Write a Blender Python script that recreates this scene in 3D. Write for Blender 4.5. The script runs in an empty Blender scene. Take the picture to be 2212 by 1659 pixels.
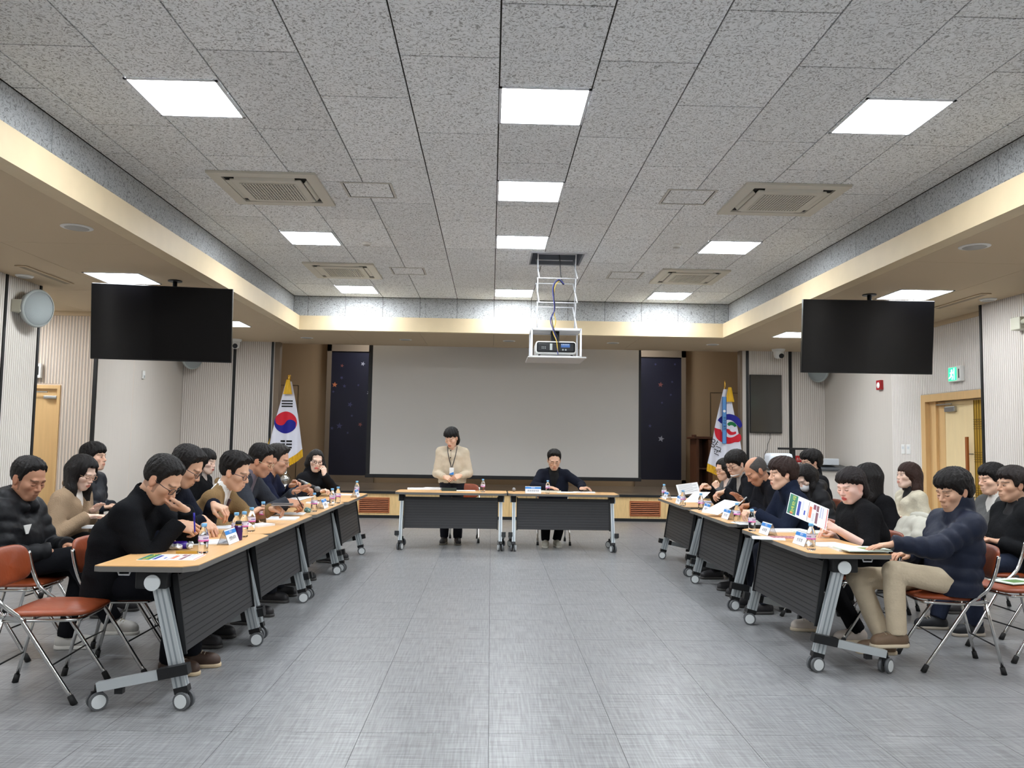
import bpy, bmesh, math, random
import numpy as np
from mathutils import Vector, Matrix
random.seed(7); rng = np.random.default_rng(7)
SC = bpy.context.scene
COL = SC.collection
# ---------------------------------------------------------------- camera, world, exposure
FPX, PITCH, YAW, ROLL, CAMZ = 1725.023, 0.0711372, 0.0251956, 0.0159286, 1.3748
_f = np.array([math.sin(YAW)*math.cos(PITCH), math.cos(YAW)*math.cos(PITCH), math.sin(PITCH)])
_r0 = np.array([math.cos(YAW), -math.sin(YAW), 0.0]); _u0 = np.cross(_r0, _f)
_r = math.cos(ROLL)*_r0 + math.sin(ROLL)*_u0; _u = np.cross(_r, _f)
cam = bpy.data.cameras.new('camera'); cam.sensor_fit = 'HORIZONTAL'; cam.sensor_width = 36.0
cam.lens = FPX*36.0/2212.0; cam.clip_start = 0.05; cam.clip_end = 100
co = bpy.data.objects.new('camera', cam); COL.objects.link(co)
M3 = Matrix(((_r[0], _u[0], -_f[0]), (_r[1], _u[1], -_f[1]), (_r[2], _u[2], -_f[2])))
co.matrix_world = Matrix.Translation((0, 0, CAMZ)) @ M3.to_4x4()
SC.camera = co
w = bpy.data.worlds.new('world'); SC.world = w; w.use_nodes = True
w.node_tree.nodes['Background'].inputs[0].default_value = (0.8, 0.85, 0.9, 1)
w.node_tree.nodes['Background'].inputs[1].default_value = 0.05
SC.view_settings.view_transform = 'Standard'; SC.view_settings.look = 'None'
SC.view_settings.gamma = 1.0; SC.view_settings.use_curve_mapping = False
SC.view_settings.exposure = 1.60
LAMP = 15.0            # radiance of the flat LED ceiling panels
CEIL = 3.659; SOF = 3.09; CX = 0.314

def ray(x, y):
    return (x-1106)*_r - (y-829.5)*_u + FPX*_f
def at_z(x, y, z):      # point of height z seen at photo pixel x, y
    d = ray(x, y); t = (z-CAMZ)/d[2]; return np.array([d[0]*t, d[1]*t, z])
def at_y(x, y, Y):      # point at room depth Y seen at photo pixel x, y
    d = ray(x, y); t = Y/d[1]; return np.array([d[0]*t, Y, d[2]*t+CAMZ])
def at_x(x, y, X):
    d = ray(x, y); t = X/d[0]; return np.array([X, d[1]*t, d[2]*t+CAMZ])

# ---------------------------------------------------------------- materials
def srgb(r, g, b):
    f = lambda c: (c/255/12.92) if c/255 <= 0.04045 else ((c/255+0.055)/1.055)**2.4
    return (f(r), f(g), f(b), 1.0)
MATS = {}
def mat(name, rgb, rough=0.6, metal=0.0, noise=0.0, nscale=20.0, bump=0.0, bscale=120.0, spec=0.5, emit=0.0, stretch=None, trans=0.0, ior=1.45, sheen=0.0, coat=0.0):
    if name in MATS: return MATS[name]
    m = bpy.data.materials.new(name); m.use_nodes = True; nt = m.node_tree
    b = nt.nodes['Principled BSDF']; c = srgb(*rgb)
    b.inputs['Base Color'].default_value = c; b.inputs['Roughness'].default_value = rough
    b.inputs['Metallic'].default_value = metal; b.inputs['Specular IOR Level'].default_value = spec
    b.inputs['IOR'].default_value = ior
    if trans: b.inputs['Transmission Weight'].default_value = trans
    if sheen: b.inputs['Sheen Weight'].default_value = sheen
    if coat: b.inputs['Coat Weight'].default_value = coat; b.inputs['Coat Roughness'].default_value = 0.15
    if emit:
        b.inputs['Emission Color'].default_value = c; b.inputs['Emission Strength'].default_value = emit
    if noise or bump:
        tc = nt.nodes.new('ShaderNodeTexCoord'); mp = nt.nodes.new('ShaderNodeMapping')
        nt.links.new(tc.outputs['Object'], mp.inputs['Vector'])
        if stretch: mp.inputs['Scale'].default_value = stretch
    if noise:
        n = nt.nodes.new('ShaderNodeTexNoise'); n.inputs['Scale'].default_value = nscale; n.inputs['Detail'].default_value = 5
        nt.links.new(mp.outputs['Vector'], n.inputs['Vector'])
        mr = nt.nodes.new('ShaderNodeMapRange'); mr.inputs['From Min'].default_value = 0.3; mr.inputs['From Max'].default_value = 0.7
        mr.inputs['To Min'].default_value = 1-noise; mr.inputs['To Max'].default_value = 1+noise
        nt.links.new(n.outputs['Fac'], mr.inputs['Value'])
        mx = nt.nodes.new('ShaderNodeVectorMath'); mx.operation = 'SCALE'; mx.inputs[0].default_value = c[:3]
        nt.links.new(mr.outputs['Result'], mx.inputs['Scale']); nt.links.new(mx.outputs['Vector'], b.inputs['Base Color'])
    if bump:
        n2 = nt.nodes.new('ShaderNodeTexNoise'); n2.inputs['Scale'].default_value = bscale; n2.inputs['Detail'].default_value = 3
        nt.links.new(mp.outputs['Vector'], n2.inputs['Vector'])
        bp = nt.nodes.new('ShaderNodeBump'); bp.inputs['Strength'].default_value = bump; bp.inputs['Distance'].default_value = 0.01
        nt.links.new(n2.outputs['Fac'], bp.inputs['Height']); nt.links.new(bp.outputs['Normal'], b.inputs['Normal'])
    MATS[name] = m; return m

def node_mat(name, rough):
    m = bpy.data.materials.new(name); m.use_nodes = True
    b = m.node_tree.nodes['Principled BSDF']; b.inputs['Roughness'].default_value = rough
    MATS[name] = m; return m, m.node_tree, b

# ---------------------------------------------------------------- mesh helpers
class MB:
    """collects simple shapes into one mesh"""
    def __init__(s): s.bm = bmesh.new(); s.mats = []
    def mi(s, m):
        if m is None: return 0
        if m not in s.mats: s.mats.append(m)
        return s.mats.index(m)
    def _set(s, faces, m):
        i = s.mi(m)
        for f in faces: f.material_index = i
    def box(s, a, b, m=None, bev=0.0):
        a = Vector(a); b = Vector(b); c = (a+b)/2; d = b-a
        r = bmesh.ops.create_cube(s.bm, size=1.0, matrix=Matrix.Translation(c) @ Matrix.Diagonal((abs(d.x), abs(d.y), abs(d.z), 1)))
        fs = set(f for v in r['verts'] for f in v.link_faces)
        s._set(fs, m)
        if bev:
            es = list(set(e for v in r['verts'] for e in v.link_edges))
            rr = bmesh.ops.bevel(s.bm, geom=es, offset=bev, segments=2, affect='EDGES', profile=0.5)
            s._set(rr['faces'], m)
        return s
    def obox(s, c, dx, dy, dz, M, m=None):
        r = bmesh.ops.create_cube(s.bm, size=1.0, matrix=Matrix.Translation(c) @ M.to_4x4() @ Matrix.Diagonal((dx, dy, dz, 1)))
        s._set(set(f for v in r['verts'] for f in v.link_faces), m); return s
    def cyl(s, a, b, r1, r2=None, n=12, m=None, cap=True):
        a = Vector(a); b = Vector(b); d = b-a; L = d.length
        if L < 1e-6: return s
        q = d.to_track_quat('Z', 'Y').to_matrix().to_4x4()
        r = bmesh.ops.create_cone(s.bm, cap_ends=cap, segments=n, radius1=r1, radius2=r1 if r2 is None else r2, depth=L, matrix=Matrix.Translation((a+b)/2) @ q)
        fs = set(f for v in r['verts'] for f in v.link_faces); s._set(fs, m)
        for f in fs:
            if len(f.verts) == 4: f.smooth = True
        return s
    def sph(s, c, r, m=None, seg=12, sc=(1, 1, 1), M=None):
        T = Matrix.Translation(c) @ (M.to_4x4() if M else Matrix.Identity(4)) @ Matrix.Diagonal((r*sc[0], r*sc[1], r*sc[2], 1))
        q = bmesh.ops.create_uvsphere(s.bm, u_segments=seg, v_segments=max(6, seg//2), radius=1.0, matrix=T)
        fs = set(f for v in q['verts'] for f in v.link_faces); s._set(fs, m)
        for f in fs: f.smooth = True
        return s
    def tube(s, pts, r, n=8, m=None, closed=False):
        pts = [Vector(p) for p in pts]; N = len(pts); rings = []
        up = None
        for i, p in enumerate(pts):
            if closed: t = (pts[(i+1) % N]-pts[i-1])
            else: t = pts[min(i+1, N-1)]-pts[max(i-1, 0)]
            t.normalize()
            if up is None:
                up = Vector((0, 0, 1)) if abs(t.z) < 0.9 else Vector((1, 0, 0))
            u = (up - t*up.dot(t)).normalized(); up = u; v = t.cross(u)
            rr = r[i] if isinstance(r, (list, tuple)) else r
            rings.append([s.bm.verts.new(p + rr*(math.cos(2*math.pi*k/n)*u + math.sin(2*math.pi*k/n)*v)) for k in range(n)])
        fs = []
        for i in range(N if closed else N-1):
            A = rings[i]; B = rings[(i+1) % N]
            for k in range(n):
                f = s.bm.faces.new((A[k], A[(k+1) % n], B[(k+1) % n], B[k])); f.smooth = True; fs.append(f)
        if not closed:
            fs.append(s.bm.faces.new(rings[0][::-1])); fs.append(s.bm.faces.new(rings[-1]))
        s._set(fs, m); return s
    def lathe(s, prof, c=(0, 0, 0), n=16, m=None, axis=None):
        c = Vector(c); R = axis if axis else Matrix.Identity(3); rings = []; fs = []
        for (r, z) in prof:
            rings.append([s.bm.verts.new(c + R @ Vector((max(r, 1e-5)*math.cos(2*math.pi*k/n), max(r, 1e-5)*math.sin(2*math.pi*k/n), z))) for k in range(n)])
        for A, B in zip(rings, rings[1:]):
            for k in range(n):
                f = s.bm.faces.new((A[k], A[(k+1) % n], B[(k+1) % n], B[k])); f.smooth = True; fs.append(f)
        s._set(fs, m); return s
    def prism(s, poly, h, m=None, T=None):
        """poly: 2D points; extruded 0..h along z, placed by 4x4 T"""
        T = T or Matrix.Identity(4)
        lo = [s.bm.verts.new(T @ Vector((x, y, 0))) for x, y in poly]; hi = [s.bm.verts.new(T @ Vector((x, y, h))) for x, y in poly]
        fs = [s.bm.faces.new(lo[::-1]), s.bm.faces.new(hi)]
        n = len(poly)
        for i in range(n): fs.append(s.bm.faces.new((lo[i], lo[(i+1) % n], hi[(i+1) % n], hi[i])))
        s._set(fs, m); return s
    def quad(s, a, b, c, d, m=None):
        f = s.bm.faces.new([s.bm.verts.new(Vector(p)) for p in (a, b, c, d)]); s._set([f], m); return s
    def me(s, name):
        me = bpy.data.meshes.new(name); bmesh.ops.recalc_face_normals(s.bm, faces=s.bm.faces[:]); s.bm.to_mesh(me); s.bm.free()
        for m in s.mats: me.materials.append(m)
        return me
    def build(s, name, m=None, parent=None, loc=None):
        if m is not None and not s.mats: s.mats = [m]
        return link(name, s.me(name), parent, loc)

def link(name, me, parent=None, loc=None, rot=None):
    o = bpy.data.objects.new(name, me); COL.objects.link(o)
    if parent is not None: o.parent = parent
    if loc is not None: o.location = loc
    if rot is not None: o.rotation_euler = rot
    return o
def tag(o, label=None, cat=None, group=None, kind=None):
    if label: o['label'] = label
    if cat: o['category'] = cat
    if group: o['group'] = group
    if kind: o['kind'] = kind
    return o
def thing(name, label, cat, loc=(0, 0, 0), rz=0.0, group=None):
    o = bpy.data.objects.new(name, None); COL.objects.link(o); o.empty_display_size = 0.1
    o.location = loc; o.rotation_euler = (0, 0, rz)
    return tag(o, label, cat, group)
def dup(o, loc, rz=0.0, label=None, parent=None):
    c = o.copy(); COL.objects.link(c)
    if parent is None:
        c.location = loc; c.rotation_euler = (0, 0, rz)
    else: c.parent = parent
    if label: c['label'] = label
    for ch in list(o.children): dup(ch, None, 0, None, c)
    return c
def text_me(s, size, m, depth=0.0005, align='CENTER'):
    cu = bpy.data.curves.new('lettering', 'FONT'); cu.body = s; cu.size = size; cu.align_x = align; cu.align_y = 'CENTER'; cu.extrude = depth
    cu.resolution_u = 2
    o = bpy.data.objects.new('lettering', cu); COL.objects.link(o)
    dg = bpy.context.evaluated_depsgraph_get(); me = bpy.data.meshes.new_from_object(o.evaluated_get(dg))
    bpy.data.objects.remove(o); me.materials.clear(); me.materials.append(m); return me
RZ = lambda a: Matrix.Rotation(a, 3, 'Z')
RX = lambda a: Matrix.Rotation(a, 3, 'X')
RY = lambda a: Matrix.Rotation(a, 3, 'Y')
# ================================================================ ROOM
m_wood = None
def wood_wool(name, base, dark, sc=1.0):
    m, nt, b = node_mat(name, 0.95); L = nt.links.new
    tc = nt.nodes.new('ShaderNodeTexCoord')
    oi = nt.nodes.new('ShaderNodeObjectInfo'); sh = nt.nodes.new('ShaderNodeVectorMath'); sh.operation = 'ADD'
    mulv = nt.nodes.new('ShaderNodeVectorMath'); mulv.operation = 'SCALE'; mulv.inputs[0].default_value = (7, 5, 3); L(oi.outputs['Random'], mulv.inputs['Scale'])
    L(tc.outputs['Object'], sh.inputs[0]); L(mulv.outputs[0], sh.inputs[1])
    n0 = nt.nodes.new('ShaderNodeTexNoise'); n0.inputs['Scale'].default_value = 14*sc; n0.inputs['Detail'].default_value = 2; L(sh.outputs[0], n0.inputs['Vector'])
    ad = nt.nodes.new('ShaderNodeVectorMath'); ad.operation = 'MULTIPLY_ADD'; L(n0.outputs['Color'], ad.inputs[0]); ad.inputs[1].default_value = (0.12, 0.12, 0.12); L(sh.outputs[0], ad.inputs[2])
    n1 = nt.nodes.new('ShaderNodeTexNoise'); n1.inputs['Scale'].default_value = 62*sc; n1.inputs['Detail'].default_value = 4; n1.inputs['Roughness'].default_value = 0.6; L(ad.outputs[0], n1.inputs['Vector'])
    cr = nt.nodes.new('ShaderNodeValToRGB'); e = cr.color_ramp.elements
    e[0].position = 0.36; e[0].color = srgb(*dark); e[1].position = 0.50; e[1].color = srgb(*base)
    L(n1.outputs['Fac'], cr.inputs['Fac'])
    hs = nt.nodes.new('ShaderNodeVectorMath'); hs.operation = 'SCALE'; L(cr.outputs['Color'], hs.inputs[0])
    mr = nt.nodes.new('ShaderNodeMapRange'); mr.inputs['To Min'].default_value = 0.94; mr.inputs['To Max'].default_value = 1.05; L(oi.outputs['Random'], mr.inputs['Value']); L(mr.outputs[0], hs.inputs['Scale'])
    L(hs.outputs[0], b.inputs['Base Color'])
    bp = nt.nodes.new('ShaderNodeBump'); bp.inputs['Strength'].default_value = 0.5; bp.inputs['Distance'].default_value = 0.006; L(n1.outputs['Fac'], bp.inputs['Height']); L(bp.outputs['Normal'], b.inputs['Normal'])
    return m
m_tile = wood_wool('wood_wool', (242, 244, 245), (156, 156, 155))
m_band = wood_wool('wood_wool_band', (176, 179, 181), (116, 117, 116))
m_joint = mat('dark_joint', (52, 48, 42), 0.9)
m_cream = mat('cream_fascia', (210, 191, 156), 0.55, noise=0.03, nscale=6)
m_soffit = mat('soffit_paint', (200, 180, 150), 0.85)
m_rib = mat('ribbed_wall', (218, 212, 205), 0.75, noise=0.02, nscale=3)
m_rib2 = mat('ribbed_wall_warm', (222, 206, 190), 0.75)
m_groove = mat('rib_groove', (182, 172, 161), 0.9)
m_plain = mat('fabric_wall', (201, 194, 185), 0.85, noise=0.025, nscale=60, stretch=(1, 1, 0.02))
m_black = mat('black_trim', (22, 24, 26), 0.4)
m_brown = mat('stage_brown', (164, 138, 106), 0.7)
m_frame = mat('taupe_frame', (122, 106, 88), 0.7)
m_oak = mat('stage_maple', (222, 188, 132), 0.5, noise=0.10, nscale=9, stretch=(6, 6, 0.7))
m_vent = mat('vent_slat_wood', (176, 102, 58), 0.5)
m_ventd = mat('vent_dark', (70, 36, 20), 0.8)
m_stagef = mat('stage_floor', (112, 98, 82), 0.3, noise=0.06, nscale=5)
m_white = mat('white_plastic', (228, 228, 224), 0.4)
m_wmetal = mat('white_metal', (214, 216, 220), 0.4)
m_blackp = mat('black_plastic', (20, 21, 23), 0.45)

# ---- floor tiles
def floor_material():
    m, nt, b = node_mat('woven_vinyl', 0.33); L = nt.links.new
    tc = nt.nodes.new('ShaderNodeTexCoord'); oi = nt.nodes.new('ShaderNodeObjectInfo')
    mv = nt.nodes.new('ShaderNodeVectorMath'); mv.operation = 'SCALE'; mv.inputs[0].default_value = (11, 13, 0); L(oi.outputs['Random'], mv.inputs['Scale'])
    sh = nt.nodes.new('ShaderNodeVectorMath'); L(tc.outputs['Object'], sh.inputs[0]); L(mv.outputs[0], sh.inputs[1])
    outs = []
    for st, d in (((95, 4.5, 1), 3), ((4.5, 95, 1), 3), ((3, 3, 1), 2)):
        mp = nt.nodes.new('ShaderNodeMapping'); mp.inputs['Scale'].default_value = st; L(sh.outputs[0], mp.inputs['Vector'])
        n = nt.nodes.new('ShaderNodeTexNoise'); n.inputs['Scale'].default_value = 1.0; n.inputs['Detail'].default_value = d; L(mp.outputs[0], n.inputs['Vector']); outs.append(n.outputs['Fac'])
    a = nt.nodes.new('ShaderNodeMath'); a.operation = 'ADD'; L(outs[0], a.inputs[0]); L(outs[1], a.inputs[1])
    cr = nt.nodes.new('ShaderNodeValToRGB'); e = cr.color_ramp.elements
    e[0].position = 0.72/2; e[1].position = 1.30/2; e[0].color = srgb(108, 108, 109); e[1].color = srgb(152, 153, 154)
    h = nt.nodes.new('ShaderNodeMath'); h.operation = 'MULTIPLY'; h.inputs[1].default_value = 0.5; L(a.outputs[0], h.inputs[0]); L(h.outputs[0], cr.inputs['Fac'])
    L(cr.outputs['Color'], b.inputs['Base Color'])
    bp = nt.nodes.new('ShaderNodeBump'); bp.inputs['Strength'].default_value = 0.12; bp.inputs['Distance'].default_value = 0.002; L(h.outputs[0], bp.inputs['Height']); L(bp.outputs['Normal'], b.inputs['Normal'])
    b.inputs['Specular IOR Level'].default_value = 0.45
    return m
m_floor = floor_material()
mb = MB(); mb.box((-8, -4.2, -0.10), (8, 18, -0.0035)); floor = tag(mb.build('floor', mat('floor_joint', (84, 82, 84), 0.9)), kind='structure')
mb = MB(); g = 0.0012; mb.box((g, g, -0.004), (0.6-g, 0.6-g, 0)); tile_me = mb.me('floor_tile'); tile_me.materials.append(m_floor)
FX, FY = 0.0134, 3.8669
cells = []
for i in range(-12, 13):
    for j in range(-6, 18):
        x = FX+0.6*i; y = FY+0.6*j
        if x < -6.2 or x > 6.2 or y > 13.7: continue
        vis = y > 2.6 and abs(x+0.3-0.03*y) < 0.66*(y+0.6)+0.5
        cells.append((0 if vis else 1, math.hypot(x, y), x, y))
cells.sort()
far = MB()
for k, (v, d, x, y) in enumerate(cells):
    if k < 300: link('floor_tile', tile_me, floor, (x, y, 0))
    else: far.box((x+g, y+g, -0.004), (x+0.6-g, y+0.6-g, 0))
tag(far.build('floor_tiling', m_floor, floor), kind='stuff')

# ---- coffered ceiling of wood-wool tiles
X0, Y0 = 0.0145, 4.629
CL, CR, CY0, CY1 = -3.215, 3.845, -3.4, 12.84
HOLE = (0.449, 9.515, 1.100, 10.19)
mb = MB(); mb.box((-8, -4.2, CEIL+0.5), (8, 18, CEIL+0.56)); ceiling = tag(mb.build('ceiling', m_joint), kind='structure')
mb = MB()
for (a, b_, c, d) in ((CL, CY0, HOLE[0], CY1), (HOLE[2], CY0, CR, CY1), (HOLE[0], CY0, HOLE[2], HOLE[1]), (HOLE[0], HOLE[3], HOLE[2], CY1)):
    mb.box((a, b_, CEIL+0.012), (c, d, CEIL+0.03))
mb.build('joint_backing', m_joint, ceiling)
gt = 0.005
tcache = {}
def ctile(x0, y0, x1, y1):
    x0, x1 = max(x0, CL), min(x1, CR); y0, y1 = max(y0, CY0), min(y1, CY1)
    if x1-x0 < 0.02 or y1-y0 < 0.02: return
    key = (round(x1-x0, 3), round(y1-y0, 3))
    if key not in tcache:
        q = MB(); q.box((gt, gt, 0), (key[0]-gt, key[1]-gt, 0.014)); me = q.me('ceiling_tile'); me.materials.append(m_tile); tcache[key] = me
    link('ceiling_tile', tcache[key], ceiling, (x0, y0, CEIL))
for i in range(-6, 7):
    xa, xb = X0+0.6*i, X0+0.6*(i+1)
    st = 0.0 if i % 2 else 0.6
    for j in range(-8, 9):
        ya, yb = Y0+1.2*j+st, Y0+1.2*(j+1)+st
        if yb < CY0 or ya > CY1: continue
        if xb > HOLE[0]+0.01 and xa < HOLE[2]-0.01 and yb > HOLE[1]+0.01 and ya < HOLE[3]-0.01:
            for q in ((xa, ya, xb, min(yb, HOLE[1])), (xa, max(ya, HOLE[3]), xb, yb), (xa, max(ya, HOLE[1]), min(xb, HOLE[0]), min(yb, HOLE[3])), (max(xa, HOLE[2]), max(ya, HOLE[1]), xb, min(yb, HOLE[3]))):
                ctile(*q)
        else: ctile(xa, ya, xb, yb)
# upright wood-wool band round the coffer (each board its own piece)
BZ0, BZ1 = 3.20, CEIL
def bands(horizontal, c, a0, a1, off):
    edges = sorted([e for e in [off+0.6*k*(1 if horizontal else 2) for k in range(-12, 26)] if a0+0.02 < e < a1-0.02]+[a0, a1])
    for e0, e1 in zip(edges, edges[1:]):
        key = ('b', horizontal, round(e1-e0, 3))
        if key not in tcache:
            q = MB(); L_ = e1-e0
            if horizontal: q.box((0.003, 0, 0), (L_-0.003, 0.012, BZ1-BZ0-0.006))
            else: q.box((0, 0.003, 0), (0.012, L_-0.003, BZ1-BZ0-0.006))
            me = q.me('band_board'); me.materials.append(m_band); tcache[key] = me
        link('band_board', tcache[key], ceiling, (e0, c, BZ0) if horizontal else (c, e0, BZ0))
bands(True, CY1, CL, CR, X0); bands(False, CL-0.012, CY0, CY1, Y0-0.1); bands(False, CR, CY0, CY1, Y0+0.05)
mb = MB(); t = 0.016
mb.box((CL-t-0.02, CY1+t, BZ0), (CR+t+0.02, CY1+t+0.03, CEIL+0.02)).box((CL-t-0.03, CY0, BZ0), (CL-t, CY1+t, CEIL+0.02)).box((CR+t, CY0, BZ0), (CR+t+0.03, CY1+t, CEIL+0.02)).box((CL, CY0-0.04, SOF), (CR, CY0, CEIL+0.02))
mb.build('band_backing', m_joint, ceiling)
# cream fascia beams under the band
BI = 0.13; FB = SOF; FT = 3.318
mb = MB(); mb.box((CL+BI-0.02, CY1-BI, FB), (CR-BI+0.02, CY1+0.02, FT)); tag(mb.build('trim_1', m_cream), kind='structure')
mb = MB(); mb.box((CL-0.02, CY0, FB), (CL+BI, CY1-BI, FT)); mb.box((CL-0.02, CY1-BI, FB), (CL+BI-0.02, CY1+0.02, FT)); tag(mb.build('trim_2', m_cream), kind='structure')
mb = MB(); mb.box((CR-BI, CY0, FB), (CR+0.02, CY1-BI, FT)); mb.box((CR-BI+0.02, CY1-BI, FB), (CR+0.02, CY1+0.02, FT)); tag(mb.build('trim_3', m_cream), kind='structure')
# lower soffit boards either side and over the stage front
sb = MB()
def soff(x0, y0, x1, y1):
    o = MB(); o.box((x0+0.002, y0+0.002, SOF), (x1-0.002, y1-0.002, SOF+0.03)); o.build('soffit_board', m_soffit, ceiling)
sx = [CL-0.02, -4.45, -5.70, -6.9, -8]
for a, b_ in zip(sx, sx[1:]):
    for j in range(-2, 8): soff(b_, -2+2.4*j-0.4, a, min(0.4-0.4+2.4*j, 14.62) if j < 7 else 14.62) if -2.4+2.4*j < 14.6 else None
sx = [CR+0.02, 5.08, 6.33, 7.4, 8.0]
for a, b_ in zip(sx, sx[1:]):
    for j in range(-2, 8): soff(a, -2+2.4*j-0.4, b_, min(2.4*j, 14.62)) if -2.4+2.4*j < 14.6 else None
xs = [CL-0.02]+[X0+0.6*k for k in range(-4, 6, 2)]+[CR+0.02]
for a, b_ in zip(xs, xs[1:]): soff(a, CY1+0.02, b_, 14.62)
mb = MB(); mb.box((-8, -4.2, SOF+0.035), (CL-0.05, 14.62, SOF+0.05)).box((CR+0.05, -4.2, SOF+0.035), (8, 14.62, SOF+0.05)).box((CL-0.05, CY1+0.05, SOF+0.035), (CR+0.05, 14.62, SOF+0.05))
mb.build('soffit_backing', m_joint, ceiling)
mb = MB(); mb.box((-8, 14.60, SOF), (8, 14.66, CEIL+0.4)); tag(mb.build('trim_4', m_soffit), kind='structure')

# ---- walls
def rib_panel(p0, p1, z0, z1, parent, m=None, pitch=0.036, d=0.005, wd=0.022):
    p0 = Vector((*p0, 0)); p1 = Vector((*p1, 0)); t = (p1-p0); L_ = t.length; t.normalize(); n = Vector((-t.y, t.x, 0))  # n: into the room
    q = MB(); k = int(L_/pitch); s = L_/k
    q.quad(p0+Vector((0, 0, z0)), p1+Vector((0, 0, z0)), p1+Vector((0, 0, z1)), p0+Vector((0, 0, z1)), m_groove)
    for i in range(k):
        a = p0+t*(i*s+(s-wd)/2); b_ = a+t*wd; c = a+n*d+t*0.003; e = b_+n*d-t*0.003
        for u, v in ((a, c), (c, e), (e, b_)):
            q.quad(u+Vector((0, 0, z0)), v+Vector((0, 0, z0)), v+Vector((0, 0, z1)), u+Vector((0, 0, z1)), m or m_rib)
    return q.build('ribbed_panel', None, parent)
def strip(x0, y0, x1, y1, parent, z1=SOF, m=None):
    q = MB(); q.box((x0, y0, 0), (x1, y1, z1)); return q.build('trim_strip', m or m_black, parent)
YF = 14.44   # plane of the ribbed front walls beside the stage
# left side
mb = MB(); mb.box((-5.65, 11.3, 0), (-5.55, YF, SOF)); wall_left = tag(mb.build('wall_left', m_plain), kind='structure')
q = MB(); q.box((-5.551, 12.48, 0), (-5.5485, 12.486, SOF)); q.build('panel_joint', m_rib2, wall_left)
mb = MB(); mb.box((-7.6, 11.3, 0), (-6.43, 11.42, SOF)).box((-6.43, 11.3, 2.05), (-5.65, 11.42, SOF)).box((-6.02, 11.3, 0), (-5.65, 11.42, 2.05)); mb.build('door_wall', m_rib2, wall_left)
rib_panel((-5.56, 11.295), (-6.0, 11.295), 0, SOF-0.06, wall_left, m_rib2, 0.042); rib_panel((-6.0, 11.295), (-7.6, 11.295), 2.07, SOF-0.06, wall_left, m_rib2, 0.042)
q = MB(); q.box((-7.6, 11.255, SOF-0.06), (-5.55, 11.30, SOF)); q.build('crown', m_soffit, wall_left)
mb = MB(); mb.box((-5.7, -4.2, 0), (-5.285, 9.35, SOF)); mb.build('pillar', m_plain, wall_left)
rib_panel((-5.28, 9.33), (-5.28, 8.72), 0, SOF, wall_left); rib_panel((-5.28, 8.68), (-5.28, 4.6), 0, SOF, wall_left); rib_panel((-5.28, 4.6), (-5.28, -4.2), 0, SOF, wall_left, None, 0.09, 0.005, 0.06)
strip(-5.29, 8.68, -5.268, 8.72, wall_left); strip(-5.30, 9.33, -5.265, 9.365, wall_left); strip(-5.575, 11.27, -5.53, 11.31, wall_left)
mb = MB(); mb.box((-7.7, 9.2, 0), (-7.6, 11.5, SOF)).box((-7.7, 9.30, 0), (-5.68, 9.36, SOF)); mb.build('alcove_wall', m_plain, wall_left)
mb = MB(); mb.box((-5.65, YF+0.012, 0), (-3.93, YF+0.16, SOF)); wf = mb.build('front_wall', m_plain, wall_left)
rib_panel((-4.66, YF+0.008), (-5.55, YF+0.008), 0, SOF, wall_left); rib_panel((-3.98, YF+0.008), (-4.62, YF+0.008), 0, SOF, wall_left)
strip(-4.665, YF-0.006, -4.615, YF+0.015, wall_left); strip(-3.985, YF-0.006, -3.945, YF+0.02, wall_left); strip(-3.94, YF+0.02, -3.84, YF+0.17, wall_left, SOF, m_frame)
# right side
DX = 6.1
mb = MB(); mb.box((DX, 11.17, 0), (DX+0.2, YF+0.16, SOF)).box((DX, 9.0, 2.11), (DX+0.2, 11.17, SOF)).box((DX, 9.0, 0), (DX+0.2, 9.3, 2.11)); wall_right = tag(mb.build('wall_right', m_plain), kind='structure')
rib_panel((DX-0.002, 9.36), (DX-0.002, 11.17), 2.12, SOF-0.05, wall_right, None, 0.045, 0.005, 0.036); rib_panel((DX-0.002, 11.17), (DX-0.002, 12.0), 0, SOF-0.05, wall_right, None, 0.045, 0.004, 0.038)
q = MB(); q.box((DX-0.03, 9.3, SOF-0.06), (DX, YF, SOF)); q.build('crown', m_soffit, wall_right)
q = MB(); q.box((DX-0.0015, 11.42, 0), (DX+0.001, 11.428, SOF)); q.build('panel_joint', m_joint, wall_right)
mb = MB(); mb.box((5.855, -4.2, 0), (6.4, 9.35, SOF)); mb.build('pillar', m_plain, wall_right)
rib_panel((5.85, 4.6), (5.85, 9.33), 0, SOF, wall_right); rib_panel((5.85, -4.2), (5.85, 4.6), 0, SOF, wall_right, None, 0.09, 0.005, 0.06); strip(5.835, 9.33, 5.87, 9.365, wall_right)
mb = MB(); mb.box((4.58, YF+0.012, 0), (6.12, YF+0.16, SOF)); mb.build('front_wall', m_plain, wall_right)
rib_panel((6.1, YF+0.008), (5.50, YF+0.008), 0, SOF, wall_right); rib_panel((5.43, YF+0.008), (4.70, YF+0.008), 0, SOF, wall_right)
strip(5.435, YF-0.006, 5.485, YF+0.015, wall_right); strip(4.645, YF-0.006, 4.69, YF+0.02, wall_right); strip(4.54, YF+0.02, 4.64, YF+0.17, wall_right, SOF, m_frame)
# wall behind the camera
mb = MB(); mb.box((-8, -4.3, 0), (8, -4.2, CEIL+0.5)); tag(mb.build('wall_back', m_plain), kind='structure')

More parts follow.
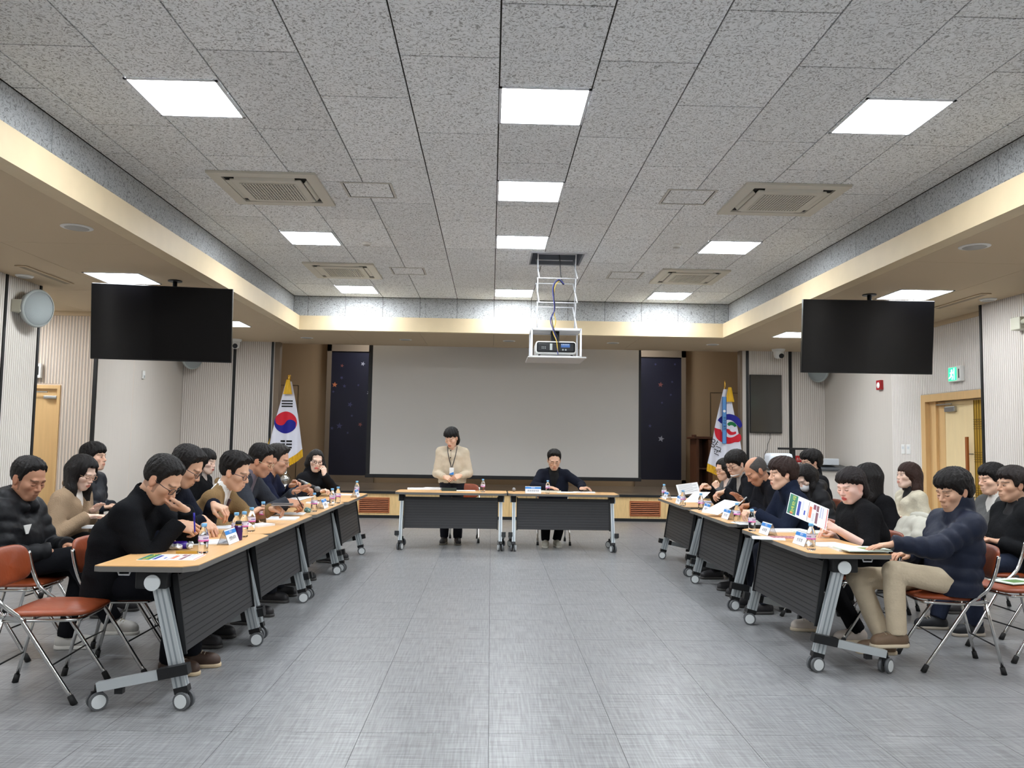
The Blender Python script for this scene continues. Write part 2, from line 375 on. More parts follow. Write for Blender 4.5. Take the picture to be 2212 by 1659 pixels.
# ---- stage
SZ = 0.468; SY = 14.1
mb = MB(); mb.box((-3.93, SY+0.02, 0), (4.62, 14.62, SZ-0.02)).box((-5.2, 14.62, 0), (6.0, 16.7, SZ-0.02)); stage = thing('stage', 'raised stage with a maple panelled front behind the head tables', 'stage'); stage['kind'] = 'structure'
mb.build('platform', m_joint, stage)
mb = MB(); mb.box((-3.93, SY-0.015, SZ-0.02), (4.62, 14.62, SZ)).box((-5.2, 14.62, SZ-0.02), (6.0, 16.7, SZ)); mb.build('stage_top', m_stagef, stage)
mb = MB(); mb.box((-3.93, SY-0.035, SZ-0.045), (4.62, SY-0.012, SZ-0.005)); mb.build('nosing', m_black, stage)
mb = MB(); mb.box((-3.93, SY-0.012, 0), (4.62, SY+0.01, 0.05)); mb.build('plinth', m_black, stage)
VENTS = ((-2.27, -1.76), (2.47, 2.99))
x = -3.93; ed = []
while x < 4.62: ed.append(x); x += 0.305
ed.append(4.62)
for a, b_ in zip(ed, ed[1:]):
    o = MB(); o.box((a+0.002, SY-0.006, 0.05), (b_-0.002, SY+0.012, SZ-0.045)); o.build('front_panel', m_oak, stage)
for (a, b_) in VENTS:
    v = MB(); v.box((a, SY-0.012, 0.10), (b_, SY-0.005, 0.345)); v = v.build('vent', m_ventd, stage)
    fr = MB(); fr.box((a-0.012, SY-0.02, 0.09), (a+0.006, SY-0.004, 0.355)).box((b_-0.006, SY-0.02, 0.09), (b_+0.012, SY-0.004, 0.355)).box((a, SY-0.02, 0.338), (b_, SY-0.004, 0.355)).box((a, SY-0.02, 0.09), (b_, SY-0.004, 0.107)); fr.build('vent_frame', m_vent, v)
    for k in range(7):
        sl = MB(); sl.obox((0, 0, 0), b_-a-0.02, 0.02, 0.013, RX(-0.5), m_vent); sl.build('slat', None, v, ((a+b_)/2, SY-0.014, 0.123+k*0.033))
# stage back wall with starry banners either side
SBY = 16.8
mb = MB(); mb.box((-5.4, SBY+0.02, 0), (6.2, SBY+0.1, 3.9)); wall_stage = tag(mb.build('wall_stage', m_brown), kind='structure')
mb = MB(); mb.box((-5.3, 14.5, 0), (-5.2, 17, 3.9)).box((6.0, 14.5, 0), (6.1, 17, 3.9)).box((-5.4, 14.6, 3.85), (6.2, 17, 3.95)); mb.build('stage_side', m_brown, wall_stage)
for (x0, x1, z0) in ((-5.2, -4.05, 2.46), (4.64, 5.7, 2.46)):
    q = MB(); q.box((x0, SBY+0.012, z0), (x1, SBY+0.019, z0+0.008)); xx = x1 if x0 < 0 else x0; q.box((xx-0.004, SBY+0.012, SZ), (xx+0.004, SBY+0.019, z0)); q.build('hidden_door_joint', m_joint, wall_stage)
def star_banner(x0, x1, stars, side, label):
    t_ = thing('star_banner', label, 'banner', (0, 0, 0)); SBY = 16.75
    z0, z1 = 0.612, 3.19
    q = MB(); q.box((x0, SBY-0.02, z0), (x1, SBY, z1)); q.build('panel', m_navyb, t_)
    q = MB()
    xo = x0-0.09 if side < 0 else x1; xi = x0 if side < 0 else x1+0.09
    q.box((xo, SBY-0.05, SZ), (xi, SBY+0.008, 3.45)); q.box((min(xo, x0), SBY-0.05, SZ), (max(xi, x1), SBY+0.008, z0)); q.box((min(xo, x0), SBY-0.05, z1), (max(xi, x1), SBY+0.008, 3.42)); q.build('surround', m_frame, t_)
    for (px, py, r, c) in stars:
        p = at_y(px, py, SBY-0.021); r *= 0.0098
        poly = []
        a0 = random.uniform(0, 1)
        for k in range(10): rr = r if k % 2 == 0 else r*0.45; poly.append((rr*math.sin(a0+k*math.pi/5), rr*math.cos(a0+k*math.pi/5)))
        T = Matrix.Translation((p[0], SBY-0.0205, p[2])) @ Matrix.Rotation(math.pi/2, 4, 'X')
        s_ = MB(); s_.prism(poly, 0.002, mat('star_%d' % c, ((150, 150, 160), (190, 110, 70), (60, 58, 92), (120, 70, 66))[c], 0.6), T); s_.build('star', None, t_)
m_navyb = mat('navy_banner', (15, 14, 34), 0.55, noise=0.25, nscale=1.2)
star_banner(-3.36, -2.42, [(784, 786, 5, 0), (739, 790, 4, 3), (738, 816, 4, 2), (723, 831, 6, 1), (797, 849, 5, 0), (756, 874, 6, 2), (733, 920, 7, 2), (778, 917, 5, 3), (717, 925, 4, 2), (751, 935, 3, 2), (760, 898, 3, 2), (744, 834, 4, 2), (720, 846, 3, 2), (774, 832, 3, 2)], -1, 'tall navy star printed banner left of the projection screen')
star_banner(3.02, 4.0, [(1427, 831, 6, 3), (1428, 948, 7, 0), (1449, 853, 3, 2), (1430, 870, 3, 2), (1416, 787, 3, 2), (1458, 787, 3, 2), (1452, 825, 3, 2), (1404, 920, 4, 2)], 1, 'tall navy star printed banner right of the projection screen')
# projection screen
SCY = 15.0
t_ = thing('projection_screen', 'large grey pull-down projection screen with black borders above the stage', 'screen')
q = MB(); q.box((-2.245, SCY, 0.72), (2.775, SCY+0.004, 3.2)); q.build('screen_fabric', mat('screen_fabric', (206, 203, 198), 0.9), t_)
for a, b_ in ((-2.32, -2.245), (2.775, 2.82)): q = MB(); q.box((a, SCY+0.001, 0.70), (b_, SCY+0.005, 3.2)); q.build('border', m_blackp, t_)
q = MB(); q.box((-2.33, SCY-0.02, 0.655), (2.83, SCY+0.03, 0.722), None, 0.008); q.build('weight_bar', m_blackp, t_)
q = MB(); q.box((-2.4, SCY-0.06, 3.2), (2.9, SCY+0.1, 3.36)); q.build('casing', m_white, t_)

# ---- door_1 (left, behind the pillar) and door_2 (right, double with brass fretwork)
m_door = mat('door_veneer', (214, 176, 122), 0.5, noise=0.04, nscale=5, stretch=(8, 8, 0.5))
m_door2 = mat('door_cream', (232, 208, 160), 0.5, noise=0.03, nscale=5, stretch=(8, 8, 0.5))
m_steel = mat('brushed_steel', (170, 172, 172), 0.35, 0.9)
m_brass = mat('brass', (196, 158, 62), 0.4, 0.35)
m_bronze = mat('bronze_lattice', (122, 94, 30), 0.4, 0.3)
mb = MB(); mb.box((-6.41, 11.33, 0), (-6.06, 11.37, 2.0)); d1 = tag(mb.build('door_1', m_door), kind='structure')
q = MB(); q.box((-6.43, 11.28, 2.0), (-6.02, 11.4, 2.05)).box((-6.06, 11.28, 0), (-6.02, 11.4, 2.0)); q.build('frame', m_door, d1)
q = MB(); q.box((-6.24, 11.27, 1.86), (-6.06, 11.33, 1.90), None, 0.005); q.box((-6.40, 11.25, 1.945), (-6.18, 11.27, 1.96)); q.build('door_closer', m_steel, d1)
mb = MB(); mb.box((DX+0.09, 9.3, 0), (DX+0.13, 10.74, 2.0)); d2 = tag(mb.build('door_2', m_door2), kind='structure')
q = MB(); q.box((DX-0.012, 11.06, 0), (DX+0.2, 11.17, 2.01)).box((DX-0.012, 9.3, 2.01), (DX+0.2, 11.17, 2.11)).box((DX+0.05, 10.90, 0), (DX+0.2, 11.06, 2.01)).box((DX+0.085, 10.74, 0), (DX+0.2, 10.90, 2.0)); q.build('frame', m_door, d2)
for (a, b_) in ((9.90, 10.09), (9.66, 9.85)):
    q = MB(); q.box((DX+0.083, a, 0.03), (DX+0.09, b_, 1.99)); fr = q.build('brass_strip', m_brass, d2)
    l = MB()
    for k in range(4): yy = a+0.012+k*(b_-a-0.03)/3; l.box((DX+0.077, yy, 0.03), (DX+0.084, yy+0.006, 1.99))
    for z0 in (0.25, 0.75, 1.2, 1.62):
        for k in range(5): l.box((DX+0.076, a+0.004, z0+k*0.03), (DX+0.084, b_-0.004, z0+k*0.03+0.007))
    l.build('fretwork', m_bronze, fr)
m_pull = mat('pull_wood', (150, 86, 40), 0.45)
for yy in (10.10, 9.57):
    q = MB(); q.box((DX-0.005, yy, 0.55), (DX+0.022, yy+0.045, 1.52), None, 0.004); h = q.build('pull_handle', m_pull, d2)
    q = MB(); q.cyl((DX+0.02, yy+0.02, 0.75), (DX+0.09, yy+0.02, 0.75), 0.009).cyl((DX+0.02, yy+0.02, 1.3), (DX+0.09, yy+0.02, 1.3), 0.009); q.build('standoff', m_steel, h)
q = MB(); q.box((DX+0.05, 10.46, 1.86), (DX+0.09, 10.70, 1.93), None, 0.006); q.box((DX+0.03, 10.5, 1.955), (DX+0.05, 10.86, 1.97)); q.build('door_closer', m_steel, d2)

# ---- ceiling lamps
m_lamp = mat('led_diffuser', (243, 249, 255), 0.6, emit=LAMP)
m_lampf = mat('lamp_frame', (222, 224, 228), 0.5)
def ceil_light(x, y, z, label):
    t_ = thing('ceiling_light', label, 'light', (x, y, z), 0, 'square LED ceiling panels')
    q = MB(); s = 0.3
    q.box((-s, -s, -0.006), (-s+0.018, s, 0.0)).box((s-0.018, -s, -0.006), (s, s, 0.0)).box((-s, -s, -0.006), (s, -s+0.018, 0)).box((-s, s-0.018, -0.006), (s, s, 0)); q.build('frame', m_lampf, t_)
    q = MB(); q.box((-s+0.016, -s+0.016, -0.003), (s-0.016, s-0.016, 0.0)); q.build('diffuser', m_lamp, t_)
names = {0: 'middle row', 1: 'left row', 2: 'right row'}
nth = ['nearest', 'second', 'third', 'farthest']
for k, y in enumerate((5.31, 7.17, 9.05, 12.23)):
    ceil_light(X0+0.3, y, CEIL-0.001, ('square white light panel in the middle row of the raised ceiling, %s from the camera' % nth[k]) if k != 2 else 'square white light panel right beside the projector lift opening')
for side, x in (('left', -2.1), ('right', 2.725)):
    for k, y in enumerate((5.33, 9.08, 12.2)):
        ceil_light(x, y, CEIL-0.001, ['large square white light panel in the %s row of the raised ceiling, nearest', 'square white light panel between the two air conditioners in the %s row', 'small looking white light panel at the far end of the %s row'][k] % side)
    ceil_light(x, 1.5, CEIL-0.001, 'white light panel of the %s row above the camera, out of frame' % side)
    ceil_light(x, -1.8, CEIL-0.001, 'white light panel of the %s row behind the camera, out of frame' % side)
ceil_light(X0+0.3, 3.2, CEIL-0.001, 'white light panel of the middle row above the camera, out of frame')
ceil_light(X0+0.3, 0.2, CEIL-0.001, 'white light panel of the middle row straight over the camera, out of frame')
for side, x in (('left', -4.07), ('right', 4.73)):
    ceil_light(x, 8.78, SOF-0.001, 'white light panel in the low soffit above the %s television' % side)
    ceil_light(x, 12.2, SOF-0.001, 'white light panel in the low soffit past the %s television' % side)
    ceil_light(x, 5.3, SOF-0.001, 'white light panel in the low %s soffit beside the tables, out of frame' % side)
    ceil_light(x, 2.0, SOF-0.001, 'white light panel in the low %s soffit by the camera, out of frame' % side)

for x, sd in ((-2.2, 'left'), (2.8, 'right')): ceil_light(x, 15.9, 3.84, 'added fill light panel above the %s half of the stage, hidden behind the header' % sd)  # unseen panels added over the stage to brighten its back wall and screen

ceil_light(-6.75, 10.25, SOF-0.001, 'added fill light panel in the alcove by the left door, hidden behind the pillar')  # unseen panel added to brighten the alcove and its door
# ================================================================ FIXTURES ON CEILING AND WALLS
m_acb = mat('ac_plastic', (206, 202, 190), 0.45)
m_acd = mat('ac_dark', (40, 40, 38), 0.7)
def cassette(x0, x1, y0, y1, open_, label):   # open_: side whose slot stands open (+1 right, -1 left, 0 shut)
    t_ = thing('air_conditioner', label, 'air conditioner', ((x0+x1)/2, (y0+y1)/2, CEIL-0.001), 0, 'ceiling cassette air conditioners')
    w, d = (x1-x0)/2, (y1-y0)/2
    q = MB()   # face plate with four slots left open
    q.box((-w, -d, -0.022), (w, -d+0.10, 0)).box((-w, d-0.10, -0.022), (w, d, 0)).box((-w, -d+0.10, -0.022), (-w+0.10, d-0.10, 0)).box((w-0.10, -d+0.10, -0.022), (w, d-0.10, 0))
    q.build('face_plate', m_acb, t_)
    q = MB(); q.box((-w+0.09, -d+0.09, -0.004), (w-0.09, d-0.09, -0.001)); q.build('slot_cavity', m_acd, t_)
    iw, idp = w-0.155, d-0.155
    q = MB(); q.box((-iw, -idp, -0.034), (iw, idp, -0.012), None, 0.012); inner = q.build('grille_panel', m_acb, t_)
    gw, gd = iw-0.075, idp-0.075
    q = MB(); q.box((-gw, -gd, -0.0355), (gw, gd, -0.033)); g_ = q.build('intake', m_acd, t_)
    l = MB(); n = 18
    for k in range(n+1): u = -gw+2*gw*k/n; l.box((u-0.006, -gd, -0.040), (u+0.006, gd, -0.034))
    for k in range(n-3): v = -gd+2*gd*k/(n-4); l.box((-gw, v-0.0045, -0.039), (gw, v+0.0045, -0.0345))
    o = l.build('grille', m_acb, g_); o['kind'] = 'stuff'
    for k, (a, b_) in enumerate((((-iw+0.05, -d+0.105), (iw-0.05, -d+0.15)), ((-iw+0.05, d-0.15), (iw-0.05, d-0.105)), ((-w+0.105, -idp+0.05), (-w+0.15, idp-0.05)), ((w-0.15, -idp+0.05), (w-0.105, idp-0.05)))):
        q = MB()
        if open_ and k in (0, 3 if open_ > 0 else 2):
            if k == 0: q.obox(((a[0]+b_[0])/2, (a[1]+b_[1])/2, -0.018), b_[0]-a[0], 0.04, 0.006, RX(-0.9))
            else: q.obox(((a[0]+b_[0])/2, (a[1]+b_[1])/2, -0.018), 0.04, b_[1]-a[1], 0.006, RY(-0.9 if k == 3 else 0.9))
        else: q.box((a[0], a[1], -0.02), (b_[0], b_[1], -0.014))
        q.build('louver', m_acb, t_)
cassette(-2.50, -1.56, 6.79, 7.72, 1, 'beige ceiling cassette air conditioner with open louvers, left, nearest the camera')
cassette(-2.50, -1.58, 10.33, 11.28, 0, 'beige ceiling cassette air conditioner with closed louvers, farther left one')
cassette(2.19, 3.12, 6.76, 7.69, -1, 'beige ceiling cassette air conditioner with open louvers, right, nearest the camera')
cassette(2.21, 3.11, 10.26, 11.19, 0, 'beige ceiling cassette air conditioner with closed louvers, farther right one')
def hatch(x0, x1, y0, y1, label):
    t_ = thing('access_hatch', label, 'hatch', (x0, y0, CEIL-0.001), 0, 'square ceiling access hatches'); w, d = x1-x0, y1-y0
    q = MB(); e = 0.022
    q.box((0, 0, -0.005), (w, e, 0)).box((0, d-e, -0.005), (w, d, 0)).box((0, e, -0.005), (e, d-e, 0)).box((w-e, e, -0.005), (w, d-e, 0)); q.build('frame', mat('hatch_frame', (196, 194, 188), 0.5), t_)
    q = MB(); q.box((e+0.009, e+0.009, -0.003), (w-e-0.009, d-e-0.009, 0)); q.build('panel', m_tile, t_); q = MB(); q.box((0.002, 0.002, -0.001), (w-0.002, d-0.002, 0)); q.build('shadow_gap', m_joint, t_)
hatch(-1.39, -0.93, 7.02, 7.47, 'square access hatch beside the nearer left air conditioner')
hatch(-1.40, -0.93, 10.54, 10.99, 'square access hatch beside the farther left air conditioner')
hatch(1.556, 2.01, 7.0, 7.45, 'square access hatch beside the nearer right air conditioner')
hatch(1.56, 2.02, 10.52, 10.98, 'square access hatch beside the farther right air conditioner')
def disc(name, label, cat, x, y, z, r, h, m, group, core=None):
    t_ = thing(name, label, cat, (x, y, z), 0, group)
    q = MB(); q.lathe([(0, -h), (r*0.8, -h), (r, -h*0.3), (r, 0)], n=24); q.build('rim', m, t_)
    q = MB(); q.lathe([(0, -h-0.002), (r*0.74, -h-0.002), (r*0.76, -h+0.001)], n=24); q.build('grille', core or mat('speaker_mesh', (178, 176, 170), 0.8), t_)
for a, b_, l in ((-1.494, 9.23, 'left of the middle lights'), (2.10, 9.02, 'right of the projector lift')): disc('smoke_detector', 'small white round smoke detector on the raised ceiling %s' % l, 'detector', a, b_, CEIL-0.001, 0.055, 0.03, m_white, 'smoke detectors')
disc('ceiling_speaker', 'round flush ceiling speaker in the left soffit', 'speaker', -3.475, 6.63, SOF-0.001, 0.125, 0.008, m_white, 'flush soffit speakers')
disc('ceiling_speaker', 'round flush ceiling speaker in the right soffit', 'speaker', 4.09, 6.60, SOF-0.001, 0.125, 0.008, m_white, 'flush soffit speakers')
for a, b_, l in ((-3.2, 13.75, 'leftmost of the row above the stage front'), (-1.506, 13.75, 'second from the left in the row above the stage front'), (0.282, 13.65, 'in the middle of the row above the stage front'), (2.076, 13.65, 'fourth in the row above the stage front, past the projector'), (3.80, 13.62, 'rightmost of the row above the stage front')):
    disc('downlight', 'small round recessed soffit downlight %s' % l, 'light', a, b_, SOF-0.001, 0.11, 0.006, m_white, 'soffit downlights')
for a, b_, l in ((-5.12, 8.75, 'left pillar'), (5.69, 8.95, 'right pillar')): disc('soffit_detector', 'white round detector on the soffit beside the %s' % l, 'detector', a, b_, SOF-0.001, 0.09, 0.02, m_white, 'soffit detectors')
for a, y0, y1, l in ((-4.85, 8.2, 9.15, 'left'), (5.45, 8.6, 9.6, 'right')):
    t_ = thing('air_slot', 'long narrow beige air slot in the %s soffit' % l, 'vent', (a, y0, SOF-0.001), 0, 'soffit air slots')
    q = MB(); q.box((-0.06, 0, -0.012), (0.06, y1-y0, 0), None, 0.004); q.build('frame', m_soffit, t_)
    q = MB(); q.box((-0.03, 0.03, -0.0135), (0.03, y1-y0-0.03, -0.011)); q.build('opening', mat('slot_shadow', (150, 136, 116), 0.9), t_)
# ---- hanging televisions
m_scr = mat('tv_glass', (7, 7, 9), 0.05, spec=0.4)
m_bez = mat('tv_bezel', (12, 12, 13), 0.3)
def tv_hang(cx, cy, rz, label):
    t_ = thing('television', label, 'television', (cx, cy, SOF-0.001), rz)
    z1, z0 = 3.0-SOF, 2.185-SOF; w = 0.727
    TR = Matrix.Translation((0, 0, (z0+z1)/2)) @ Matrix.Rotation(math.radians(6), 4, 'X') @ Matrix.Translation((0, 0, -(z0+z1)/2))   # the set tips a little towards the seats
    for a, b_, bv, nm_, m_ in (((-w, -0.02, z0), (w, 0.03, z1), 0.005, 'bezel', m_bez), ((-w+0.008, -0.0225, z0+0.014), (w-0.008, -0.0195, z1-0.008), 0, 'screen', m_scr), ((-0.3, 0.03, z0+0.2), (0.3, 0.07, z1-0.1), 0.01, 'back_housing', m_bez)):
        q = MB(); q.box(a, b_, None, bv); q.bm.transform(TR); q.build(nm_, m_, t_)
    q = MB(); q.cyl((0.08, 0.11, z0+0.3), (0.08, 0.11, 0), 0.024).box((-0.1, 0.07, z0+0.3), (0.2, 0.10, z0+0.45)); q.build('mount_pole', m_black, t_)
    q = MB(); q.cyl((0.08, 0.11, -0.012), (0.08, 0.11, 0), 0.075, n=20); q.build('mount_plate', m_black, t_)
tv_hang(-3.60, 8.74, 0.14, 'large black television hanging from the soffit on the left')
tv_hang(4.165, 8.72, -0.03, 'large black television hanging from the soffit on the right')
t_ = thing('wall_television', 'black television mounted upright on the ribbed wall by the stage', 'television', (4.99, YF-0.002, 2.12))
q = MB(); q.box((-0.29, -0.06, -0.53), (0.29, -0.012, 0.53), None, 0.004); q.build('bezel', m_bez, t_)
q = MB(); q.box((-0.28, -0.0625, -0.515), (0.28, -0.059, 0.52)); q.build('screen', mat('tv_glass_grey', (60, 58, 54), 0.15, spec=0.6), t_)
q = MB(); q.tube([(0.08, -0.02, -0.53), (0.085, -0.022, -0.62), (0.04, -0.02, -0.72), (0.03, -0.02, -0.82), (-0.02, -0.02, -0.9), (-0.03, -0.02, -1.0)], 0.004, 6); q.build('cable', m_black, t_)
# ---- round wall speakers
m_spk = mat('speaker_grey', (160, 165, 162), 0.6); m_mesh = mat('speaker_grille', (140, 146, 145), 0.8, bump=0.4, bscale=260)
def wall_speaker(label, c, ax, br):
    t_ = thing('wall_speaker', label, 'speaker', c, 0, 'round wall speakers'); A = Vector(ax).to_track_quat('Z', 'Y').to_matrix()
    q = MB(); q.lathe([(0.02, -0.13), (0.12, -0.12), (0.19, -0.06), (0.215, 0.0), (0.205, 0.015), (0.19, 0.02)], n=28, axis=A); q.build('shell', m_spk, t_)
    q = MB(); q.lathe([(0.0, 0.045), (0.10, 0.04), (0.17, 0.028), (0.192, 0.012)], n=28, axis=A); q.build('grille', m_mesh, t_)
    q = MB(); b0 = Vector(br); q.box(b0-Vector((0.05, 0.08, 0.07)), b0+Vector((0.06, 0.08, 0.07)), None, 0.01); q.cyl(b0, A @ Vector((0, 0, -0.1)), 0.03); q.build('bracket', mat('bracket_ivory', (200, 198, 180), 0.5), t_)
wall_speaker('round grey speaker on a bracket on the left ribbed pillar', (-5.10, 9.0, 2.77), (0.95, -0.32, -0.12), (-0.13, -0.12, 0.0))
wall_speaker('round grey speaker on the right ribbed pillar, mostly cut off by the frame', (5.62, 7.95, 2.80), (-0.95, -0.3, -0.1), (0.17, 0.62, -0.05))
wall_speaker('round grey speaker half hidden below the left hanging television', (-5.27, 14.12, 2.75), (0.85, -0.55, -0.1), (0, 0.24, 0))
wall_speaker('round grey speaker half hidden below the right hanging television', (5.84, 14.12, 2.72), (-0.85, -0.55, -0.1), (0, 0.24, 0))
def dome(label, x, y):
    t_ = thing('security_camera', label, 'camera', (x, y, SOF-0.001), 0, 'dome cameras')
    q = MB(); q.lathe([(0, -0.04), (0.10, -0.04), (0.115, -0.02), (0.115, 0)], n=20); q.build('base', m_white, t_)
    q = MB(); q.lathe([(0.02, -0.17), (0.07, -0.15), (0.085, -0.09), (0.085, -0.04)], n=18); q.build('housing', m_white, t_)
    q = MB(); q.cyl((0.02, -0.05, -0.12), (0.03, -0.092, -0.13), 0.042, n=16); q.build('lens', m_blackp, t_)
dome('white dome camera under the left soffit beside the television', -4.55, 14.15); dome('white dome camera under the right soffit above the upright television', 5.12, 14.1)
# ---- exit signs, alarm, switches
m_green = mat('exit_green', (24, 170, 96), 0.5, emit=1.6); m_glow = mat('exit_white', (235, 250, 240), 0.5, emit=2.2)
def exit_sign(label, T):
    t_ = thing('exit_sign', label, 'sign', (0, 0, 0), 0, 'green exit signs'); t_.matrix_world = T
    q = MB(); q.box((-0.14, 0.0, -0.10), (0.14, 0.05, 0.10), None, 0.006); q.build('housing', m_white, t_)
    q = MB(); q.box((-0.13, -0.004, -0.085), (0.05, 0.002, 0.085)); s_ = q.build('sign_face', m_green, t_)
    q = MB(); q.box((0.09, -0.003, -0.06), (0.11, 0.001, 0.06)); q.build('test_slot', m_blackp, t_)
    q = MB(); Ry = lambda a: RY(a)   # running figure and doorway
    q.cyl((-0.05, -0.005, 0.048), (-0.05, -0.007, 0.048), 0.013, n=12)
    for (a, b_, wd) in (((-0.05, 0.03), (-0.062, -0.01), 0.02), ((-0.062, -0.01), (-0.035, -0.035), 0.013), ((-0.035, -0.035), (-0.042, -0.068), 0.012), ((-0.062, -0.01), (-0.085, -0.04), 0.013), ((-0.085, -0.04), (-0.11, -0.05), 0.011), ((-0.05, 0.028), (-0.025, 0.012), 0.01), ((-0.025, 0.012), (-0.012, 0.026), 0.009), ((-0.055, 0.026), (-0.082, 0.016), 0.01)):
        d = Vector((b_[0]-a[0], 0, b_[1]-a[1])); L_ = d.length; ang = math.atan2(d.z, d.x)
        q.obox(((a[0]+b_[0])/2, -0.006, (a[1]+b_[1])/2), L_+wd*0.6, 0.002, wd, RY(-ang))
    q.box((-0.001, -0.007, -0.075), (0.008, -0.005, 0.075)); o = q.build('pictogram', m_glow, s_); o['kind'] = 'stuff'
exit_sign('green running-man exit sign on the right wall above the double door', Matrix.Translation((6.09, 10.25, 2.34)) @ Matrix.Rotation(-math.pi/2, 4, 'Z') @ Matrix.Translation((0, -0.05, 0)))
exit_sign('green exit sign half hidden by the left pillar, above the wooden door', Matrix.Translation((-6.41, 11.225, 2.245)))
t_ = thing('fire_alarm', 'red fire alarm box with a white round strobe on the right wall', 'alarm', (6.1, 12.33, 2.34))
q = MB(); q.box((-0.05, -0.07, -0.075), (0, 0.07, 0.075), None, 0.006); q.build('housing', mat('alarm_red', (168, 28, 34), 0.4), t_)
q = MB(); q.lathe([(0, 0.01), (0.04, 0.006), (0.048, 0)], c=(-0.051, 0.0, -0.005), n=16, axis=RY(-math.pi/2)); q.build('strobe', m_white, t_)
for y, l in ((11.68, 'farther'), (11.53, 'nearer')):
    t_ = thing('light_switch', 'white wall switch plate by the right door, the %s of the two' % l, 'switch', (6.098, y, 1.345), 0, 'wall switches')
    q = MB(); q.box((-0.012, -0.05, -0.07), (0, 0.05, 0.07), None, 0.003); q.build('plate', m_white, t_)
    q = MB(); q.box((-0.016, -0.028, 0.002), (-0.011, -0.004, 0.04)).box((-0.016, 0.004, 0.002), (-0.011, 0.028, 0.04)); o = q.build('rocker', mat('switch_rocker', (210, 214, 216), 0.4), t_); o['kind'] = 'stuff'
t_ = thing('wall_sensor', 'small white rectangular sensor high on the plain left wall', 'sensor', (-5.548, 12.79, 2.33))
q = MB(); q.box((0, -0.035, -0.065), (0.03, 0.035, 0.065), None, 0.006); q.build('housing', m_white, t_)
q = MB(); q.box((0.029, -0.02, -0.05), (0.032, 0.02, -0.01)); q.build('sensor_window', m_spk, t_)
t_ = thing('extinguisher_sign', 'small red and white fire extinguisher sign on the wall behind the seated guests', 'sign', (5.63, YF-0.01, 1.0))
q = MB(); q.box((-0.11, -0.006, -0.19), (0.11, 0, 0.19)); q.build('plate', mat('sign_red', (176, 36, 34), 0.5), t_)
q = MB(); q.box((-0.085, -0.008, -0.17), (0.085, -0.0055, 0.07)); q.build('pictogram_field', m_white, t_)
q = MB(); q.box((-0.03, -0.010, -0.14), (0.03, -0.0075, 0.0), None, 0.001); q.cyl((0, -0.009, 0.0), (0, -0.009, 0.035), 0.012).box((0.0, -0.010, 0.02), (0.06, -0.0075, 0.032)); o = q.build('pictogram', mat('sign_red', (176, 36, 34)), t_); o['kind'] = 'stuff'
link('lettering', text_me('소화기', 0.06, m_white, 0.001), t_, (0, -0.008, 0.125), (math.pi/2, 0, 0))
# ---- projector on its scissor lift
t_ = thing('projector_lift', 'white scissor lift with an open metal cage hanging from the ceiling hatch', 'lift', (0.775, 9.85, CEIL))
hx = 0.325
q = MB()
for (a, b_) in (((-hx, -0.335, 0), (-hx+0.02, 0.34, 0.3)), ((hx-0.02, -0.335, 0), (hx, 0.34, 0.3)), ((-hx, -0.335, 0), (hx, -0.32, 0.3)), ((-hx, 0.325, 0), (hx, 0.34, 0.3)), ((-hx, -0.335, 0.29), (hx, 0.34, 0.31))): q.box(a, b_)
q.build('ceiling_box', mat('lift_grey', (120, 124, 132), 0.5), t_)
q = MB(); e = 0.025
for (a, b_) in (((-hx-e, -0.335-e, -0.012), (hx+e, -0.335, 0.0)), ((-hx-e, 0.34, -0.012), (hx+e, 0.34+e, 0)), ((-hx-e, -0.335, -0.012), (-hx, 0.34, 0)), ((hx, -0.335, -0.012), (hx+e, 0.34, 0))): q.box(a, b_)
q.build('hatch_trim', m_wmetal, t_)
zt, zb = 2.746-CEIL, 2.405-CEIL; fy0, fy1 = -0.19, 0.25; fx = 0.30
q = MB(); w_ = 0.022
for sx_ in (-1, 1):
    for yy in (fy0, fy1): q.box((sx_*fx-w_/2, yy-w_/2, zb), (sx_*fx+w_/2, yy+w_/2, zt))
    for zz in (zb, zt): q.box((sx_*fx-w_/2, fy0, zz-w_/2), (sx_*fx+w_/2, fy1, zz+w_/2))
for yy in (fy0, fy1): q.box((-fx, yy-w_/2, zb-w_/2), (fx, yy+w_/2, zb+w_/2)); q.box((-fx, yy-w_/2, zt-0.015), (fx, yy+w_/2, zt+w_/2))
q.build('cage', m_wmetal, t_)
q = MB(); q.box((-fx, fy0, zt-0.004), (fx, fy1, zt+0.004)); q.build('cage_roof', m_wmetal, t_)
q = MB(); q.box((-0.35, -0.36, zb-0.028), (0.35, 0.34, zb-0.013)); q.build('cover_plate', mat('cover_plate', (196, 194, 192), 0.6), t_)
zs = [0.02-0.302*k for k in range(4)]; q = MB()
for sx_ in (-0.235, 0.235):
    for k in range(3):
        za, zc = zs[k], zs[k+1] if k < 2 else zt
        for d_ in (-1, 1):
            q.cyl((sx_, d_*0.17, za), (sx_+0.02, -d_*0.17, zc), 0.0085, n=6)
for zz in zs[:3]:
    for yy in (-0.17, 0.17): q.cyl((-0.245, yy, zz), (0.245, yy, zz), 0.007, n=6)
o = q.build('scissor_arms', m_wmetal, t_); o['kind'] = 'stuff'
m_cab = {'black': m_black, 'blue': mat('cable_blue', (46, 52, 120), 0.5), 'yellow': mat('cable_yellow', (190, 160, 60), 0.5)}
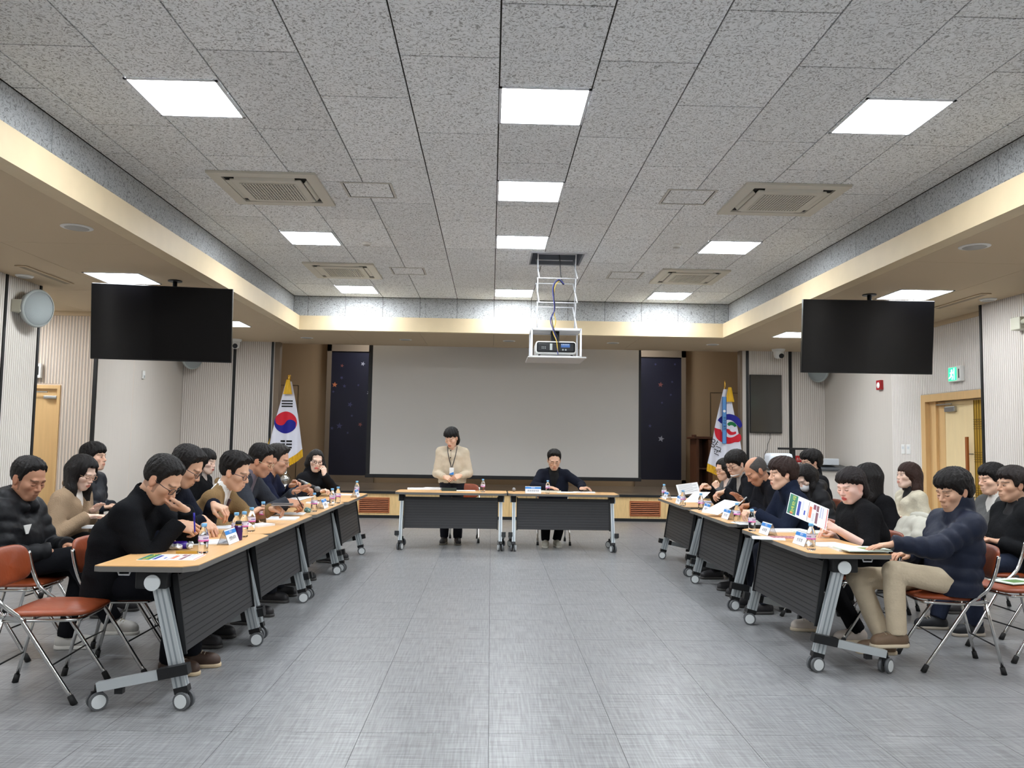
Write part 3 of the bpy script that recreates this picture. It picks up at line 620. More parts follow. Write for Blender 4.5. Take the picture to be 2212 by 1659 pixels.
for nm, dx, pts in (('black', 0, [(0.0, -0.1, 0.2), (0.03, -0.15, 0.0), (0.05, -0.16, -0.25), (0.08, -0.18, -0.36), (0.02, -0.2, -0.31), (-0.04, -0.2, -0.4), (-0.02, -0.19, -0.66), (-0.06, -0.19, -0.76), (-0.03, -0.2, -0.92), (0.02, -0.21, -1.03), (0.03, -0.2, -1.2)]),
                    ('blue', 0.01, [(0.09, -0.19, -0.36), (0.02, -0.2, -0.305), (-0.05, -0.205, -0.4), (-0.03, -0.2, -0.68), (-0.075, -0.2, -0.8), (-0.04, -0.205, -0.93), (0.0, -0.215, -1.05), (0.02, -0.21, -1.23)]),
                    ('yellow', 0.0, [(0.03, -0.19, -0.31), (-0.03, -0.195, -0.42), (-0.03, -0.19, -0.7), (-0.01, -0.19, -0.82), (-0.04, -0.2, -0.95), (0.0, -0.22, -1.06), (0.02, -0.21, -1.2)])):
    q = MB(); P_ = [Vector(p) for p in pts]; sm = []
    for i in range(len(P_)-1):
        p0, p1, p2, p3 = P_[max(i-1, 0)], P_[i], P_[i+1], P_[min(i+2, len(P_)-1)]
        for s_ in range(5):
            u = s_/5; sm.append(0.5*((2*p1)+(p2-p0)*u+(2*p0-5*p1+4*p2-p3)*u*u+(3*p1-p0-3*p2+p3)*u**3))
    q.tube(sm+[P_[-1]], 0.006, 6); q.build('cable', m_cab[nm], t_)
t_ = thing('projector', 'white and black projector sitting in the hanging lift cage', 'projector', (0.775, 9.87, 2.44))
q = MB(); q.box((-0.25, -0.17, 0), (0.25, 0.2, 0.165), None, 0.035); q.build('body', m_white, t_)
q = MB(); q.box((-0.235, -0.180, 0.025), (0.235, -0.165, 0.145), None, 0.02); bp_ = q.build('rear_panel', m_blackp, t_)
q = MB(); q.box((0.06, -0.1835, 0.085), (0.17, -0.178, 0.13)); q.build('port_panel', mat('port_blue', (56, 92, 150), 0.5), bp_)
q = MB()
for k in range(5): q.box((0.065+k*0.02, -0.186, 0.112), (0.078+k*0.02, -0.182, 0.125))
for k in range(6): q.cyl((-0.17+0.02*(k % 3), -0.182, 0.07+0.018*(k//3)), (-0.17+0.02*(k % 3), -0.186, 0.07+0.018*(k//3)), 0.005, n=8)
q.box((-0.075, -0.185, 0.05), (-0.045, -0.181, 0.13)); q.cyl((0.085, -0.182, 0.055), (0.085, -0.186, 0.055), 0.01).cyl((0.12, -0.182, 0.055), (0.12, -0.186, 0.055), 0.01)
o = q.build('port', m_spk, bp_); o['kind'] = 'stuff'
q = MB(); q.box((-0.05, -0.04, 0.16), (0.05, 0.08, 0.305)); q.build('ceiling_bracket', m_blackp, t_)
q = MB()
for a in (-0.2, 0.2):
    for b_ in (-0.12, 0.15): q.cyl((a, b_, -0.022), (a, b_, 0.01), 0.014)
o = q.build('feet', m_blackp, t_); o['kind'] = 'stuff'
# ---- flags
m_gold = mat('gold_fringe', (216, 168, 28), 0.6, noise=0.15, nscale=90, stretch=(1, 1, 0.1))
m_flag = mat('flag_cloth', (216, 216, 226), 0.7)
m_fred = mat('flag_red', (200, 24, 44), 0.7); m_fblue = mat('flag_blue', (22, 24, 130), 0.7); m_fblack = mat('flag_black', (16, 16, 18), 0.7); m_fgreen = mat('flag_green', (10, 110, 60), 0.7)
def drape(x, z, FL):
    """surface of a hanging flag: cone-like folds, x across, z down from pole head (0..1.62)"""
    return -0.05-0.035*math.sin(FL+x*24)*min(1, -z*0.9)
def flag_outline(z, FL):
    t_ = min(1, max(0, -z/1.55))
    return (-0.04-0.34*t_**0.95, 0.06+0.30*t_**0.9)
def flag(label, X, Y, kr):
    t_ = thing('flag', label, 'flag', (X, Y, SZ), 0); top = 1.90; FL = 0.6 if kr else 2.0
    q = MB(); q.cyl((0, 0, 0.3), (0, 0, 1.96), 0.013, n=10); q.build('pole', mat('pole_gold', (196, 150, 60), 0.3, 0.8), t_)
    q = MB(); q.lathe([(0.0, 0.0), (0.16, 0.0), (0.16, 0.02), (0.06, 0.05), (0.05, 0.09), (0.085, 0.13), (0.095, 0.19), (0.05, 0.25), (0.03, 0.28), (0.03, 0.36), (0.014, 0.37)], n=18); q.build('base', mat('chrome', (210, 210, 208), 0.12, 1.0), t_)
    q = MB(); q.lathe([(0.012, 1.93), (0.03, 1.94), (0.035, 1.96), (0.02, 1.98), (0.03, 1.995), (0.03, 2.015), (0.0, 2.03)] if kr else [(0.012, 1.93), (0.02, 1.95), (0.012, 1.97), (0.016, 2.0), (0.0, 2.08)], n=10); q.build('finial', mat('pole_gold', (196, 150, 60), 0.3, 0.8), t_)
    def grid(name, m, zfun, nx, nz, off=0.0):
        me = bpy.data.meshes.new(name); vs = []; fs = []
        for j in range(nz+1):
            for i in range(nx+1): vs.append(zfun(i/nx, j/nz, off))
        for j in range(nz):
            for i in range(nx): a = j*(nx+1)+i; fs.append((a, a+1, a+nx+2, a+nx+1))
        me.from_pydata(vs, [], fs); me.materials.append(m)
        for p in me.polygons: p.use_smooth = True
        return link(name, me, t_)
    s_ = 1 if kr else -1
    def body(u, v, off):
        # bottom edge slants: longest on the viewer's left, short on the right (mirrored by hand of fold)
        zb = -1.45+0.22*abs(u-0.42)*2.0*(0.6 if u < 0.42 else 1.0)
        z = v*zb; l, r = flag_outline(z, FL)
        x = l+(r-l)*u
        return (x, drape(x, z, FL)+off, top+z)
    grid('cloth', m_flag, body, 40, 44)
    def fringe(u, v, off):
        x, y, z = body(u, 1.0, off); return (x*(1+0.05*v), y-0.012*math.sin(u*150), z-0.135*v)
    grid('fringe', m_gold, fringe, 90, 2, -0.004)
    # side fringe peeping on the left edge
    def fr2(u, v, off):
        l, r = flag_outline(-1.0-0.3*v, FL); return (l-0.05*u*v-0.01, drape(l, -1.0-0.3*v, FL)+off, top-1.0-0.3*v)
    if kr: grid('side_fringe', m_gold, fr2, 3, 6, -0.006)
    def tas(u, v, off): return (0.012+(u-0.5)*(0.06+0.10*v)+(0.0 if kr else 0.045), -0.10+off-0.02*math.cos((u-0.5)*3), top+0.03-0.26*v)
    grid('tassel', m_gold, tas, 10, 8, -0.012)
    if not kr: 
        def knot(u, v, off): return (-0.02+(u-0.5)*0.06, -0.10, top+0.0-0.12*v)
    def patch(name, m, poly, off=-0.006):
        """flat emblem piece laid on the folds; poly in (x, z)"""
        bm = bmesh.new(); vs = [bm.verts.new((x, 0, z)) for x, z in poly]; bm.faces.new(vs)
        bmesh.ops.triangulate(bm, faces=bm.faces[:]); bmesh.ops.subdivide_edges(bm, edges=bm.edges[:], cuts=2, use_grid_fill=True)
        bmesh.ops.triangulate(bm, faces=bm.faces[:])
        for v in bm.verts: v.co.y = drape(v.co.x, v.co.z, FL)+off; v.co.z += top
        me = bpy.data.meshes.new(name); bm.to_mesh(me); bm.free(); me.materials.append(m); return link(name, me, t_)
    arc = lambda cx, cz, r, a0, a1, n=18: [(cx+r*math.cos(math.radians(a0+(a1-a0)*k/n)), cz+r*math.sin(math.radians(a0+(a1-a0)*k/n))) for k in range(n+1)]
    return t_, patch, arc, FL, top
t_, patch, arc, FL, top = flag('South Korean national flag on a gold pole at the left of the stage', -3.63, 14.35, True)
cx, cz, R = -0.02, -0.73, 0.195
rot_ = lambda P_, a=math.radians(-28): [(cx+(x-cx)*math.cos(a)-(z-cz)*math.sin(a), cz+(x-cx)*math.sin(a)+(z-cz)*math.cos(a)) for x, z in P_]
patch('taegeuk_red', m_fred, rot_(arc(cx, cz, R, 0, 180)+arc(cx-R/2, cz, R/2, 180, 360)[1:]+arc(cx+R/2, cz, R/2, 180, 0)[1:-1]))
patch('taegeuk_blue', m_fblue, rot_(arc(cx, cz, R, 360, 180)+arc(cx-R/2, cz, R/2, 180, 360)[1:]+arc(cx+R/2, cz, R/2, 180, 0)[1:-1]))
for k in range(3): z = -0.335-0.048*k; patch('trigram_bar', m_fblack, [(-0.105+0.0, z), (0.095, z), (0.095, z-0.026), (-0.105, z-0.026)])
for k in range(3):
    z = -1.045-0.056*k
    for a, b_ in ((-0.105, -0.015), (0.01, 0.105)): patch('trigram_bar', m_fblack, [(a, z), (b_, z), (b_, z-0.032), (a, z-0.032)])
t_, patch, arc, FL, top = flag('white county flag with a blue and red swirl and a blue ribbon on the stage', 4.225, 14.35, False)
cx, cz = 0.06, -0.68
patch('emblem_blue', m_fblue, arc(cx, cz, 0.235, 150, 5, 22)+[(cx+0.19, cz-0.02)]+arc(cx-0.01, cz-0.02, 0.15, 40, 150, 14))
patch('emblem_red', m_fred, arc(cx-0.02, cz-0.06, 0.245, 170, 300, 20)+arc(cx+0.13, cz-0.19, 0.085, -70, 60, 10)+arc(cx+0.02, cz-0.02, 0.17, 295, 190, 14))
patch('emblem_green', m_fgreen, arc(cx+0.04, cz+0.0, 0.095, 150, 10, 12)+arc(cx+0.045, cz-0.02, 0.055, 20, 140, 8))
patch('emblem_red_drop', m_fred, arc(cx+0.05, cz-0.03, 0.115, 180, 310, 12)+[(cx+0.125, cz-0.085)]+arc(cx+0.075, cz-0.02, 0.07, 300, 200, 8))
for s_, px_, pz_, rz_ in (('양', -0.24, -0.985, -0.55), ('군', -0.155, -1.12, -0.42)):
    me = text_me(s_, 0.17, m_fblack, 0.002); o = link('lettering', me, t_, (px_, drape(px_, pz_, FL)-0.03, top+pz_), (math.pi/2, -rz_, 0))
q = MB(); q.box((-0.085, -0.118, top-0.98), (-0.005, -0.112, top-0.14)); rb = q.build('ribbon', mat('ribbon_blue', (84, 140, 196), 0.6), t_)
q = MB(); q.box((-0.085, -0.120, top-0.98), (-0.075, -0.1185, top-0.14)).box((-0.015, -0.120, top-0.98), (-0.005, -0.1185, top-0.14)); o = q.build('ribbon_edge', mat('ribbon_edge', (38, 66, 120), 0.6), rb); o['kind'] = 'stuff'
me = text_me('우수군 표창', 0.05, m_fblack, 0.001); link('lettering', me, rb, (-0.045, -0.121, top-0.62), (math.pi/2, math.pi/2, 0))
q = MB(); q.cyl((-0.045, -0.119, top-0.40), (-0.045, -0.122, top-0.40), 0.024, n=10); q.build('ribbon_crest', m_white, rb)
# ---- lectern
m_lect = mat('lectern_walnut', (92, 56, 34), 0.45, noise=0.15, nscale=7, stretch=(5, 5, 0.5))
m_lect2 = mat('lectern_inlay', (170, 130, 84), 0.5, noise=0.15, nscale=30)
t_ = thing('lectern', 'dark brown wooden lectern behind the county flag on the stage', 'lectern', (4.26, 15.5, SZ))
q = MB(); q.box((-0.32, -0.25, 0), (-0.27, 0.25, 1.0)); q.build('side_panel', m_lect, t_)
q = MB(); q.box((-0.09, -0.25, 0), (0.32, 0.22, 1.0)); q.build('cabinet', m_lect, t_)
q = MB(); q.box((-0.01, -0.258, 0.08), (0.25, -0.25, 0.88)); q.build('inlay_panel', m_lect2, t_)
q = MB(); q.box((-0.27, -0.2, 0.42), (-0.09, 0.22, 0.45)); q.build('shelf', m_lect, t_)
q = MB(); q.box((-0.27, 0.20, 0.0), (-0.09, 0.22, 1.0)); q.build('back_panel', m_lect, t_)
q = MB(); q.box((-0.38, -0.30, 1.0), (0.38, 0.28, 1.05), None, 0.012).box((-0.38, -0.30, 1.05), (-0.33, -0.1, 1.085), None, 0.01).box((0.33, -0.30, 1.05), (0.38, -0.1, 1.085), None, 0.01); q.build('top', m_lect, t_)
# ---- audio-visual console at the right wall
t_ = thing('control_console', 'grey audio-visual console with a slanted dark top behind the right hand guests', 'console', (5.33, 13.5, 0))
q = MB(); q.box((-0.72, -0.35, 0), (0.72, 0.35, 0.96)); q.build('cabinet', m_rib, t_)
q = MB(); q.prism([(-0.40, 0.0), (0.42, 0.0), (0.42, 0.10), (-0.40, 0.03)], 1.50, None, Matrix.Translation((-0.75, 0, 0.96)) @ Matrix(((0, 0, 1, 0), (1, 0, 0, 0), (0, 1, 0, 0), (0, 0, 0, 1)))); q.build('slanted_top', mat('console_dark', (58, 62, 66), 0.35), t_)
q = MB(); q.box((0.10, -0.05, 1.05), (0.58, 0.25, 1.16), None, 0.01); q.build('mixer', mat('mixer_grey', (196, 200, 204), 0.4), t_)
t_ = thing('control_monitor', 'thin black monitor lying edge-on over the console', 'monitor', (5.20, 13.55, 0))
q = MB(); q.box((-0.30, -0.02, 1.30), (0.22, 0.02, 1.335), None, 0.004).box((-0.05, 0.0, 1.02), (0.0, 0.02, 1.3)); q.build('panel', m_blackp, t_)
q = MB(); q.box((-0.14, -0.1, 1.015), (0.1, 0.1, 1.03)); q.build('foot', m_blackp, t_)
t_ = thing('printer', 'rounded white desktop machine on the console', 'machine', (4.86, 13.42, 1.02))
q = MB(); q.box((-0.20, -0.16, 0), (0.20, 0.16, 0.22), None, 0.05); q.build('housing', mat('white_gloss', (226, 232, 238), 0.3), t_)
q = MB(); q.box((-0.17, -0.165, 0.04), (0.17, -0.155, 0.06)); q.build('paper_slot', m_spk, t_)
# ================================================================ TABLES AND CHAIRS
m_top = mat('table_laminate', (214, 168, 112), 0.42, noise=0.05, nscale=4, stretch=(1, 12, 1))
m_edge = mat('table_edge', (104, 102, 98), 0.5)
m_alu = mat('aluminium', (200, 206, 208), 0.4, 0.55)
m_alud = mat('aluminium_groove', (150, 158, 162), 0.42, 0.5)
m_panel = mat('modesty_black', (46, 46, 48), 0.5, bump=0.1, bscale=300)
m_groove2 = mat('modesty_groove', (20, 20, 22), 0.6)
m_disc = mat('hinge_cap', (212, 216, 216), 0.4)
m_tyre = mat('caster_tyre', (92, 94, 96), 0.5)
TL, TW, TH = 1.40, 0.50, 0.72
def make_table(label, group):
    t_ = thing('folding_table', label, 'table', (0, 0, 0), 0, group)
    hl, hw = TL/2, TW/2; ch = 0.06
    poly = [(-hl+0.01, hw), (-hl, hw-0.03), (-hl, -hw+ch), (-hl+ch, -hw), (hl-ch, -hw), (hl, -hw+ch), (hl, hw-0.03), (hl-0.01, hw)][::-1]
    q = MB(); q.prism([(x*0.997, y*0.995) for x, y in poly], 0.004, None, Matrix.Translation((0, 0, TH-0.004))); top = q.build('tabletop', m_top, t_)
    q = MB(); q.prism(poly, 0.026, None, Matrix.Translation((0, 0, TH-0.030))); q.build('edge_band', m_edge, top)
    # modesty panel hanging on the front side (-y), thin ribs across
    a = Vector((0, -0.115, 0.655)); b_ = Vector((0, -0.175, 0.27)); d = b_-a; L_ = d.length; ang = math.atan2(d.y, -d.z)
    M_ = RX(ang) if False else Matrix.Rotation(-math.atan2(-d.y, -d.z), 3, 'X')
    c = (a+b_)/2
    q = MB(); q.obox(c, 1.16, 0.010, L_, M_); pan = q.build('modesty_panel', m_panel, t_)
    rb = MB()
    for k in range(1, 12):
        p = a+d*(k/12.0); rb.obox(p+M_ @ Vector((0, -0.0055, 0)), 1.155, 0.003, 0.0035, M_)
    o = rb.build('groove_lines', m_groove2, pan); o['kind'] = 'stuff'
    for s_ in (-1, 1):
        q = MB(); q.obox(c+Vector((s_*0.585, 0, 0)), 0.014, 0.03, L_+0.02, M_); q.build('panel_end', m_blackp, pan)
        x = s_*(hl-0.075)
        q = MB(); q.box((x-0.035, -0.10, 0.60), (x+0.030, 0.06, TH-0.03), None, 0.008); h = q.build('hinge_block', m_blackp, t_)
        q = MB(); q.cyl((x+s_*0.028, -0.03, 0.632), (x+s_*0.045, -0.03, 0.632), 0.040, n=22); q.build('hinge_cap', m_disc, h)
        p0 = Vector((x, -0.055, 0.61)); p1 = Vector((x, -0.185, 0.105)); dd = (p1-p0); M2 = Matrix.Rotation(-math.atan2(-dd.y, -dd.z), 3, 'X')
        q = MB(); q.obox((p0+p1)/2, 0.042, 0.066, dd.length, M2)
        leg = q.build('leg', m_alu, t_)
        q = MB()
        for off in (-0.012, 0.014): q.obox((p0+p1)/2+Vector((0, off, 0)), 0.0435, 0.009, dd.length*0.995, M2)
        q.obox((p0+p1)/2, 0.02, 0.068, dd.length*0.99, M2); o = q.build('groove_strip', m_alud, leg); o['kind'] = 'stuff'
        q = MB(); q.obox(p1+Vector((0, -0.004, -0.006)), 0.046, 0.07, 0.03, M2); q.build('end_cap', m_blackp, leg)
        # foot bar sloping down to the rear caster
        f0 = Vector((x-s_*0.0, -0.16, 0.195)); f1 = Vector((x, 0.215, 0.118)); df = f1-f0; M3_ = Matrix.Rotation(math.atan2(df.z, df.y), 3, 'X')
        q = MB(); q.obox((f0+f1)/2+Vector((s_*0.038, 0, 0)), 0.034, df.length, 0.046, M3_); q.build('foot_bar', m_alu, t_)
        q = MB(); q.obox(f0+Vector((s_*0.040, 0.0, 0.004)), 0.052, 0.15, 0.052, M3_); q.build('foot_bracket', m_blackp, t_)
        q = MB(); q.box((x+s_*0.03-0.016, 0.09, 0.085), (x+s_*0.03+0.016, 0.13, 0.112)); q.build('foot_stop', m_blackp, t_)
        for (cy, cx, yaw) in ((-0.20, x, 0.25*s_), (0.225, x+s_*0.018, 0.7)):
            R = RZ(yaw); c0 = Vector((cx, cy, 0.045))
            q = MB(); q.cyl(c0+Vector((0, 0, 0.04)), c0+Vector((0, 0.0, 0.075)), 0.016, n=10); q.obox(c0+Vector((0, 0.004, 0.022)), 0.02, 0.05, 0.05, R); cas = q.build('caster', m_blackp, t_)
            for w_ in (-1, 1):
                ax = R @ Vector((w_, 0, 0)); q = MB(); q.cyl(c0+ax*0.012, c0+ax*0.03, 0.045, n=20, m=m_tyre); q.cyl(c0+ax*0.028, c0+ax*0.033, 0.034, n=20, m=m_disc); q.build('wheel', None, cas)
    q = MB(); q.box((-0.45, 0.05, TH-0.05), (0.45, 0.075, TH-0.03)); q.build('cross_rail', m_blackp, t_)
    for s_ in (-1, 1):
        q = MB(); q.tube([(s_*(hl-0.03), 0.08, TH-0.032), (s_*(hl-0.03), 0.085, TH-0.048), (s_*(hl-0.03), 0.135, TH-0.048), (s_*(hl-0.03), 0.14, TH-0.032)], 0.005, 6); q.build('release_lever', m_wmetal, t_)
    return t_
LG = 'tables along the left side'; RG = 'tables along the right side'
T0 = make_table('folding table nearest the camera in the left row, a leaflet on its corner', LG)
tables = []
def put_table(o, x, y, rz): o.location = (x, y, 0); o.rotation_euler = (0, 0, rz); tables.append(o); return o
LX = (-1.725, -1.745, -1.735, -1.715); LY = (4.80, 6.203, 7.606, 9.025)
put_table(T0, LX[0], LY[0], math.pi/2+0.0)
for k, l in ((1, 'second folding table of the left row, in front of the man in the brown jacket'), (2, 'third folding table of the left row, under the writing hands'), (3, 'farthest folding table of the left row, beside the stage')):
    tables.append(dup(T0, (LX[k], LY[k], 0), math.pi/2, l))
for x, y, l in ((2.21, 5.57, 'nearest folding table of the right row, under the green covered booklet'), (2.24, 7.33, 'middle folding table of the right row, under the open ring binder'), (2.27, 8.98, 'farthest folding table of the right row, beside the stage')):
    c = dup(T0, (x, y, 0), -math.pi/2, l); c['group'] = RG; tables.append(c)
for x, l in ((-0.486, 'head folding table facing the camera, in front of the standing woman'), (0.93, 'head folding table facing the camera, in front of the seated man in black')):
    c = dup(T0, (x, 10.29, 0), 0, l); c['group'] = 'head tables in front of the stage'; tables.append(c)

m_chrome = mat('chrome_tube', (206, 206, 204), 0.16, 1.0)
m_leather = mat('chair_leather', (142, 66, 34), 0.42, noise=0.12, nscale=7, bump=0.15, bscale=40)
m_rubber = mat('rubber', (24, 24, 24), 0.7)
def smooth_path(pts, n=4):
    P_ = [Vector(p) for p in pts]; out = []
    for i in range(len(P_)-1):
        p0, p1, p2, p3 = P_[max(i-1, 0)], P_[i], P_[i+1], P_[min(i+2, len(P_)-1)]
        for s_ in range(n):
            u = s_/n; out.append(0.5*((2*p1)+(p2-p0)*u+(2*p0-5*p1+4*p2-p3)*u*u+(3*p1-p0-3*p2+p3)*u**3))
    return out+[P_[-1]]
def pad(bm_name, fn, nu, nv, m, parent):
    """closed cushion from a superellipse outline: fn(u, v, side) -> point"""
    me = bpy.data.meshes.new(bm_name); vs = []; fs = []
    rings = 9
    for k in range(rings):
        a = -math.pi/2+math.pi*k/(rings-1)
        for i in range(nu): vs.append(fn(2*math.pi*i/nu, math.cos(a)**0.45 if abs(math.cos(a)) > 1e-6 else 0.0, math.sin(a)))
    for k in range(rings-1):
        for i in range(nu): fs.append((k*nu+i, k*nu+(i+1) % nu, (k+1)*nu+(i+1) % nu, (k+1)*nu+i))
    me.from_pydata(vs, [], fs)
    for p in me.polygons: p.use_smooth = True
    me.materials.append(m); return link(bm_name, me, parent)
def sq(a, n=5.0):
    c, s_ = math.cos(a), math.sin(a); return (math.copysign(abs(c)**(2/n), c), math.copysign(abs(s_)**(2/n), s_))
def make_chair(label):
    """faces +x; origin on the floor under the seat"""
    t_ = thing('folding_chair', label, 'chair', (0, 0, 0), 0, 'brown leather folding chairs')
    def seat(u, r, h):
        c, s_ = sq(u); w_ = 0.205*(1.0-0.06*c); return (0.085+0.205*c*r, w_*s_*r, 0.447+0.026*h*(1.0 if h > 0 else 0.8)+0.006*(1-r))
    pad('seat', seat, 40, 0, m_leather, t_)
    def back(u, r, h):
        c, s_ = sq(u, 4.0); y = 0.205*c*r; z = 0.665+0.100*s_*r
        x = -0.180-0.22*(z-0.665)+0.9*y*y*0.9-0.016*h*0-0.012+0.020*h
        return (x-0.03, y, z)
    pad('backrest', back, 36, 0, m_leather, t_)
    for s_ in (-1, 1):
        y = s_*0.215
        q = MB(); q.tube(smooth_path([(0.245, y, 0.03), (0.12, y, 0.215), (0.0, y, 0.395), (-0.03, y, 0.435), (-0.115, y, 0.50), (-0.15, y, 0.55), (-0.180, y*0.99, 0.63), (-0.20, y*0.97, 0.715)]), 0.0115, 8); fl = q.build('front_leg', m_chrome, t_)
        q = MB(); q.cyl((0.26, y, 0.0), (0.235, y, 0.045), 0.017, 0.015, 10); q.build('rubber_foot', m_rubber, fl)
        q = MB(); q.tube([(-0.215, y*0.88, 0.03), (-0.165, y*0.88, 0.25), (-0.112, y*0.88, 0.475)], 0.0105, 8); rl = q.build('rear_leg', m_chrome, t_)
        q = MB(); q.cyl((-0.222, y*0.88, 0.0), (-0.211, y*0.88, 0.045), 0.017, 0.015, 10); q.build('rubber_foot', m_rubber, rl); q = MB(); q.cyl((-0.115, y*0.88, 0.462), (-0.109, y*0.88, 0.487), 0.014, n=8); q.build('end_plug', m_rubber, rl)
        q = MB(); q.obox((-0.065, y*0.95, 0.43), 0.115, 0.006, 0.018, RY(0.12)); q.cyl((-0.115, y*0.86, 0.437), (-0.115, y*1.02, 0.437), 0.008, n=8).cyl((-0.015, y*0.9, 0.424), (-0.015, y*1.05, 0.424), 0.008, n=8); q.build('link_bar', m_chrome, t_)
    q = MB(); q.tube(smooth_path([(-0.13, -0.19, 0.415), (0.18, -0.19, 0.418), (0.24, -0.15, 0.418), (0.25, 0, 0.418), (0.24, 0.15, 0.418), (0.18, 0.19, 0.418), (-0.13, 0.19, 0.415)]), 0.0085, 8); q.build('seat_rail', m_chrome, t_)
    q = MB(); q.cyl((0.135, -0.215, 0.195), (0.135, 0.215, 0.195), 0.005, n=6); q.build('front_stretcher', m_black, t_)
    q = MB(); q.cyl((-0.185, -0.19, 0.165), (-0.185, 0.19, 0.165), 0.005, n=6); q.build('rear_stretcher', m_black, t_)
    return t_
CH0 = make_chair('empty brown leather folding chair at the left edge, nearest the camera')
CH0.location = (-2.37, 4.42, 0); CH0.rotation_euler = (0, 0, 0.08)
def chair(x, y, rz, label): return dup(CH0, (x, y, 0), rz, label)
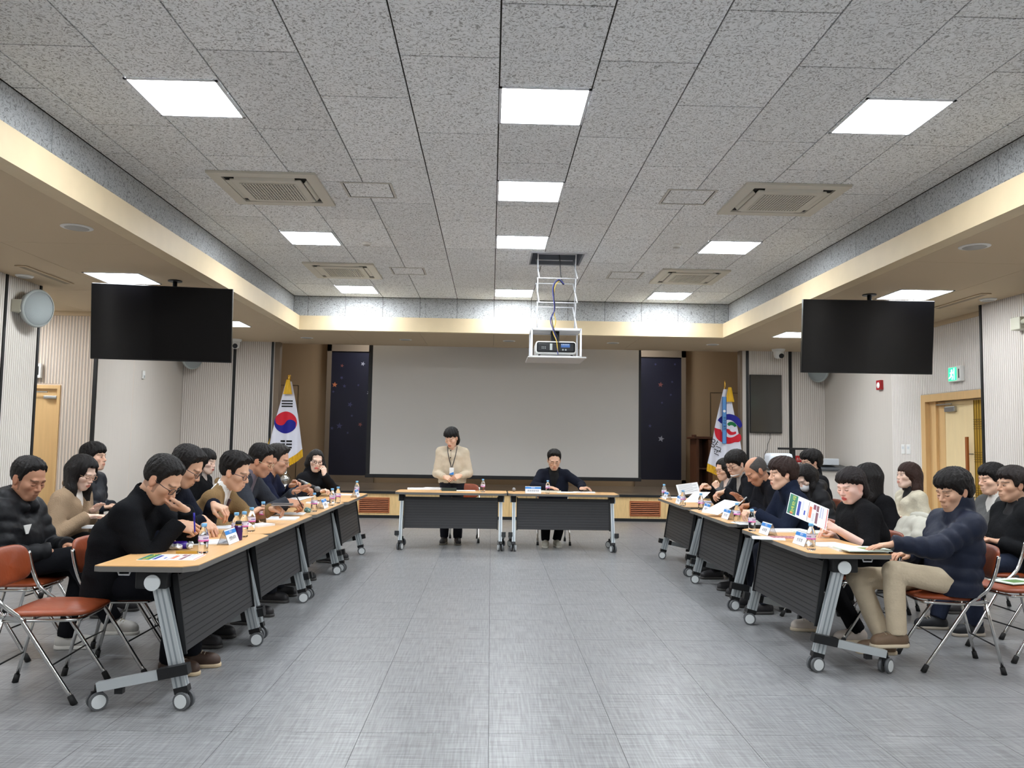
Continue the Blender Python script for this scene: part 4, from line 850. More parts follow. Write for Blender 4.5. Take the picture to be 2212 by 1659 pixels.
# ================================================================ PEOPLE
# A figure is grown from a skeleton as a smooth distance field and turned into one continuous surface (surface nets).
class Field:
    def __init__(s, lo, hi, h):
        s.lo = np.array(lo, float); s.h = h; n = np.ceil((np.array(hi)-s.lo)/h).astype(int)+1; s.n = n
        s.ax = [(s.lo[k]+h*np.arange(n[k])).astype(np.float32) for k in range(3)]
        s.F = np.full(tuple(n), 9.0, np.float32)
    def sl(s, lo, hi, pad):
        r = []
        for k in range(3):
            a = max(0, int((lo[k]-pad-s.lo[k])/s.h)); b = min(s.n[k], int((hi[k]+pad-s.lo[k])/s.h)+2)
            if b <= a: return None
            r.append(slice(a, b))
        return tuple(r)
    def op(s, fn, lo, hi, k=0.02, mode='u', pad=None):
        sl = s.sl(np.minimum(lo, hi), np.maximum(lo, hi), (k+2*s.h) if pad is None else pad)
        if sl is None: return
        X = s.ax[0][sl[0]][:, None, None]; Y = s.ax[1][sl[1]][None, :, None]; Z = s.ax[2][sl[2]][None, None, :]
        d = fn(X, Y, Z).astype(np.float32); A = s.F[sl]
        if mode == 'u':
            if k > 0:
                h = np.clip(0.5+0.5*(A-d)/k, 0, 1); s.F[sl] = A*(1-h)+d*h-k*h*(1-h)
            else: s.F[sl] = np.minimum(A, d)
        elif mode == 's':
            h = np.clip(0.5-0.5*(A+d)/max(k, 1e-4), 0, 1); s.F[sl] = A*(1-h)-d*h+k*h*(1-h)
        elif mode == 'i': s.F[sl] = np.maximum(A, d)
    def cap(s, a, b, r1, r2=None, k=0.02, mode='u', sq=None, wob=None, cut=None):
        """tapered capsule; sq=(axis, factor) squashes along an axis; wob=(amp, wavelength) quilts it"""
        a = np.array(a, float); b = np.array(b, float); r2 = r1 if r2 is None else r2; d = b-a; L2 = max(float(d@d), 1e-9)
        def fn(X, Y, Z):
            px, py, pz = X-a[0], Y-a[1], Z-a[2]
            t = np.clip((px*d[0]+py*d[1]+pz*d[2])/L2, 0, 1)
            qx, qy, qz = px-t*d[0], py-t*d[1], pz-t*d[2]
            if sq is not None:
                n = sq[0]; e = sq[1]-1.0; dt = (qx*n[0]+qy*n[1]+qz*n[2])*e
                qx, qy, qz = qx+dt*n[0], qy+dt*n[1], qz+dt*n[2]
            r = r1+(r2-r1)*t
            if wob is not None: r = r+wob[0]*(np.abs(np.sin(np.pi*t*math.sqrt(L2)/wob[1]))-0.6)
            v = np.sqrt(qx*qx+qy*qy+qz*qz)-r
            if cut is not None: v = np.maximum(v, (X-cut[0][0])*cut[1][0]+(Y-cut[0][1])*cut[1][1]+(Z-cut[0][2])*cut[1][2])
            return v
        R = max(r1, r2)+(wob[0] if wob else 0)
        s.op(fn, np.minimum(a, b)-R, np.maximum(a, b)+R, k, mode)
    def ell(s, c, r, k=0.02, mode='u', R=None):
        c = np.array(c, float); r = np.array(r, float); Rm = np.array(R) if R is not None else None
        def fn(X, Y, Z):
            x, y, z = X-c[0], Y-c[1], Z-c[2]
            if Rm is not None: x, y, z = (Rm[0][0]*x+Rm[1][0]*y+Rm[2][0]*z, Rm[0][1]*x+Rm[1][1]*y+Rm[2][1]*z, Rm[0][2]*x+Rm[1][2]*y+Rm[2][2]*z)
            k0 = np.sqrt((x/r[0])**2+(y/r[1])**2+(z/r[2])**2); k1 = np.sqrt((x/r[0]**2)**2+(y/r[1]**2)**2+(z/r[2]**2)**2)
            return k0*(k0-1.0)/np.maximum(k1, 1e-6)
        m = r.max() if R is not None else r
        s.op(fn, c-m, c+m, k, mode)
    def noise(s, amp, f, seed=0, stretch=(1, 1, 1)):
        r = np.random.default_rng(seed); X = s.ax[0][:, None, None]*stretch[0]; Y = s.ax[1][None, :, None]*stretch[1]; Z = s.ax[2][None, None, :]*stretch[2]
        N = np.zeros(tuple(s.n), np.float32)
        for i in range(5):
            d = r.normal(size=3); d /= np.linalg.norm(d); ff = f*(0.6+0.45*i); d2 = r.normal(size=3); d2 /= np.linalg.norm(d2)
            N += np.sin((X*d[0]+Y*d[1]+Z*d[2])*ff+r.uniform(0, 6)+1.5*np.sin((X*d2[0]+Y*d2[1]+Z*d2[2])*ff*0.7)).astype(np.float32)/(1+0.5*i)
        s.F += np.where(s.F < 5, N*(amp/2.2), 0).astype(np.float32)
    def mesh(s):
        F = s.F; S = F < 0
        c = np.zeros(tuple(s.n-1), np.int8)
        for i in (0, 1):
            for j in (0, 1):
                for k in (0, 1): c += S[i:s.n[0]-1+i, j:s.n[1]-1+j, k:s.n[2]-1+k]
        I = np.argwhere((c > 0) & (c < 8)); idx = np.full(tuple(s.n-1), -1, np.int32); idx[I[:, 0], I[:, 1], I[:, 2]] = np.arange(len(I))
        acc = np.zeros((len(I), 3)); cnt = np.zeros(len(I))
        corners = [(i, j, k) for i in (0, 1) for j in (0, 1) for k in (0, 1)]
        for a in corners:
            for ax in range(3):
                if a[ax]: continue
                b = list(a); b[ax] = 1
                fa = F[I[:, 0]+a[0], I[:, 1]+a[1], I[:, 2]+a[2]]; fb = F[I[:, 0]+b[0], I[:, 1]+b[1], I[:, 2]+b[2]]
                m = (fa < 0) != (fb < 0); t = np.where(m, fa/np.where(m, fa-fb, 1), 0)
                P = np.tile(np.array(a, float), (len(I), 1)); P[:, ax] = t; acc += P*m[:, None]; cnt += m
        V = s.lo+(I+acc/np.maximum(cnt, 1)[:, None])*s.h
        Q = []
        for ax in range(3):
            o = [k for k in range(3) if k != ax]
            A = [slice(None)]*3; B = [slice(None)]*3; A[ax] = slice(0, s.n[ax]-1); B[ax] = slice(1, s.n[ax])
            SA, SB = S[tuple(A)], S[tuple(B)]; E = np.argwhere(SA != SB)
            ok = (E[:, o[0]] > 0) & (E[:, o[1]] > 0) & (E[:, o[0]] < s.n[o[0]]-1) & (E[:, o[1]] < s.n[o[1]]-1); E = E[ok]
            inside = SA[E[:, 0], E[:, 1], E[:, 2]]
            q = []
            for (u, v) in ((-1, -1), (0, -1), (0, 0), (-1, 0)):
                C = E.copy(); C[:, o[0]] += u; C[:, o[1]] += v; q.append(idx[C[:, 0], C[:, 1], C[:, 2]])
            q = np.stack(q, 1)
            flip = inside if ax != 1 else ~inside
            q[~flip] = q[~flip][:, ::-1]; Q.append(q)
        Q = np.concatenate(Q) if Q else np.zeros((0, 4), int)
        Q = Q[(Q >= 0).all(1)]
        if len(Q):
            a, b, c_ = V[Q[:, 0]], V[Q[:, 1]], V[Q[:, 2]]
            if np.einsum('ij,ij->i', a, np.cross(b, c_)).sum() < 0: Q = Q[:, ::-1]
        return V, Q
def mk_mesh(name, parts, mats):
    """parts: list of (V, Q, colour or None)"""
    Vs, Qs, Cs, o = [], [], [], 0
    for V, Q, C in parts:
        Vs.append(V); Qs.append(Q+o); o += len(V); Cs.append(C if C is not None else np.ones((len(V), 3)))
    V = np.concatenate(Vs); Q = np.concatenate(Qs); C = np.concatenate(Cs)
    me = bpy.data.meshes.new(name); me.vertices.add(len(V)); me.vertices.foreach_set('co', V.astype(np.float32).ravel())
    me.loops.add(Q.size); me.loops.foreach_set('vertex_index', Q.astype(np.int32).ravel())
    me.polygons.add(len(Q)); me.polygons.foreach_set('loop_start', np.arange(0, Q.size, 4, dtype=np.int32)); me.polygons.foreach_set('loop_total', np.full(len(Q), 4, np.int32))
    me.polygons.foreach_set('use_smooth', np.ones(len(Q), bool)); me.update(calc_edges=True)
    at = me.color_attributes.new('Col', 'FLOAT_COLOR', 'POINT'); at.data.foreach_set('color', np.concatenate([C, np.ones((len(C), 1))], 1).astype(np.float32).ravel())
    for m in mats: me.materials.append(m)
    return me
def skin_mat(name, rgb):
    if name in MATS: return MATS[name]
    m, nt, b = node_mat(name, 0.5); a = nt.nodes.new('ShaderNodeAttribute'); a.attribute_name = 'Col'
    mx = nt.nodes.new('ShaderNodeVectorMath'); mx.operation = 'MULTIPLY'; mx.inputs[1].default_value = srgb(*rgb)[:3]
    nt.links.new(a.outputs['Color'], mx.inputs[0]); nt.links.new(mx.outputs[0], b.inputs['Base Color'])
    b.inputs['Subsurface Weight'].default_value = 0.08; b.inputs['Subsurface Radius'].default_value = (0.012, 0.005, 0.003); b.inputs['Specular IOR Level'].default_value = 0.35
    return m
def n3(*v): v = np.array(v, float); return v/max(np.linalg.norm(v), 1e-9)
def rotm(yaw, pitch, roll):   # columns: forward, left, up of a head turned by yaw, nodding down by pitch, tilted by roll
    R = (Matrix.Rotation(yaw, 3, 'Z') @ Matrix.Rotation(pitch, 3, 'Y') @ Matrix.Rotation(roll, 3, 'X')); return np.array(R)

def head_field(sx, jaw, nose, neck_l, h, female):
    """head frame: +x forward, +z up, origin between the ears; neck_l is the neck's foot in that frame"""
    lo = np.minimum([-0.125, -0.10, -0.15], np.array(neck_l)-0.075); hi = np.maximum([0.135, 0.10, 0.135], np.array(neck_l)+0.075)
    f = Field(lo, hi, h); W = sx
    f.ell((-0.012, 0, 0.033), (0.098, 0.076*W, 0.088), 0)
    f.ell((0.022, 0, -0.042), (0.066, 0.060*W*jaw, 0.074), 0.03)
    f.ell((0.060, 0, -0.098), (0.023, 0.027*jaw, 0.018), 0.025)
    for s in (-1, 1):
        f.cap((-0.002, s*0.050*W*jaw, -0.052), (0.055, s*0.020*jaw, -0.097), 0.018, 0.016, 0.025)
        f.ell((0.052, s*0.043*W, -0.020), (0.030, 0.024, 0.022), 0.022)
    f.cap((0.080, -0.034, 0.020), (0.080, 0.034, 0.020), 0.012, 0.012, 0.018)
    for s in (-1, 1): f.ell((0.101, s*0.032, -0.001), (0.018, 0.019, 0.0125), 0.012, 's')
    for s in (-1, 1): f.ell((0.0755, s*0.0315, -0.002), (0.0135, 0.016, 0.0105), 0.004)
    f.cap((0.084, 0, 0.008), (0.103*(0.5+0.5*nose)+0.002, 0, -0.030), 0.008, 0.0115, 0.010)
    for s in (-1, 1): f.ell((0.094, s*0.0115, -0.034), (0.012, 0.0085, 0.008), 0.006)
    f.ell((0.080, 0, -0.064), (0.016, 0.026, 0.022), 0.02)
    f.cap((0.090, -0.014, -0.0615), (0.090, 0.014, -0.0615), 0.0065, 0.0065, 0.006)
    f.cap((0.088, -0.012, -0.0725), (0.088, 0.012, -0.0725), 0.0072, 0.0072, 0.006)
    f.cap((0.101, -0.020, -0.0672), (0.101, 0.020, -0.0672), 0.0042, 0.0042, 0.004, 's')
    Ra = rotm(0, -0.25, 0)
    for s in (-1, 1):
        f.ell((-0.008, s*0.0765*W, -0.004), (0.019, 0.009, 0.033), 0.008, 'u', Ra)
        f.ell((0.000, s*0.087*W, 0.001), (0.010, 0.006, 0.018), 0.004, 's', Ra)
    f.cap((-0.020, 0, -0.050), neck_l, 0.050 if not female else 0.043, 0.056 if not female else 0.048, 0.025)
    return f
def head_cols(V, eyes, lip, brow, stub, female):
    C = np.ones((len(V), 3)); x, y, z = V.T; ay = np.abs(y)
    def put(m, c, a=1.0):
        m = np.clip(m*a, 0, 1)[:, None]; C[:] = C*(1-m)+np.array(c)*m
    front = (x > 0.035)
    # warmer cheeks, nose and ears are part of the complexion
    put(np.exp(-(((ay-0.04)/0.02)**2+((z+0.03)/0.02)**2))*front, (1.0, 0.86, 0.84), 0.6)
    put(np.exp(-((ay/0.014)**2+((z+0.03)/0.014)**2))*front, (1.0, 0.86, 0.84), 0.6)
    put((ay > 0.072)*(np.abs(x+0.008) < 0.03)*(np.abs(z) < 0.05), (1.0, 0.84, 0.80), 0.7)
    zb = 0.0235+0.10*(ay-0.03)*(ay < 0.034)-0.18*(ay-0.034)*(ay >= 0.034)
    put(front*(np.abs(z-zb) < (0.0036 if female else 0.0046))*(ay > 0.013)*(ay < 0.052), (0.13, 0.11, 0.10), brow*(0.75 if female else 1))
    if lip is not None: put(front*(x > 0.075)*(((y/0.0235)**2+((z+0.0672)/0.0125)**2) < 1), lip, 0.9)
    put((x > 0.078)*(np.abs(z+0.0672) < 0.0018)*(ay < 0.021), (0.32, 0.16, 0.14))
    ex, ez = (ay-0.0315)/0.0155, (z+0.002)
    if eyes == 'open':
        lens = front*(np.abs(ez) < 0.0054*(1-ex**2))*(np.abs(ex) < 1); put(lens, (1.15, 1.25, 1.35)); put(lens*(np.abs(ay-0.0315) < 0.0058), (0.05, 0.035, 0.03))
        put(front*(np.abs(ez-0.0054*(1-ex**2)) < 0.0019)*(np.abs(ex) < 1.05), (0.10, 0.08, 0.08))
    else:
        zl = -0.0035-0.004*(1-ex**2); put(front*(np.abs(ez-zl) < 0.0022)*(np.abs(ex) < 1.0), (0.10, 0.08, 0.08))
        put(front*(np.abs(ez-0.009) < 0.0014)*(np.abs(ex) < 0.9), (0.62, 0.50, 0.46), 0.7)
    if stub: put((x > 0.0)*(z < -0.045)*(((y/0.03)**2+((z+0.067)/0.012)**2) > 1), (0.80, 0.78, 0.80), stub)
    return C

HAIRCUT = {   # lower limit of the hair along the head, front to back: (x, z)
    'short': [(-0.12, -0.055), (-0.07, -0.062), (-0.035, -0.040), (-0.02, 0.012), (0.0, 0.020), (0.012, -0.008), (0.028, -0.005), (0.034, 0.046), (0.055, 0.074), (0.072, 0.092), (0.12, 0.10)],
    'fringe': [(-0.12, -0.065), (-0.07, -0.070), (-0.035, -0.045), (-0.02, 0.010), (0.0, 0.018), (0.012, -0.012), (0.030, -0.012), (0.040, 0.026), (0.06, 0.048), (0.12, 0.052)],
    'bowl': [(-0.12, -0.055), (-0.06, -0.055), (-0.035, -0.030), (-0.02, 0.012), (0.0, 0.018), (0.03, 0.004), (0.05, 0.020), (0.07, 0.036), (0.12, 0.038)],
    'mop': [(-0.12, -0.085), (-0.07, -0.090), (-0.04, -0.060), (-0.02, 0.008), (0.0, 0.014), (0.012, -0.020), (0.03, -0.010), (0.045, 0.022), (0.065, 0.040), (0.12, 0.042)],
    'bob': [(-0.12, -0.15), (0.0, -0.15), (0.030, -0.12), (0.042, 0.0), (0.055, 0.032), (0.075, 0.040), (0.12, 0.042)],
    'bobear': [(-0.12, -0.135), (-0.024, -0.125), (-0.018, 0.0), (0.005, 0.022), (0.03, 0.020), (0.045, 0.034), (0.06, 0.046), (0.12, 0.048)],
    'long': [(-0.12, -0.5), (0.005, -0.5), (0.026, -0.12), (0.036, 0.0), (0.05, 0.052), (0.075, 0.078), (0.12, 0.088)],
    'longbang': [(-0.12, -0.5), (0.0, -0.5), (0.022, -0.16), (0.034, -0.02), (0.05, 0.022), (0.075, 0.034), (0.12, 0.036)],
    'tied': [(-0.12, -0.07), (-0.05, -0.07), (-0.03, -0.02), (-0.02, 0.024), (0.01, 0.028), (0.03, 0.010), (0.042, 0.040), (0.07, 0.072), (0.12, 0.082)],
    'bald': [(-0.12, -0.060), (-0.07, -0.065), (-0.035, -0.040), (-0.02, 0.012), (0.0, 0.018), (0.012, -0.008), (0.024, 0.0), (0.034, 0.040), (0.05, 0.080), (0.12, 0.09)],
}
def hair_mesh(style, sx, vol, h, seed, length=0.30, hang=None):
    """hang: unit vector of gravity in the head frame"""
    g = np.array(hang if hang is not None else (0, 0, -1.0)); long_ = style in ('long', 'longbang', 'bob')
    lo = [-0.16, -0.15, -0.16]; hi = [0.145, 0.15, 0.165]
    if long_:
        tip = np.array([-0.05, 0, 0])+g*(length+0.06); lo = np.minimum(lo, tip-0.13); hi = np.maximum(hi, tip+0.13)
    f = Field(lo, hi, h)
    t = vol; P = HAIRCUT[style]; xs = [p[0] for p in P]; zs = [p[1] for p in P]
    X = f.ax[0][:, None, None]; Y = f.ax[1][None, :, None]; Z = f.ax[2][None, None, :]
    wob = 0.005*np.sin(Y*150+seed)+0.004*np.sin(Y*390+2*seed)+0.003*np.sin(Y*700+seed)
    z0 = np.interp(f.ax[0], xs, zs)[:, None, None]+wob*(X > 0.03)
    cx_, cy_, cz_ = X+0.012, Y, Z-0.033; r3 = (0.0985, 0.0772*sx, 0.0885)
    k0 = np.sqrt((cx_/r3[0])**2+(cy_/r3[1])**2+(cz_/r3[2])**2); k1 = np.sqrt((cx_/r3[0]**2)**2+(cy_/r3[1]**2)**2+(cz_/r3[2]**2)**2)
    skull = k0*(k0-1)/np.maximum(k1, 1e-6); uz = np.clip(cz_/0.1, -1, 1); uy = np.abs(cy_)/0.08
    sidek = 0.28 if style in ('short', 'tied', 'bald') else 0.75
    T = t*(sidek+(1.05-sidek)*np.clip(uz*1.25+0.05, 0, 1)+0.25*np.clip((X-0.03)/0.06, 0, 1)*np.clip(uz, 0, 1)*1.2)+0.0015
    if style not in ('long', 'longbang', 'bob'): T = T*(0.30+0.70*np.clip((Z-z0)/(0.034 if sidek < 0.5 else 0.022), 0, 1))+0.0005
    # locks: ridged streaks that run back and down from the crown
    ang = np.arctan2(cy_, cx_+0.03); lk = np.sin(ang*17+seed+2.2*np.sin(cz_*28+seed)+1.5*np.sin(cx_*36))+0.6*np.sin(ang*31+2*seed+3*np.sin(cz_*40))
    T = T+0.10*t*lk*np.clip(uz+0.5, 0, 1)
    f.F = (skull-T).astype(np.float32)+np.zeros(tuple(f.n), np.float32)
    if style == 'bobear': f.ell((-0.050, 0, -0.055), (0.066+0.4*t, 0.078*sx+0.5*t, 0.085), 0.04)
    if style in ('mop', 'bowl'): f.ell((-0.055, 0, -0.012), (0.055+0.3*t, 0.070*sx+0.25*t, 0.050), 0.03)
    if long_:
        for s in (-1, 1):
            a = np.array([-0.030, s*0.068, 0.02]); b = a+g*length*0.5+np.array([0.0, s*0.012, 0]); c = a+g*length+np.array([0.012, s*0.004, 0])
            f.cap(a, b, 0.036, 0.036, 0.03); f.cap(b, c, 0.036, 0.022, 0.03)
            d = np.array([-0.075, s*0.035, 0.0]); f.cap(d, d+g*length*0.95+np.array([-0.012, 0, 0]), 0.046, 0.034, 0.04)
    if style in ('long', 'longbang') : z0 = np.where((X > 0.02) & (np.abs(Y) > 0.058*sx), -0.30, z0)
    if style == 'bob': z0 = np.where((X > 0.015) & (X < 0.06) & (np.abs(Y) > 0.062*sx), -0.10, z0)
    f.F = np.maximum(f.F, ((z0-Z)*0.75).astype(np.float32))
    if style == 'bald':
        f.ell((0.02, 0, 0.125), (0.105, 0.058, 0.075), 0.012, 's')
    if style == 'tied': f.ell((-0.115, 0, -0.01), (0.032, 0.03, 0.03), 0.012); f.cap((-0.115, 0, -0.02), (-0.12, 0, -0.12), 0.022, 0.012, 0.015)
    amp = 0.0012 if style != 'bald' else 0.0004
    ph = 5*np.sin(Z*22+seed)+4*np.sin(X*25)
    f.F += (amp*(np.sin(Y*420+X*60+ph)+0.7*np.sin(Y*660-X*90+1.7*ph))).astype(np.float32)
    return f.mesh()

FING = ((0.032, (0.044, 0.026, 0.021), 0.0086), (0.011, (0.048, 0.030, 0.022), 0.0088), (-0.010, (0.045, 0.028, 0.021), 0.0084), (-0.029, (0.036, 0.021, 0.018), 0.0076))
HANDP = {'flat': ((6, 8, 6), 0.0), 'relax': ((26, 34, 20), 0.15), 'curl': ((48, 58, 34), 0.45), 'fist': ((66, 82, 50), 0.8), 'pen': ((44, 66, 30), 0.9), 'pinch': ((58, 40, 16), 0.9), 'open': ((14, 20, 12), -0.4)}
_hc = {}
def hand_mesh(pose, side, h=0.0036, stub=0.004):
    key = (pose, side, stub)
    if key in _hc: return _hc[key]
    f = Field((-stub-0.035, -0.075, -0.115), (0.215, 0.085, 0.05), h)
    (a1, a2, a3), th = HANDP[pose]
    f.cap((-stub, 0, 0), (0.012, 0, 0), 0.026, 0.024, 0, sq=((0, 0, 1.0), 1.15))
    for yi, ls, r in FING: f.cap((0.008, yi*0.55, 0.0), (0.088-abs(yi-0.011)*0.22, yi, 0.002), 0.0125, 0.0108, 0.012)
    f.ell((0.04, 0.0, -0.006), (0.045, 0.032, 0.013), 0.015); f.ell((0.032, 0.024, -0.010), (0.030, 0.016, 0.015), 0.012)
    for n, (yi, ls, r) in enumerate(FING):
        p = np.array([0.088-abs(yi-0.011)*0.22, yi, 0.001]); a = 0.0; sp = yi*1.6*(1 if pose in ('open', 'flat') else 0.45)
        ex = (0.75+0.12*n) if pose in ('pen', 'pinch', 'relax', 'open', 'curl') else 1.0
        for L_, da in zip(ls, (a1*ex, a2*ex, a3*ex)):
            a += math.radians(da); q = p+L_*np.array([math.cos(a)*math.cos(sp), math.sin(sp)*max(math.cos(a), 0.2), -math.sin(a)]); f.cap(p, q, r, r*0.92, 0.004); p = q; r *= 0.94
    t0 = np.array([0.022, 0.026, -0.006])
    if th < 0: pts = [t0, (0.052, 0.058, -0.006), (0.078, 0.076, -0.004), (0.098, 0.084, -0.002)]
    elif th < 0.3: pts = [t0, (0.055, 0.050, -0.014), (0.084, 0.056, -0.022), (0.106, 0.054, -0.028)]
    elif th < 0.6: pts = [t0, (0.054, 0.046, -0.024), (0.082, 0.040, -0.042), (0.100, 0.030, -0.052)]
    else: pts = [t0, (0.054, 0.044, -0.026), (0.084, 0.032, -0.040), (0.104, 0.018, -0.044)]
    for (p, q, r1, r2) in ((pts[0], pts[1], 0.0145, 0.0125), (pts[1], pts[2], 0.0115, 0.0105), (pts[2], pts[3], 0.0102, 0.0085)): f.cap(p, q, r1, r2, 0.006)
    V, Q = f.mesh()
    if side < 0: V = V*np.array([1, -1, 1]); Q = Q[:, ::-1]
    C = np.ones((len(V), 3)); C[V[:, 0] > 0.10] *= np.array([1.0, 0.92, 0.90])
    _hc[key] = (V, Q, C); return _hc[key]

def ik(S, W, a, b, pole):
    d = W-S; L = np.linalg.norm(d)
    if L > (a+b)*0.995: a, b = a*L/(a+b)*1.006, b*L/(a+b)*1.006
    u = d/L; x = (a*a-b*b+L*L)/(2*L); hh = math.sqrt(max(a*a-x*x, 1e-6)); p = np.array(pole, float); p = p-u*(p@u); p = n3(*p)
    return S+u*x+p*hh
PEOPLE = {}
def person(label, px, py, Y, heading, lean=8, head=(0, 0, 0), female=False, skin=(222, 176, 146), hair='short', haircol=(24, 21, 20), vol=0.018, hlen=0.30,
           top=(20, 20, 22), topname='jacket', quilt=0, bulk=1.0, collar='stand', vneck=0, inner=None, tie=None, legs=(20, 20, 24), shoes=(36, 34, 36), sole=(60, 58, 56),
           handR=None, handL=None, poseR='relax', poseL='relax', dirR=None, dirL=None, upR=None, upL=None, poleR=None, poleL=None, knees=None, feet=None, eyes='down', lip=None, stub=0.0, glasses=None,
           mask=False, sx=1.0, jaw=1.0, nose=1.0, seat=0.535, stand=False, hs=None, side=0.0, twist=0.0, sleeve=1.0, name='person', group=None, hoodie=False, cuff=None, brow=0.72, fabric=(0.35, 60), skirt=False, fade=0, leglen=1.0):
    if female and jaw == 1.0: jaw, nose, sx = 0.88, 0.80, sx*0.97
    hs = hs or (1.02 if female else 1.05)
    H = at_y(px, py, Y); th = math.radians(lean); hy, hp, hr = [math.radians(v) for v in head]
    Rh = rotm(hy, hp, hr); phi = min(th*0.8+math.radians(12)+max(hp, 0)*0.25, math.radians(75))
    zh = (0.86 if stand else seat)
    off = 0.085*np.array([math.sin(phi), 0, math.cos(phi)])*hs+Rh @ np.array([0.018, 0, 0.055])*hs
    cz = 0.5*math.cos(0.6*th)+0.5*math.cos(1.3*th)
    L = (H[2]-zh-off[2])/cz; L0 = L
    L = min(max(L, 0.42), 0.64); dz = (L0-L)*cz
    sc = min(max(L/0.50, 0.94), 1.10)
    P = np.array([0, 0, zh]); mid = P+0.5*L*np.array([math.sin(0.6*th), 0, math.cos(0.6*th)]); N = mid+0.5*L*np.array([math.sin(1.3*th), 0, math.cos(1.3*th)])
    mid[1] += side*0.4; N[1] += side
    HC = N+off; HC[1] += 0.3*side
    cr, sr = math.cos(heading), math.sin(heading)
    root = np.array([H[0]-(cr*HC[0]-sr*HC[1]), H[1]-(sr*HC[0]+cr*HC[1]), 0.0])
    w2l = lambda p: np.array([cr*(p[0]-root[0])+sr*(p[1]-root[1]), -sr*(p[0]-root[0])+cr*(p[1]-root[1]), p[2]])
    d2l = lambda d: np.array([cr*d[0]+sr*d[1], -sr*d[0]+cr*d[1], d[2]])
    t_ = thing(name, label, 'person', tuple(root), heading, group)
    h = min(max(0.0017*Y, 0.008), 0.013)
    cu = n3(math.sin(1.3*th), 0, math.cos(1.3*th)); cf = n3(math.cos(1.3*th), 0, -math.sin(1.3*th))
    tw = math.radians(twist); cl = np.array([0, 1.0, 0]); cl, cf = cl*math.cos(tw)-cf*math.sin(tw), cf*math.cos(tw)+cl*math.sin(tw)
    bw = sc*(0.92 if female else 1.0)
    S = {s: N-cu*0.068*sc+cl*(s*0.176*bw)+cf*0.012 for s in (1, -1)}   # 1 left, -1 right
    hip = {s: P+np.array([0.02, s*0.088*sc, -0.005]) for s in (1, -1)}
    kn = {}; an = {}
    for s in (1, -1):
        kd = (knees or {}).get(s, (0.43*sc, s*0.12, 0.515)); fd = (feet or {}).get(s, (0.40*sc, s*0.12, 0.085))
        if stand: kd = (knees or {}).get(s, (0.015, s*0.09, 0.47)); fd = (feet or {}).get(s, (-0.02, s*0.09, 0.085))
        kn[s] = np.array(kd, float); an[s] = np.array(fd, float)
    ua, fa = 0.305*sc, 0.265*sc; el = {}; wr = {}; hand = {}
    for s, hnd, pole, pose, dr, up in ((1, handL, poleL, poseL, dirL, upL), (-1, handR, poleR, poseR, dirR, upR)):
        if hnd is None: Wt = np.array([0.27*sc, s*0.07, 0.66])
        elif hnd[0] == 'px': Wt = w2l(at_y(hnd[1], hnd[2], hnd[3]))
        elif hnd[0] == 'pz': Wt = w2l(at_z(hnd[1], hnd[2], hnd[3]))
        elif hnd[0] == 'w': Wt = w2l(np.array(hnd[1:]))
        elif hnd[0] == 'face': Wt = HC+Rh @ np.array(hnd[1:])
        else: Wt = np.array(hnd[1:], float)
        d0 = Wt-S[s]
        pl = np.array(pole if pole is not None else (-0.35, s*0.55, -0.75))
        fd_ = n3(*dr) if dr is not None else None
        # wrist sits behind the palm centre
        Wc = Wt-(fd_ if fd_ is not None else n3(*(d0*np.array([1, 1, 0.4]))))*0.075
        lim = (ua+fa)*1.12; dd = Wc-S[s]
        if np.linalg.norm(dd) > lim: Wc = S[s]+dd/np.linalg.norm(dd)*lim
        E = ik(S[s], Wc, ua, fa, pl); el[s] = E; wr[s] = Wc
        fdir = fd_ if fd_ is not None else n3(*(n3(*(Wc-E))+0.35*n3(1, 0, -0.1)))
        upv = np.array(up, float) if up is not None else np.array([0, 0.0, 1.0]); upv = upv-fdir*(upv@fdir); upv = n3(*upv)
        yv = np.cross(upv, fdir)
        hand[s] = (Wc, np.stack([fdir, yv, upv], 1), pose)
    # ---- body: head, neck, trunk, arms, hands and legs in one mesh
    smat = skin_mat('skin_%d_%d_%d' % skin, skin)
    NL = Rh.T @ ((N-0.02*cu)-HC)/hs
    hf = head_field(sx, jaw, nose, NL, 0.0036 if Y < 7 else 0.0044, female); hV, hQ = hf.mesh()
    hC = head_cols(hV, eyes, lip, brow, stub, female)
    if fade:
        m = ((hV[:, 0] < 0.03) & (hV[:, 2] > -0.055) & (hV[:, 2] < 0.06) & (np.abs(hV[:, 1]) < 0.074) | (hV[:, 0] < -0.07)) & (hV[:, 2] > -0.06); hC[m] *= np.array([0.55, 0.54, 0.55])
    parts = [(HC+(hV*hs) @ Rh.T, hQ, hC)]
    core = Field(np.minimum.reduce([P-0.2, N-0.25]+[p-0.1 for q in (el, wr, kn, an) for p in q.values()]), np.maximum.reduce([P+0.2, N+0.2]+[p+0.1 for q in (el, wr, kn, an) for p in q.values()]), 0.016)
    for s in (1, -1):
        core.cap(P+cl*s*0.06, N-cu*0.12+cl*s*0.07, 0.075*sc, 0.075*sc, 0.04); core.cap(N-cu*0.03, S[s], 0.045, 0.045, 0.03)
        core.cap(S[s], el[s], 0.042, 0.036, 0.02); core.cap(el[s], wr[s], 0.036, 0.027, 0.02)
        core.cap(hip[s], kn[s], 0.062, 0.045, 0.03); core.cap(kn[s], an[s], 0.045, 0.034, 0.02)
    core.cap(N-cu*0.1, N+0.4*(HC-N), 0.045, 0.04, 0.03)
    cV, cQ = core.mesh(); parts.append((cV, cQ, None))
